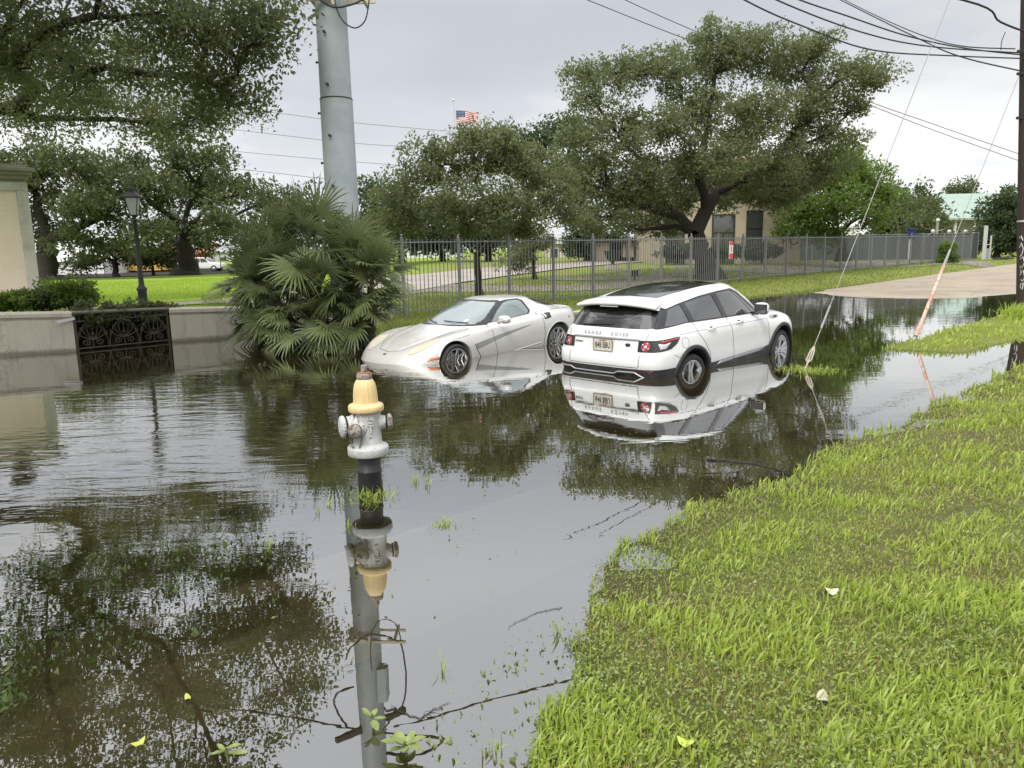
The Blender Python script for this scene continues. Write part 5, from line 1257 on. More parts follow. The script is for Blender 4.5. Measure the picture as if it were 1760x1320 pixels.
# ================================================================== buildings
def beige_building():
    Y = 47; a = D(1135, 430, Y); b = D(1375, 430, Y); W_ = b.x-a.x
    root = empty('beige_building', (a.x, Y, .45), 0, 'beige stucco building with tall dark windows behind the big oak', 'building')
    st = simple('beige_stucco', (.44, .38, .27), .9, var=.08, vs=1, bump=.01, bs=20, dirt=(.34, .30, .21), dirts=.6); wn = M['tint']
    H_ = 4.35
    m_ = MB(); m_.box((W_/2, 5, H_/2), (W_, 10, H_)); m_.build('wall', st, root)
    m_ = MB(); m_.box((W_/2, 5, H_+.14), (W_+.5, 10.5, .28)); m_.box((W_/2, 5, H_+.36), (W_+.8, 10.8, .18)); m_.build('cornice', simple('cornice', (.36, .33, .26), .8), root, bevel=.02)
    m_ = MB(); m_.box((W_*.72, 8, H_+1.25), (W_*.5, 6, 1.9)); m_.build('upper_storey', st, root)
    m_ = MB(); m_.box((W_*.72, 8, H_+2.28), (W_*.5+.8, 6.8, .2)); m_.add([(W_*.45, 4.6, H_+2.4), (W_*.99, 4.6, H_+2.4), (W_*.99, 11.4, H_+2.4), (W_*.45, 11.4, H_+2.4), (W_*.72-.6, 8, H_+3.2), (W_*.72+.6, 8, H_+3.2)], [(0, 1, 5, 4), (1, 2, 5), (2, 3, 4, 5), (3, 0, 4)]); m_.build('roof', simple('tile_roof', (.30, .22, .16), .85, var=.2), root)
    wins = [(D(1160, 400, Y).x-a.x, .2, 1.0, 2.7), (D(1243, 400, Y).x-a.x, 0, 1.25, 3.0), (D(1296, 400, Y).x-a.x, .3, .85, 2.9)]
    for x, z, w_, h_ in wins:
        f = MB()
        for sx in (-1, 1): f.box((x+sx*(w_/2+.03), -.02, z+h_/2), (.08, .1, h_+.1))
        f.box((x, -.021, z+h_+.03), (w_+.14, .1, .08)); f.box((x, -.021, z+h_*.66), (w_, .08, .06)); f.box((x, -.02, z+h_*.33), (.06, .07, h_*.66)); fo = f.build('window', M['black_trim'], root)
        q = MB(); q.box((x, -.005, z+h_/2), (w_, .02, h_)); q.build('pane', wn, fo)
    for x in (W_*.6, W_*.84):
        f = MB()
        for sx in (-1, 1): f.box((x+sx*.42, 4.97, H_+1.3), (.08, .1, 1.0))
        f.box((x, 4.968, H_+1.8), (.92, .1, .08)); fo = f.build('window', M['cornice_w'] if 'cornice_w' in M else M['galv2'], root)
        q = MB(); q.box((x, 4.985, H_+1.3), (.8, .02, 1.0)); q.build('pane', wn, fo)
beige_building()
def pavilion():
    Y = 56; a = D(1022, 450, Y); b = D(1185, 450, Y); W_ = b.x-a.x
    root = empty('covered_walkway', (a.x, Y, .5), 0, 'low dark-roofed covered walkway with pale wall panels seen through the picket fence', 'building')
    m_ = MB(); m_.box((W_/2, 1.5, 1.62), (W_+.6, 4, .22)); m_.build('roof', M['dark_roof'], root)
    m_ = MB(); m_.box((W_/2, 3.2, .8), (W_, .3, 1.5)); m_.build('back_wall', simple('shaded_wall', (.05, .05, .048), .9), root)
    for u, w_ in ((.09, 1.1), (.35, .75), (.62, 1.0), (.85, .7)): m_ = MB(); m_.box((W_*u, 0, .92 if u > .2 else .75), (w_, .12, .95 if u > .2 else 1.5)); m_.build('wall_panel', simple('panel_beige', (.46, .39, .29), .85), root)
    for i in range(7): m_ = MB(); m_.box((W_*i/6, -.1, .75), (.12, .12, 1.5)); m_.build('post', M['iron'], root)
M['dark_roof'] = simple('dark_roof', (.03, .03, .032), .8)
pavilion()
def urn():
    p = put(1053, 466, .4); p = D(1053, 464, 40); root = empty('urn_planter', (p.x, 40, p.z), 0, 'dark green urn planter on a pale pedestal beyond the picket fence', 'planter')
    m_ = MB(); m_.box((0, 0, .06), (.8, .8, .14)); m_.box((0, 0, .19), (.55, .55, .14)); m_.build('pedestal', M['stucco'], root, bevel=.02)
    m_ = MB(); m_.lathe([(.16, .26), (.10, .34), (.12, .42), (.35, .60), (.42, .8), (.45, .98), (.48, 1.0), (.40, 1.0)], n=20); m_.build('urn', simple('green_urn', (.02, .035, .035), .5), root)
urn()
def floodlight():
    p = put(1090, 484, .3); root = empty('garden_floodlight', p, .4, 'small dark floodlight on a stake in the lawn behind the picket fence', 'floodlight')
    m_ = MB(); m_.tube([(0, 0, -.05), (0, 0, .22)], .03, 8); m_.build('stake', M['iron'], root)
    m_ = MB(); m_.box((.03, 0, .34), (.22, .24, .26), rz=.3); m_.build('lamp_head', M['iron'], root, bevel=.02)
floodlight()
def small_house(name, px0, px1, pyt, pyb, Y, col, roofc, label, depth=8, rooftype='gable', nwin=3, doors=False):
    a = D(px0, pyb, Y); b = D(px1, pyb, Y); top = D((px0+px1)/2, pyt, Y).z; z0 = min(a.z, .6); W_ = b.x-a.x; H_ = top-z0
    root = empty(name, (a.x, Y, z0), 0, label, 'building')
    wh = H_*(.72 if rooftype != 'flat' else .96)
    m_ = MB(); m_.box((W_/2, depth/2, wh/2), (W_, depth, wh)); m_.build('wall', simple(name+'_wall', col, .85, var=.1, vs=1), root)
    m_ = MB(); e = .35
    if rooftype == 'gable': m_.add([(-e, -e, wh), (W_+e, -e, wh), (W_+e, depth+e, wh), (-e, depth+e, wh), (-e, depth/2, H_), (W_+e, depth/2, H_)], [(0, 1, 5, 4), (2, 3, 4, 5), (1, 2, 5), (3, 0, 4), (0, 3, 2, 1)])
    elif rooftype == 'hip': m_.add([(-e, -e, wh), (W_+e, -e, wh), (W_+e, depth+e, wh), (-e, depth+e, wh), (W_*.35, depth/2, H_), (W_*.8, depth/2, H_)], [(0, 1, 5, 4), (2, 3, 4, 5), (1, 2, 5), (3, 0, 4), (0, 3, 2, 1)])
    else: m_.box((W_/2, depth/2, wh+H_*.02), (W_+.3, depth+.3, H_*.06))
    m_.build('roof', simple(name+'_roof', roofc, .7, var=.12), root)
    for k in range(nwin):
        x = W_*(k+.5)/nwin; ww, hh = min(1.0, W_/nwin*.45), wh*.42
        if doors and k == 0: hh = wh*.75
        f = MB(); zc = wh*.5 if not (doors and k == 0) else hh/2
        for sx in (-1, 1): f.box((x+sx*(ww/2+.04), -.03, zc), (.09, .08, hh+.1))
        f.box((x, -.031, zc+hh/2+.04), (ww+.17, .08, .09)); fo = f.build('window' if not (doors and k == 0) else 'door', M['galv2'], root)
        q = MB(); q.box((x, -.01, zc), (ww, .03, hh)); q.build('pane', M['tint'], fo)
    return root
def green_roof():
    Y = 78; a = D(1608, 376, Y); rg = D(1690, 324, Y); b = D(1900, 374, Y)
    root = empty('green_roofed_hall', (a.x, Y, .6), 0, 'large hall with pale green standing-seam metal roof behind the trees at right', 'building'); z = a.z-.6; zr = rg.z-.6; W_ = b.x-a.x; xr = rg.x-a.x
    gm = NT('green_metal_roof'); P_ = gm.co(); c = gm.mix(gm.noise(.8, 4, .6, P_), (.26, .36, .29), (.37, .46, .39)); wv = gm.n('ShaderNodeTexWave'); wv.inputs['Scale'].default_value = 1.1; gm.l(P_, wv.inputs[0]); c = gm.mix(.25, c, wv.outputs[0], 'MULTIPLY')
    m_ = MB(); m_.add([(0, 0, z), (W_, 0, z), (W_, 16, z), (0, 16, z), (xr, 8, zr), (W_-xr, 8, zr)], [(0, 1, 5, 4), (2, 3, 4, 5), (1, 2, 5), (3, 0, 4)]); m_.box((W_/2, 0, z-.08), (W_, .12, .2)); m_.box((0, 8, z-.08), (.12, 16, .2)); m_.build('roof', gm.done(gm.principled(c, .5)), root)
    m_ = MB(); m_.box((W_/2, 8.4, z/2), (W_-2.4, 14, z-.02)); m_.build('wall', simple('hall_wall', (.42, .40, .34), .85), root)
    for i in range(9): m_ = MB(); m_.box((.4+W_*i/9, .5, z/2), (.22, .22, z-.03)); m_.build('column', simple('white_column', (.7, .7, .68), .6), root)
    for i in range(5): m_ = MB(); m_.box((2.8+W_*i/6, 1.38, z*.5), (1.2, .05, z*.4)); m_.build('window', M['tint'], root)
green_roof()
small_house('white_tent', 88, 182, 438, 478, 98, (.72, .72, .72), (.75, .75, .76), 'white marquee tent between the oak trunks at far left', 8, 'gable', 0)
small_house('yellow_house', 196, 284, 425, 466, 104, (.62, .40, .10), (.55, .36, .12), 'yellow painted building far behind the lamp post', 8, 'flat', 4)
small_house('red_house', 292, 352, 425, 468, 106, (.38, .05, .045), (.42, .16, .08), 'red building behind the white pickup', 8, 'gable', 3, True)
small_house('grey_house', 352, 420, 422, 464, 108, (.50, .52, .54), (.30, .31, .33), 'pale grey house with porch right of the white pickup', 8, 'gable', 3, True)
small_house('white_annex', 700, 790, 405, 452, 96, (.68, .67, .66), (.5, .5, .5), 'long white building showing between the trunks behind the small oak', 8, 'flat', 4)
small_house('cream_house', 940, 1018, 405, 454, 80, (.58, .52, .42), (.32, .30, .27), 'cream house with grey roof left of the covered walkway', 8, 'gable', 3, True)
small_house('white_annex', 1385, 1470, 390, 436, 66, (.66, .66, .62), (.5, .5, .5), 'white building glimpsed under the bright green tree', 8, 'flat', 3)
# white pickup
def pickup():
    a = D(306, 468, 90); b = D(381, 468, 90); s_ = (b.x-a.x)/5.5
    z = gz(Vector((a.x, 90, 0)))
    root = empty('parked_pickup', (a.x, 90, z), 0, 'white crew cab pickup truck parked behind the oak trunk, far left lawn', 'pickup truck')
    wp = M['white_paint']; sc = lambda p: tuple(q*s_ for q in p)
    prof = [(0, .5), (0, 1.08), (.06, 1.12), (1.95, 1.12), (2.0, 1.12), (2.15, 1.72), (2.35, 1.80), (3.3, 1.80), (3.55, 1.72), (4.1, 1.18), (4.9, 1.10), (5.35, 1.0), (5.45, .85), (5.5, .5), (5.2, .42), (.2, .42)]
    m_ = MB(); vs = [sc((x, 0, q)) for x, q in prof]+[sc((x, 1.9, q)) for x, q in prof]; n = len(prof)
    m_.add(vs, [tuple(range(n))[::-1], tuple(range(n, 2*n))]+[(i, (i+1) % n, n+(i+1) % n, n+i) for i in range(n)]); m_.build('body', wp, root, bevel=.05)
    for poly in ([(2.22, 1.2), (2.3, 1.68), (2.85, 1.7), (2.85, 1.2)], [(2.95, 1.2), (2.95, 1.7), (3.4, 1.68), (3.85, 1.22)]):
        m_ = MB(); m_.prism(poly, lambda x, q: sc((x, -.015, q)), lambda x, q: sc((x, .02, q))); m_.build('window', M['tint'], root)
    m_ = MB(); m_.prism([(3.62, 1.68), (4.08, 1.2), (4.1, 1.21), (3.66, 1.70)], lambda x, q: sc((x+.02, .15, q)), lambda x, q: sc((x+.02, 1.75, q))); m_.build('windscreen', M['tint'], root)
    for x in (1.05, 4.55):
        for y in (.1, 1.8):
            m_ = MB(); m_.lathe([(.36*s_, -.12), (.40*s_, -.1), (.40*s_, .1), (.36*s_, .12)], sc((x, y, .40)), n=20, rot=Matrix.Rotation(R(90), 3, 'X')); wo = m_.build('wheel', M['tyre'], root)
            m_ = MB(); m_.lathe([(.23*s_, .02), (.21*s_, .135), (.05*s_, .135)], sc((x, y-.0, .40)), n=14, rot=Matrix.Rotation(R(90), 3, 'X')); m_.build('rim', M['rim'], wo)
    m_ = MB(); m_.box(sc((.02, .95, .85)), sc((.05, 1.6, .15))); m_.build('bumper', M['silver_trim'], root)
pickup()
# thin fence on the far lawn
def far_fence():
    a = D(100, 470, 84); b = D(420, 466, 84); root = empty('wire_fence', (a.x, 84, a.z), 0, 'thin dark wire fence along the far side of the left lawn', 'fence')
    W_ = b.x-a.x
    for i in range(9): m_ = MB(); m_.tube([(W_*i/8, 0, -.2), (W_*i/8, 0, 2.0)], .045, 6); m_.build('post', M['iron'], root)
    m_ = MB()
    m_.tube([(0, 0, .35), (W_, 0, .35)], .018, 4); m_.build('wire', M['iron'], root)
    m_ = MB(); m_.tube([(0, 0, 1.1), (W_, 0, 1.1)], .018, 4); m_.build('wire', M['iron'], root)
far_fence()
# blue funnel ventilator on a post
def funnel():
    p = D(1566, 408, 54); root = empty('blue_ventilator', (p.x, 54, .4), 0, 'dark blue funnel-topped ventilator standing above the screened fence', 'ventilator')
    bl = simple('blue_enamel', (.015, .03, .16), .4, coat=.4); z = p.z-.4
    m_ = MB(); m_.lathe([(.16, z-.15), (.24, z-.05), (.26, z+.18), (.22, z+.32), (.40, z+.58), (.42, z+.62), (.30, z+.62)], n=20); m_.build('funnel', bl, root)
    m_ = MB(); m_.box((-.07, 0, (z-.1)/2), (.22, .22, z-.1)); m_.build('post', simple('post_white', (.6, .6, .58), .6), root)
    m_ = MB(); m_.tube([(.3, .2, z-.2), (2.3, .2, z+.5)], .05, 6); m_.build('stay', M['fence'], root)
funnel()
for k, (px, py, h) in enumerate(((1610, 405, 2.1), (1603, 405, .5), (1631, 405, .45), (1659, 405, .45))):
    p = D(px, py, 58); m_ = MB(); m_.lathe([(.10, -1.6), (.10, h*.5), (.14, h*.5+.02), (.12, h*.5+.18), (.0001, h*.5+.22)], n=10)
    o = m_.build('bollard_post', simple('bollard_white', (.68, .68, .64), .6)); o.location = p
    tag(o, ['tall white pole left end of the green roofed hall', 'short white post just left of the tall white pole', 'short white post between the tall pole and the shrub', 'short white post nearest the dark shrub'][k], 'post', 'white posts behind the screened fence')
# rubble heap by the pad
m_ = MB(); random.seed(9)
for k in range(7): m_.box((random.uniform(-.6, .6), random.uniform(-.25, .25), .06), (random.uniform(.2, .5), random.uniform(.15, .3), random.uniform(.08, .2)), rz=random.uniform(0, 3))
o = m_.build('debris_pile', M['dark_roof'], bevel=.03); o.location = put(1722, 452, .3); tag(o, 'dark flat debris lying on the verge left of the wooden pole', 'debris')
# driveways and paths
def ribbon(name, pts, widths, mat_, label, dz=.012):
    C_ = [Vector(p) for p in pts]; V = []; F = []; out = []
    ext = [C_[0]*2-C_[1]]+C_+[C_[-1]*2-C_[-2]]; we = [widths[0]]+list(widths)+[widths[-1]]
    for i in range(1, len(ext)-2):
        for j in range(14):
            t_ = j/14; a, b, c, d = ext[i-1:i+3]; out.append((.5*((2*b)+(c-a)*t_+(2*a-5*b+4*c-d)*t_**2+(3*b-a-3*c+d)*t_**3), we[i]*(1-t_)+we[i+1]*t_))
    out.append((C_[-1], widths[-1])); k = 9
    for i, (p, w_) in enumerate(out):
        q = out[min(i+1, len(out)-1)][0]-out[max(i-1, 0)][0]; n_ = Vector((-q.y, q.x, 0)).normalized()
        for j in range(k): r_ = p+n_*w_*(j/(k-1)-.5); V.append((r_.x, r_.y, gz(r_)+dz))
    for i in range(len(out)-1):
        for j in range(k-1): F.append((i*k+j, i*k+j+1, (i+1)*k+j+1, (i+1)*k+j))
    o = np_mesh(name, np.array(V), np.array(F), mat_, None, None, True); return tag(o, label, None, None, 'structure')
ribbon('driveway', [put(560, 508), put(690, 497), put(830, 496), put(950, 496), put(1060, 490), put(1160, 480)], [4.6, 4.6, 4.0, 3.6, 2.6, 1.2], M['asphalt'], 'grey driveway curving behind the picket fence', .03)
ribbon('driveway', [put(640, 500), put(720, 482), put(850, 467), put(960, 457), put(1060, 450)], [3.5, 6, 6.5, 6, 5], M['path'], 'paler upper driveway leading towards the walkway', .05)
ribbon('path', [put(940, 476), put(1080, 473), put(1200, 470)], [1.5, 2.6, 1.5], M['asphalt'], 'gravel strip', .03)
ribbon('gravel_lot', [put(1250, 466), put(1400, 460), put(1560, 455), put(1700, 450)], [3, 6, 7, 6], M['asphalt'], 'gravel lot', .03)
ribbon('path', [put(100, 540, .5), put(190, 531, .5), put(300, 524, .5), put(400, 518, .5), put(520, 512, .4)], [1.3, 1.3, 1.2, 1.3, 1.3], M['path'], 'footpath behind the garden walls', .03)
# ================================================================== vegetation
LEAFQ = np.array([(0, 0, 0), (.5, .38, .05), (0, 1, 0), (-.5, .38, .05)], float)
def leaves(name, centers, per, spread, size, mat_, parent, flat=.8, up=.35, seed=0, tint=None, aspect=.5, droop=0.):
    g = np.random.default_rng(seed); C_ = np.repeat(np.asarray(centers, float), per, 0); n = len(C_)
    u = g.normal(size=(n, 3)); u /= np.linalg.norm(u, axis=1)[:, None]; rad = g.random(n)**.45
    off = u*rad[:, None]*np.asarray(spread).repeat(per)[:, None] if np.ndim(spread) else u*rad[:, None]*spread
    off[:, 2] *= flat; P_ = C_+off
    d = g.normal(size=(n, 3))+off/np.linalg.norm(off, axis=1)[:, None]*.8; d[:, 2] -= droop; d /= np.linalg.norm(d, axis=1)[:, None]
    nn = g.normal(size=(n, 3)); nn[:, 2] += up*2; s_ = np.cross(d, nn); s_ /= np.linalg.norm(s_, axis=1)[:, None]; n3 = np.cross(s_, d)
    sz = size*(.65+.7*g.random(n)); q = LEAFQ
    V = P_[:, None, :]+sz[:, None, None]*(q[None, :, 0:1]*aspect*s_[:, None, :]+q[None, :, 1:2]*d[:, None, :]+q[None, :, 2:3]*n3[:, None, :])
    F = np.arange(n*4).reshape(n, 4)
    ct = g.random(len(centers)) if tint is None else tint
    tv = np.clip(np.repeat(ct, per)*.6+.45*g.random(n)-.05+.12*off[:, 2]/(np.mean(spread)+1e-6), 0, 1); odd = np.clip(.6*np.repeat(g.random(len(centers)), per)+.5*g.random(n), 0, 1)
    return np_mesh(name, V.reshape(-1, 3), F, mat_, parent, {'tint': np.repeat(tv, 4), 'odd': np.repeat(odd, 4)})
def bez(a, b, c, k): return [a*(1-t_)**2+b*2*t_*(1-t_)+c*t_**2 for t_ in np.linspace(0, 1, k)]
def wig(pts, amp, g):
    out = [pts[0]]
    for p in pts[1:-1]: out.append(p+Vector(g.normal(size=3)*amp))
    out.append(pts[-1]); return out
def tree(name, base, trunk_h, trunk_r, blobs, label, leafmat, leafsize, per=26, dens=1.0, fork=None, group=None, seed=1, spread=.5, cat='tree', mains=None, trunk_mat=None, twig=True, fill=.25, droop=0., flat=.8, limb=.30):
    """blobs: (centre Vector, rx, ry, rz) ellipsoids of the crown; limbs grow from the fork to each of them"""
    g = np.random.default_rng(seed); base = Vector(base)
    root = empty(name, base, 0, label, cat, group); top = Vector(fork)-base if fork is not None else Vector((0, 0, trunk_h))
    wd = MB(); k = 7
    tp = wig([top*(i/k) for i in range(k+1)], trunk_r*.12, g); rr = [trunk_r*(1.55 if i == 0 else 1.12 if i == 1 else 1-.25*i/k) for i in range(k+1)]
    wd.tube([tp[0]-Vector((0, 0, .3))]+tp, [trunk_r*1.9]+rr, 14, cap=False)
    cents = []; spr = []
    # limbs: every blob is reached from the nearest limb already grown; thickness follows what hangs on it
    nodes = [(top, -1, 0.)]; chains = []; order = sorted(range(len(blobs)), key=lambda i: (Vector(blobs[i][0])-base-top).length)
    for bi in order:
        c = Vector(blobs[bi][0])-base
        best = min(range(len(nodes)), key=lambda i: (c-nodes[i][0]).length+.42*nodes[i][2]+(.8*max(0, nodes[i][0].z-c.z)))
        p0 = nodes[best][0]; L_ = (c-p0).length; k_ = max(3, int(L_/.9)+2)
        out = (p0-top); out = out.normalized()*L_*.18 if out.length > .1 else Vector((0, 0, L_*.15))
        mid = p0.lerp(c, .5)+out*.6+Vector((g.normal()*L_*.10, g.normal()*L_*.10, L_*g.uniform(-.05, .16)))
        pts = wig(bez(p0, mid, c, k_), L_*.030, g); ids = [best]
        for q in pts[1:]: nodes.append((q, ids[-1], nodes[ids[-1]][2]+(q-nodes[ids[-1]][0]).length)); ids.append(len(nodes)-1)
        chains.append((bi, ids))
    cnt = [0.]*len(nodes)
    for bi, ids in chains:
        i = ids[-1]
        while i >= 0: cnt[i] += 1.; i = nodes[i][1]
    tot = max(cnt[0], 1.); rad_ = lambda i: max(.018, trunk_r*(limb*2.3)*math.sqrt(cnt[i]/tot)*(1-.35*min(1, nodes[i][2]/14)))
    for bi, ids in chains:
        c, rx, ry, rz = blobs[bi]; c = Vector(c)-base; pts = [nodes[i][0] for i in ids]; r1 = min(rad_(ids[-1]), .09)
        rs = [rad_(i) for i in ids]; rs[0] = min(rs[0], rs[1]*1.15); rs[-1] *= .6
        wd.tube(pts, rs, 9, cap=False)
        vol = (rx*ry+rx*rz+ry*rz)/3; nb = max(10, int(vol*3.2*dens/(spread**2)*.95)); kk = max(1, len(pts)//2)
        for b in range(nb):
            u = g.normal(size=3); u /= np.linalg.norm(u); rad = (fill+(1-fill)*g.random())
            e = c+Vector((u[0]*rx*rad, u[1]*ry*rad, u[2]*rz*rad*(1 if u[2] > 0 else .75)))
            s_ = pts[g.integers(kk, len(pts))]; L2 = (e-s_).length
            m2 = s_.lerp(e, .55)+Vector(g.normal(size=3)*L2*.12)
            if twig and b % 4 == 0: wd.tube(wig(bez(s_, m2, e, 6), L2*.05, g), [r1*.45+.004, r1*.38+.004, r1*.3+.003, r1*.22+.003, r1*.14+.003, .003], 5, cap=False)
            nc = g.integers(2, 5)
            for q in range(nc):
                off = g.normal(size=3)*spread*.8; off[2] *= .6; cents.append(tuple(e+Vector(off))); spr.append(spread*(.5+.8*g.random()))
    wd.build('trunk', trunk_mat or M['bark'], root)
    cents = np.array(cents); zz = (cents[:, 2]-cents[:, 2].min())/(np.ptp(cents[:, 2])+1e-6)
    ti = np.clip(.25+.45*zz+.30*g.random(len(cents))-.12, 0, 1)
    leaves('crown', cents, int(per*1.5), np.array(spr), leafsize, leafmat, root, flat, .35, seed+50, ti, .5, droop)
    return root
def B(px, py, Y, rpx, ry=None, fz=.8):
    r_ = rpx/FPX*Y; return (D(px, py, Y), r_, ry or r_*.9, r_*fz)
# main live oak
g_ = np.random.default_rng(5)
bl = [B(1015, 165, 32, 42), B(1075, 135, 34, 55), B(1150, 130, 33, 62), B(1230, 100, 34, 62), B(1300, 95, 33, 58), B(1360, 110, 34, 60), B(1425, 150, 33, 52), B(1478, 128, 32, 26, fz=.9), B(1500, 133, 31, 16),
      B(1000, 240, 31, 45), B(1060, 230, 33, 62), B(1140, 215, 30, 65), B(1220, 190, 34, 70), B(1300, 190, 30, 70), B(1380, 210, 33, 62), B(1440, 235, 32, 40), B(1430, 285, 34, 38),
      B(1020, 320, 31, 48), B(1085, 300, 30, 58), B(1060, 370, 31, 45, fz=.55), B(1130, 345, 35, 48), B(1250, 270, 29, 58), B(1330, 290, 31, 55), B(1390, 320, 34, 40), B(1290, 335, 36, 40), B(1130, 385, 37, 36), B(990, 290, 34, 30)]
mo = put(1188, 476, .4)
bl += [B(1010, 375, 30, 36, fz=.6), B(1090, 350, 33, 50), B(1040, 280, 31, 50), B(985, 330, 33, 34), B(1180, 300, 36, 50), B(1010, 120, 33, 22), B(1290, 70, 34, 34), B(1215, 70, 34, 36), B(1400, 85, 34, 28), B(1465, 190, 33, 28), B(1350, 330, 36, 40), B(1240, 310, 35, 40), B(1300, 300, 33, 45), B(1190, 260, 32, 48), B(1360, 260, 35, 48), B(1120, 300, 34, 48), B(1280, 240, 36, 50), B(1335, 345, 37, 36), B(1180, 345, 37, 34), B(1235, 345, 38, 26), B(1090, 395, 36, 36)]
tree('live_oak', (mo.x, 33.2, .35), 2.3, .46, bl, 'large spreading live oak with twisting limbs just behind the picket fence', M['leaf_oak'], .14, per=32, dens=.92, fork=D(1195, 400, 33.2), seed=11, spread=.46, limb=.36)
tree('live_oak', D(905, 440, 50), 3, .4, [B(890, 245, 50, 34), B(940, 235, 50, 42), B(985, 225, 52, 38), B(925, 290, 50, 50), B(985, 300, 52, 50), B(860, 280, 50, 30)], 'dark oak crown showing between the small oak and the large live oak', M['leaf_dark'], .26, per=22, dens=.9, seed=12, spread=.7)
p = put(822, 512, .1)
tree('young_oak', (p.x, p.y+.3, .1), 1.9, .13, [B(690, 345, 21.5, 48), B(735, 300, 22, 48), B(790, 285, 23, 46), B(845, 275, 22, 42), B(905, 290, 22.5, 52), B(960, 320, 22, 40), B(700, 385, 22, 40, fz=.6), B(770, 350, 21, 55), B(850, 345, 21, 60), B(925, 360, 22, 48), B(810, 395, 22, 45, fz=.5), B(890, 395, 23, 40, fz=.5), B(975, 365, 23, 30), B(750, 258, 22, 14, fz=1.6), B(800, 245, 22.3, 12, fz=1.8), B(838, 238, 22.3, 12, fz=1.9), B(870, 250, 22, 14, fz=1.5), B(660, 375, 23, 30)], 'small olive-green tree with slender dark trunk leaning over the picket fence', M['leaf_olive'], .105, per=26, dens=1.0, fork=D(820, 440, p.y+.3), seed=13, spread=.30)
p = put(918, 478, .3)
tree('young_oak', (p.x, p.y, .3), 1.8, .10, [B(905, 425, p.y, 34, fz=.7), B(930, 400, p.y, 30), B(890, 450, p.y, 22, fz=.7)], 'small drooping tree on the lawn strip beyond the driveway', M['leaf_olive'], .13, per=20, seed=14, spread=.32, droop=.6)
# left background oaks
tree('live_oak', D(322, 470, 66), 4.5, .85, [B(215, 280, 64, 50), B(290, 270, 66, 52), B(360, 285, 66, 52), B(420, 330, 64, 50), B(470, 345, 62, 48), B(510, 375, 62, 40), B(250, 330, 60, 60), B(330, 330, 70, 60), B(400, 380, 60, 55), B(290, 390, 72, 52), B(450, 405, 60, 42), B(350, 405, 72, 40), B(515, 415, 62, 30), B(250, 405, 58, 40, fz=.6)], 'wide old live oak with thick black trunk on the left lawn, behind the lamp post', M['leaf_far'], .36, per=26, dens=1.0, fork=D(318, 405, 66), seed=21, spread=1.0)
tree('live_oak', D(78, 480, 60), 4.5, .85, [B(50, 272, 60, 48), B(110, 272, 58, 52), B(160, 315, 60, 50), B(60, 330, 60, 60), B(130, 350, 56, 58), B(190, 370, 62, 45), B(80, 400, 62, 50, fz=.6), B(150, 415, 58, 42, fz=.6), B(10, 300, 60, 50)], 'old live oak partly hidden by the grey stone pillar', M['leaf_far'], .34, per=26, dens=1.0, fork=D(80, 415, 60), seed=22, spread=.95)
tree('small_oak', D(200, 477, 70), 1.5, .28, [B(165, 440, 70, 28, fz=.7), B(205, 430, 70, 30), B(240, 440, 70, 24, fz=.7), B(140, 452, 70, 16, fz=.7)], 'small low-branched tree under the far oaks, left of the lamp post', M['leaf_far'], .3, per=22, seed=23, spread=.7)
tree('small_oak', D(264, 474, 72), 1.5, .12, [B(265, 440, 72, 26), B(290, 448, 72, 18)], 'pair of slim saplings right of the lamp post on the far lawn', M['leaf_far'], .3, per=20, seed=24, spread=.6)
# background belt behind the small oak
BT = 'background trees between the steel pole and the covered walkway'
for k, (px, top_, wpx, Y, lab) in enumerate(((640, 300, 42, 58, 'thin-crowned background tree right of the steel pole'), (690, 318, 48, 64, 'background tree behind the left edge of the small oak'), (760, 330, 50, 70, 'dark background tree behind the trunk of the small oak'), (840, 335, 50, 66, 'dark background tree in the middle of the row behind the small oak'), (1010, 350, 40, 62, 'dark background tree left of the large live oak trunk'))):
    zc = (top_+440)/2
    tree('background_tree', D(px, 452, Y), 2.4, .28, [B(px, top_+wpx*.8, Y, wpx), B(px-22, zc+22, Y, wpx*.8), B(px+24, zc+18, Y, wpx*.8), B(px, 415, Y, wpx*.7, fz=.5)], lab, M['leaf_dark'], .34, per=20, seed=30+k, spread=.8, group=BT)
# right side trees
tree('bright_tree', D(1448, 440, 43), 2.0, .25, [B(1400, 300, 43, 45), B(1440, 285, 42, 48), B(1490, 300, 43, 42), B(1525, 330, 43, 28), B(1390, 360, 42, 42), B(1440, 350, 41, 50), B(1500, 365, 43, 40), B(1365, 335, 44, 36), B(1370, 395, 44, 30, fz=.7), B(1345, 300, 45, 32), B(1420, 395, 42, 26, fz=.6)], 'bright green leafy tree right of the large live oak', M['leaf_bright'], .22, per=28, dens=1.15, fork=D(1445, 400, 43), seed=41, spread=.6)
for k, (px, py, w_, Y, m_, lab) in enumerate(((1562, 345, 42, 78, 'leaf_dark', 'dark rounded tree between the bright green tree and the green roof'), (1655, 335, 34, 110, 'leaf_far', 'distant pale tree left of the green roofed hall'), (1545, 375, 40, 70, 'leaf_far', 'leafy tree just above the screened fence, left of the blue ventilator'), (1585, 398, 26, 66, 'leaf_far', 'low tree behind the blue ventilator'), (1590, 360, 22, 72, 'leaf_far', 'low yellowish tree at the left end of the green roof'))):
    tree('background_tree', D(px, 432, Y), 2.4, .3, [B(px, py, Y, w_), B(px-w_*.6, py+25, Y, w_*.7), B(px+w_*.6, py+25, Y, w_*.7), B(px, min(py+50, 405), Y, w_*.8, fz=.6)], lab, M[m_], .36, per=20, seed=50+k, spread=.85, group='background trees right of the large oak')
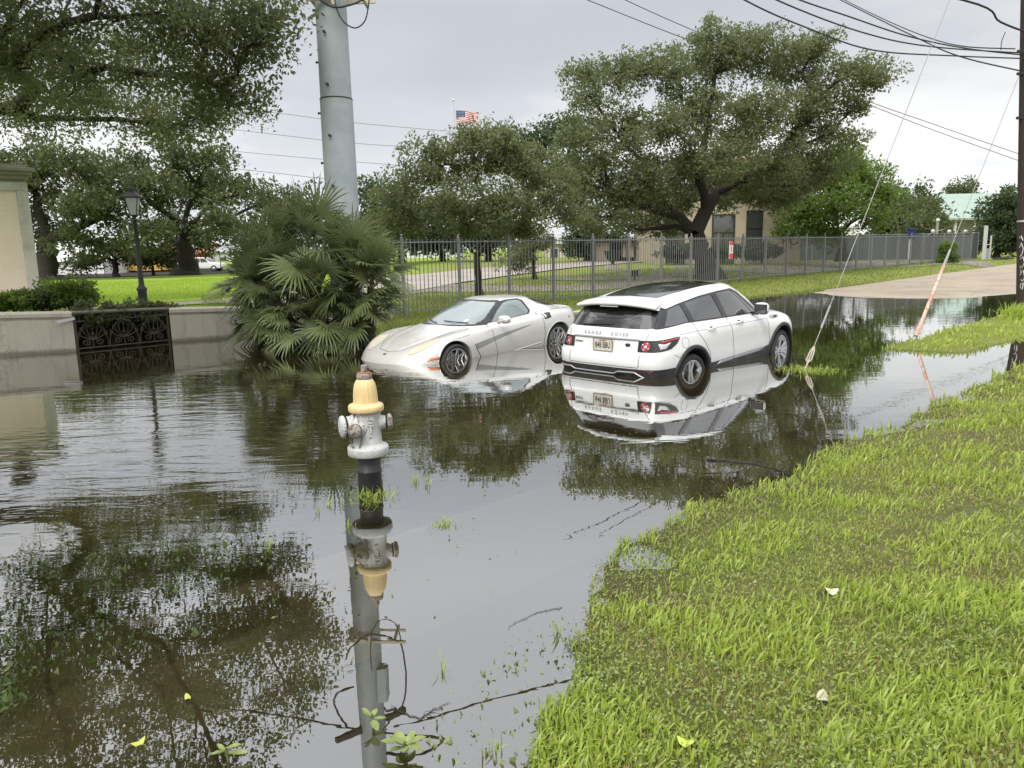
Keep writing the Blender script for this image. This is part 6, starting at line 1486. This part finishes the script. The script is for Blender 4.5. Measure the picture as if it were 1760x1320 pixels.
tree('large_shrub', D(1712, 442, 56), 1.0, .2, [B(1712, 382, 56, 30), B(1740, 368, 56, 34), B(1700, 415, 56, 30), B(1740, 410, 56, 38), B(1775, 385, 56, 38), B(1730, 345, 56, 16)], 'dense dark shrub mass in front of the green roofed hall', M['leaf_dark'], .24, per=30, dens=1.2, seed=61, spread=.6, cat='shrub')
tree('small_shrub', D(1631, 458, 46), .3, .05, [B(1632, 430, 46, 13, fz=1.), B(1630, 447, 46, 13, fz=1.)], 'single bright green bush growing against the far end of the picket fence', M['leaf_bright'], .11, per=34, dens=1.5, seed=62, spread=.2, cat='shrub')
# overhanging oak at upper left
nb = [B(20, 30, 15, 95), B(30, 110, 15, 65), B(100, 95, 17, 60), B(-60, 130, 16, 80), B(-60, 40, 14, 90), B(110, 40, 14, 95), B(210, 30, 14, 90), B(300, 40, 14, 75), B(370, 60, 14, 60), B(420, 85, 14.5, 45), B(448, 60, 14, 34), B(40, 130, 19, 70), B(130, 130, 17, 75), B(220, 120, 17, 75), B(300, 130, 16, 62), B(360, 140, 15, 50), B(398, 165, 15, 34), B(30, 185, 21, 45), B(105, 175, 20, 42, fz=.6), B(190, 175, 20, 42, fz=.6), B(270, 185, 21, 42, fz=.7), B(330, 190, 20, 38), B(375, 205, 20, 28), B(60, 205, 21, 36, fz=.6), B(150, 205, 21, 34, fz=.6), B(240, 210, 21, 34, fz=.6), B(310, 215, 20, 28, fz=.7), B(445, 25, 14, 36), B(70, 80, 22, 60), B(230, 80, 22, 70), B(360, 20, 15, 50)]
nb += [(Vector(q), r_, r_*.9, r_*.7) for q, r_ in (((-11.5, 12.5, 8.2), 2.0), ((-9, 12.4, 8.6), 1.9), ((-7, 12, 8.0), 1.5), ((-5.4, 12.4, 7.6), 1.2), ((-10, 10, 7.4), 1.7), ((-7.6, 9.6, 7.2), 1.5), ((-12.5, 9, 8), 1.8), ((-6.2, 13, 9.3), 1.5), ((-9.5, 13, 10.4), 2.0), ((-13, 13, 10), 2.2), ((-5.3, 10.6, 8.4), 1.1), ((-9.0, 7.6, 7.6), 1.4), ((-11, 7.5, 8.5), 1.5), ((-8, 17, 8.6), 2.2), ((-12, 18, 9.2), 2.5), ((-5.2, 15.5, 8.0), 1.4), ((-16, 18, 10), 2.6), ((-7.5, 14.6, 7.2), 1.6), ((-10.5, 15, 7.4), 1.9), ((-6.2, 8.2, 6.6), 1.0), ((-4.6, 11.6, 9.6), 1.0), ((-9, 9.4, 6.6), 1.4), ((-12, 11, 7.0), 1.6), ((-7.4, 11.2, 6.9), 1.2), ((-13.5, 14, 7.6), 2.0), ((-8.4, 12.8, 6.9), 1.4), ((-6.4, 6.8, 6.3), .9), ((-10.5, 6.2, 7.2), 1.5), ((-8, 5.6, 7.2), 1.2))]
tree('overhanging_oak', (-21, 22, .5), 4.2, .75, nb, 'huge live oak whose limbs overhang the water from the upper left corner', M['leaf_near'], .095, per=27, dens=.80, fork=(-19.5, 21, 4.6), seed=71, spread=.38, fill=.2, limb=.17)
# shrubs behind the garden wall
def shrub(name, p, r_, h, label, mt, leaf, dens=1., seed=1, cat='shrub', group=None):
    return tree(name, p, h*.3, .03, [(Vector(p)+Vector((0, 0, h*.55)), r_, r_*.8, h*.45)]+[(Vector(p)+Vector((r_*.5*s_, 0, h*.4)), r_*.6, r_*.5, h*.35) for s_ in (-1, 1)], label, mt, leaf, per=30, dens=dens, seed=seed, spread=max(.10, r_*.2), cat=cat, group=group)
shrub('garden_shrub', D(25, 530, 16.5), .6, .32, 'low leafy green shrub behind the wall at the left edge', M['leaf_bright'], .07, 1.3, 81)
shrub('garden_shrub', D(120, 535, 17), .6, .75, 'loose bushy plant behind the wall, just left of the iron panel', M['leaf_bright'], .07, 1.1, 82)
shrub('garden_shrub', D(75, 530, 16.8), .5, .4, 'dark low shrub at the foot of the stone pillar', M['leaf_far'], .07, 1.3, 83)
for k, (px, py, Y) in enumerate(((150, 562, 14.5), (195, 560, 14.9), (235, 558, 15.25), (275, 556, 15.6))):
    shrub('flowering_plant', D(px, py, Y+.12)-Vector((0, 0, .12)), .36, .58, ['leafy plant behind the iron panel at its left end', 'leafy plant behind the iron panel left of centre', 'leafy plant behind the iron panel right of centre', 'leafy plant behind the iron panel at its right end'][k], M['leaf_far'], .06, 1.2, 84+k, 'plant', 'plants growing behind the iron panel')
for k, (px, Y) in enumerate(((1165, 45.8), (1245, 45.6), (1310, 45.7))):
    shrub('foundation_shrub', D(px, 443, Y), .9, .75, ['dark clipped shrub left under the beige building', 'dark clipped shrub in the middle under the beige building', 'dark clipped shrub right under the beige building'][k], M['leaf_dark'], .16, 1.2, 90+k, 'shrub', 'clipped shrubs along the beige building')

# fan palm clump
def fan_palm():
    c = Vector((-3.58, 14.0, 0)); root = empty('fan_palm', c, 0, 'broad clump of spiky green fan palms in the water left of the coupe', 'palm')
    g = np.random.default_rng(3); V = []; F = []; T = []; Vd = []; Fd = []; st = MB(); dead = MB()
    heads = [((-.85, .0, 1.2), 1.15), ((-.05, .1, 1.6), 1.25), ((.8, .1, 1.3), 1.15), ((-.5, -.35, .75), .8), ((.2, -.4, 1.0), 1.0), ((.95, -.15, .75), 1.0), ((.1, -.5, .5), .85), ((-.95, -.1, .6), .95), ((.6, -.4, .5), .85), ((-.45, -.45, .4), .8), ((1.15, 0, 1.1), .9), ((-1.15, 0, 1.0), .9)]
    for hp, sc in heads:
        hp = Vector(hp); b = Vector((hp.x*.75, hp.y*.4+.05, -.45)); st.tube([b, b.lerp(hp, .5)+Vector((.05, 0, 0)), hp], [.13, .12, .10], 10)
    for hp, sc in heads:
        hp = Vector(hp); nf = 19
        for k in range(nf):
            az = 2*math.pi*(k+.5*g.random())/nf*1.0+g.random()*.3; el = R(g.uniform(-12, 80)) if k % 2 else R(g.uniform(35, 88)); el = R(g.uniform(-35, 55)) if hp.z < .8 else el
            d = Vector((math.cos(az)*math.cos(el), math.sin(az)*math.cos(el)*.8, math.sin(el))).normalized()
            pl = g.uniform(.38, .75)*sc; tip = hp+d*pl-Vector((0, 0, .10*pl*math.cos(el))); midp = hp+d*pl*.5+Vector((0, 0, .06))
            st.tube([hp, midp, tip], [.012, .009, .008], 5)
            fd = (tip-midp).normalized(); n_ = fd.cross(Vector((0, 0, 1))); n_ = n_.normalized() if n_.length > .05 else Vector((1, 0, 0)); up_ = n_.cross(fd).normalized()
            tw = g.uniform(-.7, .7); n_ = (n_*math.cos(tw)+up_*math.sin(tw)).normalized(); up_ = n_.cross(fd).normalized()
            L0 = g.uniform(.50, .72)*sc; nl = 25; tint0 = g.random(); span = R(g.uniform(75, 120)); cup = g.uniform(.1, .45)
            for j in range(nl):
                a = span*(2*j/(nl-1)-1); ld = (fd*math.cos(a)+n_*math.sin(a)); ld = (ld+up_*cup*(abs(a)/span)).normalized(); L_ = L0*(1-.32*(abs(a)/span)**2)*g.uniform(.9, 1.08)
                wdt = .0155+.006*g.random(); sd = ld.cross(up_).normalized(); seg = [0, .35, .62, .84, 1.0]; wid = [.25, 1, .85, .5, .05]; drp = g.uniform(.05, .40)*L_
                base_i = len(V)
                for t_, w_ in zip(seg, wid):
                    q = tip+ld*L_*t_-Vector((0, 0, drp*max(0, t_-.35)**2*1.8)); o_ = sd*wdt*w_+up_*0.0
                    V.append(q-o_); V.append(q+o_+up_*wdt*.5*w_); T += [tint0*.55+.4*g.random()]*2
                F += [(base_i+2*i, base_i+2*i+1, base_i+2*i+3, base_i+2*i+2) for i in range(4)]
    st.build('stems', simple('palm_stem', (.07, .075, .03), .7, var=.4), root)
    np_mesh('fronds', np.array([tuple(v) for v in V]), np.array(F), M['palm'], root, {'tint': np.array(T), 'odd': g.random(len(V))*.93})
    for k in range(9):
        a = g.uniform(-2.6, -.4); s_ = Vector((g.uniform(-.8, .8), -.35, g.uniform(.25, .5))); pts = [s_, s_+Vector((.25*math.cos(a), -.2, .02)), s_+Vector((.5*math.cos(a), -.38, -.25)), s_+Vector((.6*math.cos(a), -.45, -.5))]
        dead.tube(pts, [.012, .012, .010, .006], 5)
    root.scale = (.92, .92, .97)
    dead.build('dead_stalks', simple('dead_stalk', (.22, .09, .07), .8, var=.4), root)
fan_palm()
# ================================================================== grass and water plants
def blades(name, P_, h, wd, mat_, label, cat, seed, lean=.5, tint=None, odd=None, seg=3):
    g = np.random.default_rng(seed); n = len(P_); az = g.random(n)*2*math.pi; d = np.stack([np.cos(az), np.sin(az), 0*az], 1)
    s_ = np.stack([-np.sin(az+.6), np.cos(az+.6), 0*az], 1); ln = lean*g.random(n)**.7
    ts = [0, .45, .8, 1.]; ws = [.6, 1., .7, .05] ; rows = []
    for t_, w_ in zip(ts, ws):
        c = P_+d*(h*ln*t_**1.8)[:, None]; c[:, 2] += h*t_*np.sqrt(np.clip(1-(ln*t_)**2*.7, .1, 1)); rows += [c-s_*(wd*w_*.5)[:, None], c+s_*(wd*w_*.5)[:, None]]
    V = np.stack(rows, 1).reshape(-1, 3); k = 8; b = np.arange(n)[:, None]*k
    F = np.concatenate([b+np.array([[2*i, 2*i+1, 2*i+3, 2*i+2]]) for i in range(3)], 1).reshape(-1, 4)
    ti = g.random(n) if tint is None else tint; od = g.random(n) if odd is None else odd
    o = np_mesh(name, V, F, mat_, None, {'tint': np.repeat(np.clip(ti, 0, 1), k), 'odd': np.repeat(np.clip(od, 0, 1), k)})
    return tag(o, label, cat, None, 'stuff')
def zat(x, y):
    s_ = x*TS.x+y*TS.y; w_ = x*TW.x+y*TW.y; return ground_z(s_, w_), s_, w_
def scatter(n, r0, r1, az0, az1, seed):
    g = np.random.default_rng(seed); r_ = np.exp(g.random(n)*(math.log(r1/r0))+math.log(r0)); a = az0+(az1-az0)*g.random(n); return r_*np.sin(a), r_*np.cos(a), g
def bank_grass():
    Ps, H_, W_, T, O = [], [], [], [], []
    x, y, g = scatter(720000, 1.6, 30, R(-18), R(50), 1); z, s_, w_ = zat(x, y); r_ = np.hypot(x, y)
    edge = 2.62-1.15*sst(3.4, 1.2, s_)+.10*n2(s_, w_*0, 2.1, 1.)
    k = (w_ < 4.98) & (z > -.066) & (s_ > -2) & ((w_ < edge+.8) | (z > .0) | ((s_ > 12) & (w_ > 3.2)))
    thin = np.clip((z+.064)/.06, 0.015, 1)**1.6; patch = .5+.5*n2(x, y, 1.6, 3.); patch2 = .5+.5*n2(x, y, 4.1, 8.)
    k &= g.random(len(x)) < thin*(.22+.68*np.clip(patch*1.2, 0, 1))
    x, y, z, r_, patch, patch2 = x[k], y[k], z[k], r_[k], patch[k], patch2[k]; n = len(x)
    big = g.random(n) < .08+.22*(patch2 > .55)+.15*(w_[k] < .4)
    h = np.where(big, .030+.045*g.random(n)**1.5, .008+.022*g.random(n)**1.5)*(.8+.4*patch)*np.clip(.9+r_/22, 1, 1.7); wd = np.where(big, .006+.006*g.random(n), .0026+.0025*g.random(n))*np.clip(r_/5, 1, 4.5)
    brown = (n2(x, y, 2.3, 12.) > -.3)
    ti = np.where(big, .45+.55*g.random(n), .05+.55*g.random(n))*(.65+.35*patch2); od = np.where(brown & ~big, .74+.26*g.random(n), g.random(n)*.92)
    blades('grass', np.stack([x, y, z-.005], 1), h, wd, M['grass'], 'short green and brown patchy grass on the near bank', 'grass', 2, .85, ti, od)
    # clover and small broad leaves
    x, y, g = scatter(110000, 1.8, 14, R(-12), R(48), 5); z, s_, w_ = zat(x, y); k = (w_ < 2.65) & (z > -.01) & (g.random(len(x)) < .30+.25*n2(x, y, 3.1, 21.))
    P_ = np.stack([x[k], y[k], z[k]+.015+.02*g.random(k.sum())], 1)
    o = leaves('clover', P_, 2, .02, .013, M['clover'], None, 1., 1.6, 6, None, .8); tag(o, 'tiny pale clover leaves among the near grass', 'clover', None, 'stuff')
bank_grass()
def verge_grass():
    x, y, g = scatter(260000, 13, 60, R(-22), R(44), 11); z, s_, w_ = zat(x, y); k = (((w_ > 12.6) & (w_ < 24) & (s_ > 7.5))) & (z > -.03)
    k &= g.random(len(x)) < .8
    x, y, z, w_ = x[k], y[k], z[k], w_[k]; n = len(x); r_ = np.hypot(x, y)
    nearf = np.exp(-((w_-15.7)/.35)**2)
    h = (.03+.05*g.random(n)+.12*nearf*g.random(n))*(1+.6*(n2(x, y, .8, 2.) > .4)); wd = .006*np.clip(r_/8, 1, 6)
    blades('grass', np.stack([x, y, z], 1), h, wd, M['verge'], 'rough green grass on the far verge by the picket fence', 'grass', 12, .6, .25+.6*g.random(n), g.random(n)*.92)
    x, y, g = scatter(90000, 17, 60, R(-40), R(-8), 13); z, s_, w_ = zat(x, y); k = (w_ > 17) & (z > .2) & (np.abs(w_-21.6) > .9)
    x, y, z = x[k], y[k], z[k]; n = len(x); r_ = np.hypot(x, y)
    blades('grass', np.stack([x, y, z-.01], 1), .03+.03*g.random(n), .006*np.clip(r_/8, 1, 7), M['lawn'], 'bright mown lawn grass beyond the garden walls', 'grass', 14, .7, .5+.5*g.random(n), g.random(n)*.5)
M['lawn'] = leaf_mat('lawn_blades', (.17, .27, .02), (.30, .41, .04), None, .4, .5)
M['verge'] = leaf_mat('verge_blades', (.09, .13, .025), (.27, .32, .07), (.28, .22, .09), .4, .5)
verge_grass()
def tuft(name, p, n, h, spread, label, seed, mt='grass', wd=.006, cat='plant', group=None, lean=.9):
    g = np.random.default_rng(seed); q = g.normal(size=(n, 2))*spread; P_ = np.stack([p[0]+q[:, 0], p[1]+q[:, 1], np.full(n, p[2])], 1)
    o = blades(name, P_, h*(.5+.7*g.random(n)), wd*(.7+.6*g.random(n)), M[mt], label, cat, seed+1, lean, .5+.5*g.random(n), g.random(n)*.8); del o['kind']
    if group: o['group'] = group
    return o
tuft('grass_tuft', (-1.04, 5.26, -.035), 130, .10, .10, 'tangled grass caught on the front of the hydrant pipe at the waterline', 31, wd=.008, lean=1.5)
tuft('grass_tuft', (4.12, 10.4, -.04), 700, .09, .20, 'floating grass tuft around the guy wire shackle', 32, wd=.009, lean=1.4)
tuft('weed_tuft', (UPX+.15, UPY-.6, 0.02), 500, .34, .25, 'bushy weeds at the foot of the wooden pole', 33, wd=.02)
for k, (px, py, n, h) in enumerate(((715, 828, 14, .09), (735, 832, 10, .09), (762, 902, 60, .045), (565, 870, 7, .08), (545, 880, 6, .07), (462, 940, 9, .10), (762, 1155, 6, .10), (1003, 1135, 9, .05), (958, 1090, 7, .10), (600, 905, 8, .07), (850, 1290, 10, .08), (930, 1270, 12, .08))):
    tuft('grass_tuft', tuple(G(px, py)-Vector((0, 0, .01))), n, h, .015 if n < 40 else .05, ['grass sprig right of the hydrant pipe, nearer one', 'grass sprig right of the hydrant pipe, farther one', 'small floating clump of weeds below right of the hydrant', 'thin grass sprig left of the hydrant', 'leftmost thin sprig beside the hydrant reflection', 'grass blades poking up at the submerged weed bed', 'single green blade in the shallows below the hydrant', 'lone sprig near the bank edge', 'thin blades under the bank edge sprig', 'sprig beside the hydrant reflection', 'blades among the sunken leaves at the bottom centre', 'blades at the bottom edge beside the bank'][k], 40+k, wd=.006, lean=.8)
# sunken and floating weed beds
def weedbed(name, poly, z0, z1, n, size, label, seed, mt='waterleaf', up=1.5):
    g = np.random.default_rng(seed); xs = [p[0] for p in poly]; ys = [p[1] for p in poly]; P_ = []
    while len(P_) < n:
        x, y = g.uniform(min(xs), max(xs)), g.uniform(min(ys), max(ys))
        if inside(poly, x, y) and n2(np.array(x), np.array(y), 3.3, seed) > -.45: P_.append((x, y, g.uniform(z0, z1)))
    o = leaves(name, np.array(P_), 5, .05, size, M[mt], None, .25, up, seed, None, .55); return tag(o, label, 'water weed', None, 'stuff')
q = lambda px, py: tuple(G(px, py, -.03))[:2]
weedbed('submerged_weed', [q(-60, 1230), q(-60, 990), q(200, 945), q(440, 925), q(500, 975), q(470, 1050), q(330, 1110), q(150, 1150)], -.072, -.026, 4600, .045, 'bed of dark green leaves just under the water at lower left', 61)
weedbed('submerged_weed', [q(-60, 1230), q(40, 1150), q(60, 1200), q(-20, 1290)], -.035, .002, 110, .035, 'floating leaves at the left edge', 62)
weedbed('sunken_leaves', [q(680, 1330), q(760, 1220), q(880, 1110), q(980, 1060), q(1060, 1050), q(1000, 1330)], -.045, -.02, 900, .035, 'pale sunken leaves and grass in the shallows by the near bank', 63, 'clover')
weedbed('submerged_weed', [q(370, 1150), q(430, 1120), q(440, 1190), q(400, 1200)], -.05, -.02, 36, .035, 'clump under the water', 64)
# leafy sprout at the bottom
def sprout(p, r_, n, label, seed):
    g = np.random.default_rng(seed); root = empty('leafy_sprout', p, 0, label, 'plant'); V = []; F = []; T = []
    m_ = MB(); m_.tube([(0, 0, -.08), (0.005, 0, .0), (0, .005, .05)], .005, 6)
    for k in range(n):
        a = 2*math.pi*k/n*1.9+g.random()*.5; el = g.uniform(.1, .9); L_ = r_*g.uniform(.7, 1.1); d = Vector((math.cos(a)*math.cos(el), math.sin(a)*math.cos(el), math.sin(el))); s_ = d.cross(Vector((0, 0, 1))).normalized(); b = Vector((0, 0, .03+.02*g.random()))
        i0 = len(V)
        for t_, w_ in ((0, .05), (.3, .8), (.6, 1.), (.85, .6), (1., .03)):
            c = b+d*L_*t_-Vector((0, 0, .25*L_*t_*t_)); V += [c-s_*L_*.2*w_, c+Vector((0, 0, -.004)), c+s_*L_*.2*w_]; T += [.5+.5*g.random()]*3
        for i in range(4):
            for j in range(2): F.append((i0+3*i+j, i0+3*i+j+1, i0+3*i+j+4, i0+3*i+j+3))
    m_.build('stem', simple('sprout_stem', (.10, .12, .04), .7), root)
    np_mesh('leaves', np.array([tuple(v) for v in V]), np.array(F), M['clover'], root, {'tint': np.array(T), 'odd': np.zeros(len(V))})
sprout(G(697, 1298), .085, 13, 'pale green leafy sprout standing out of the water at the bottom centre', 71)
sprout(G(640, 1250), .07, 5, 'small dark green sprout over the pole reflection near the bottom', 72)
sprout(G(390, 1308), .07, 4, 'floating green leaf cluster at the bottom left of centre', 73)
# twigs and fallen leaves on the water
def twig(pts, r_, label, seed):
    g = np.random.default_rng(seed); P_ = []
    for a, b in zip(pts[:-1], pts[1:]):
        for i in range(8): t_ = i/8; P_.append(Vector(a).lerp(Vector(b), t_)+Vector((g.normal()*.008, g.normal()*.008, .003)))
    m_ = MB(); m_.tube(P_, [r_*(1-.6*i/len(P_)) for i in range(len(P_))], 5)
    for k in range(7):
        i = g.integers(2, len(P_)-2); d = Vector((g.normal(), g.normal(), .1)).normalized(); m_.tube([P_[i], P_[i]+d*r_*6, P_[i]+d*r_*12], [r_*.5, r_*.4, r_*.2], 4)
    tag(m_.build('floating_twig', M['bark']), label, 'twig')
twig([G(965, 1045), G(920, 1055), G(860, 1085)], .0016, 'long thin twig floating toward the near bank', 1)
twig([G(660, 1215), G(720, 1235), G(775, 1205)], .0025, 'knotty dark twig floating above the leafy sprout', 2)
twig([G(1210, 790), G(1290, 797), G(1355, 812)], .012, 'branch lying in the shallow water below the white vehicle', 3)
g = np.random.default_rng(77); P_ = []
for k in range(260):
    s0, w0 = g.uniform(1.5, 12), g.uniform(2.0, 4.8); p = SW(s0, w0)
    P_.append((p.x, p.y, .003))
o = leaves('floating_debris', np.array(P_), 1, .02, .022, M['clover'], None, .02, 6., 78, None, .5); tag(o, 'tiny leaves and bits floating on the shallow water', 'debris', None, 'stuff')
for k, (px, py) in enumerate(((1428, 1028), (1415, 1222), (1180, 1277), (238, 1276), (322, 1200))):
    p = onto(G(px, py, .05)) if px > 900 else G(px, py, .004); m_ = MB(); r_ = .045 if px > 900 else .026
    pts = [(r_*math.cos(a)*(1 if k % 2 else .75), .55*r_*math.sin(a), .012*math.cos(2*a)) for a in np.linspace(0, 2*math.pi, 13)[:-1]]
    m_.add(pts+[(0, 0, .004)], [(i, (i+1) % 12, 12) for i in range(12)], 0, True)
    o = m_.build('fallen_leaf', simple('dry_leaf', ((.50, .47, .36), (.46, .42, .33), (.42, .50, .08), (.40, .42, .08), (.38, .42, .10))[k], .7), fixn=False); o.location = (p.x, p.y, p.z+(.035 if px > 900 else 0)); o.rotation_euler = (.2, .1, k*1.3)
    tag(o, ['pale dry leaf lying in the grass, farther one', 'pale dry leaf lying in the grass, nearer one', 'yellow-green leaf at the bottom edge of the bank', 'yellow leaf floating at the lower left', 'green leaf floating above the weed clump at lower left'][k], 'leaf')
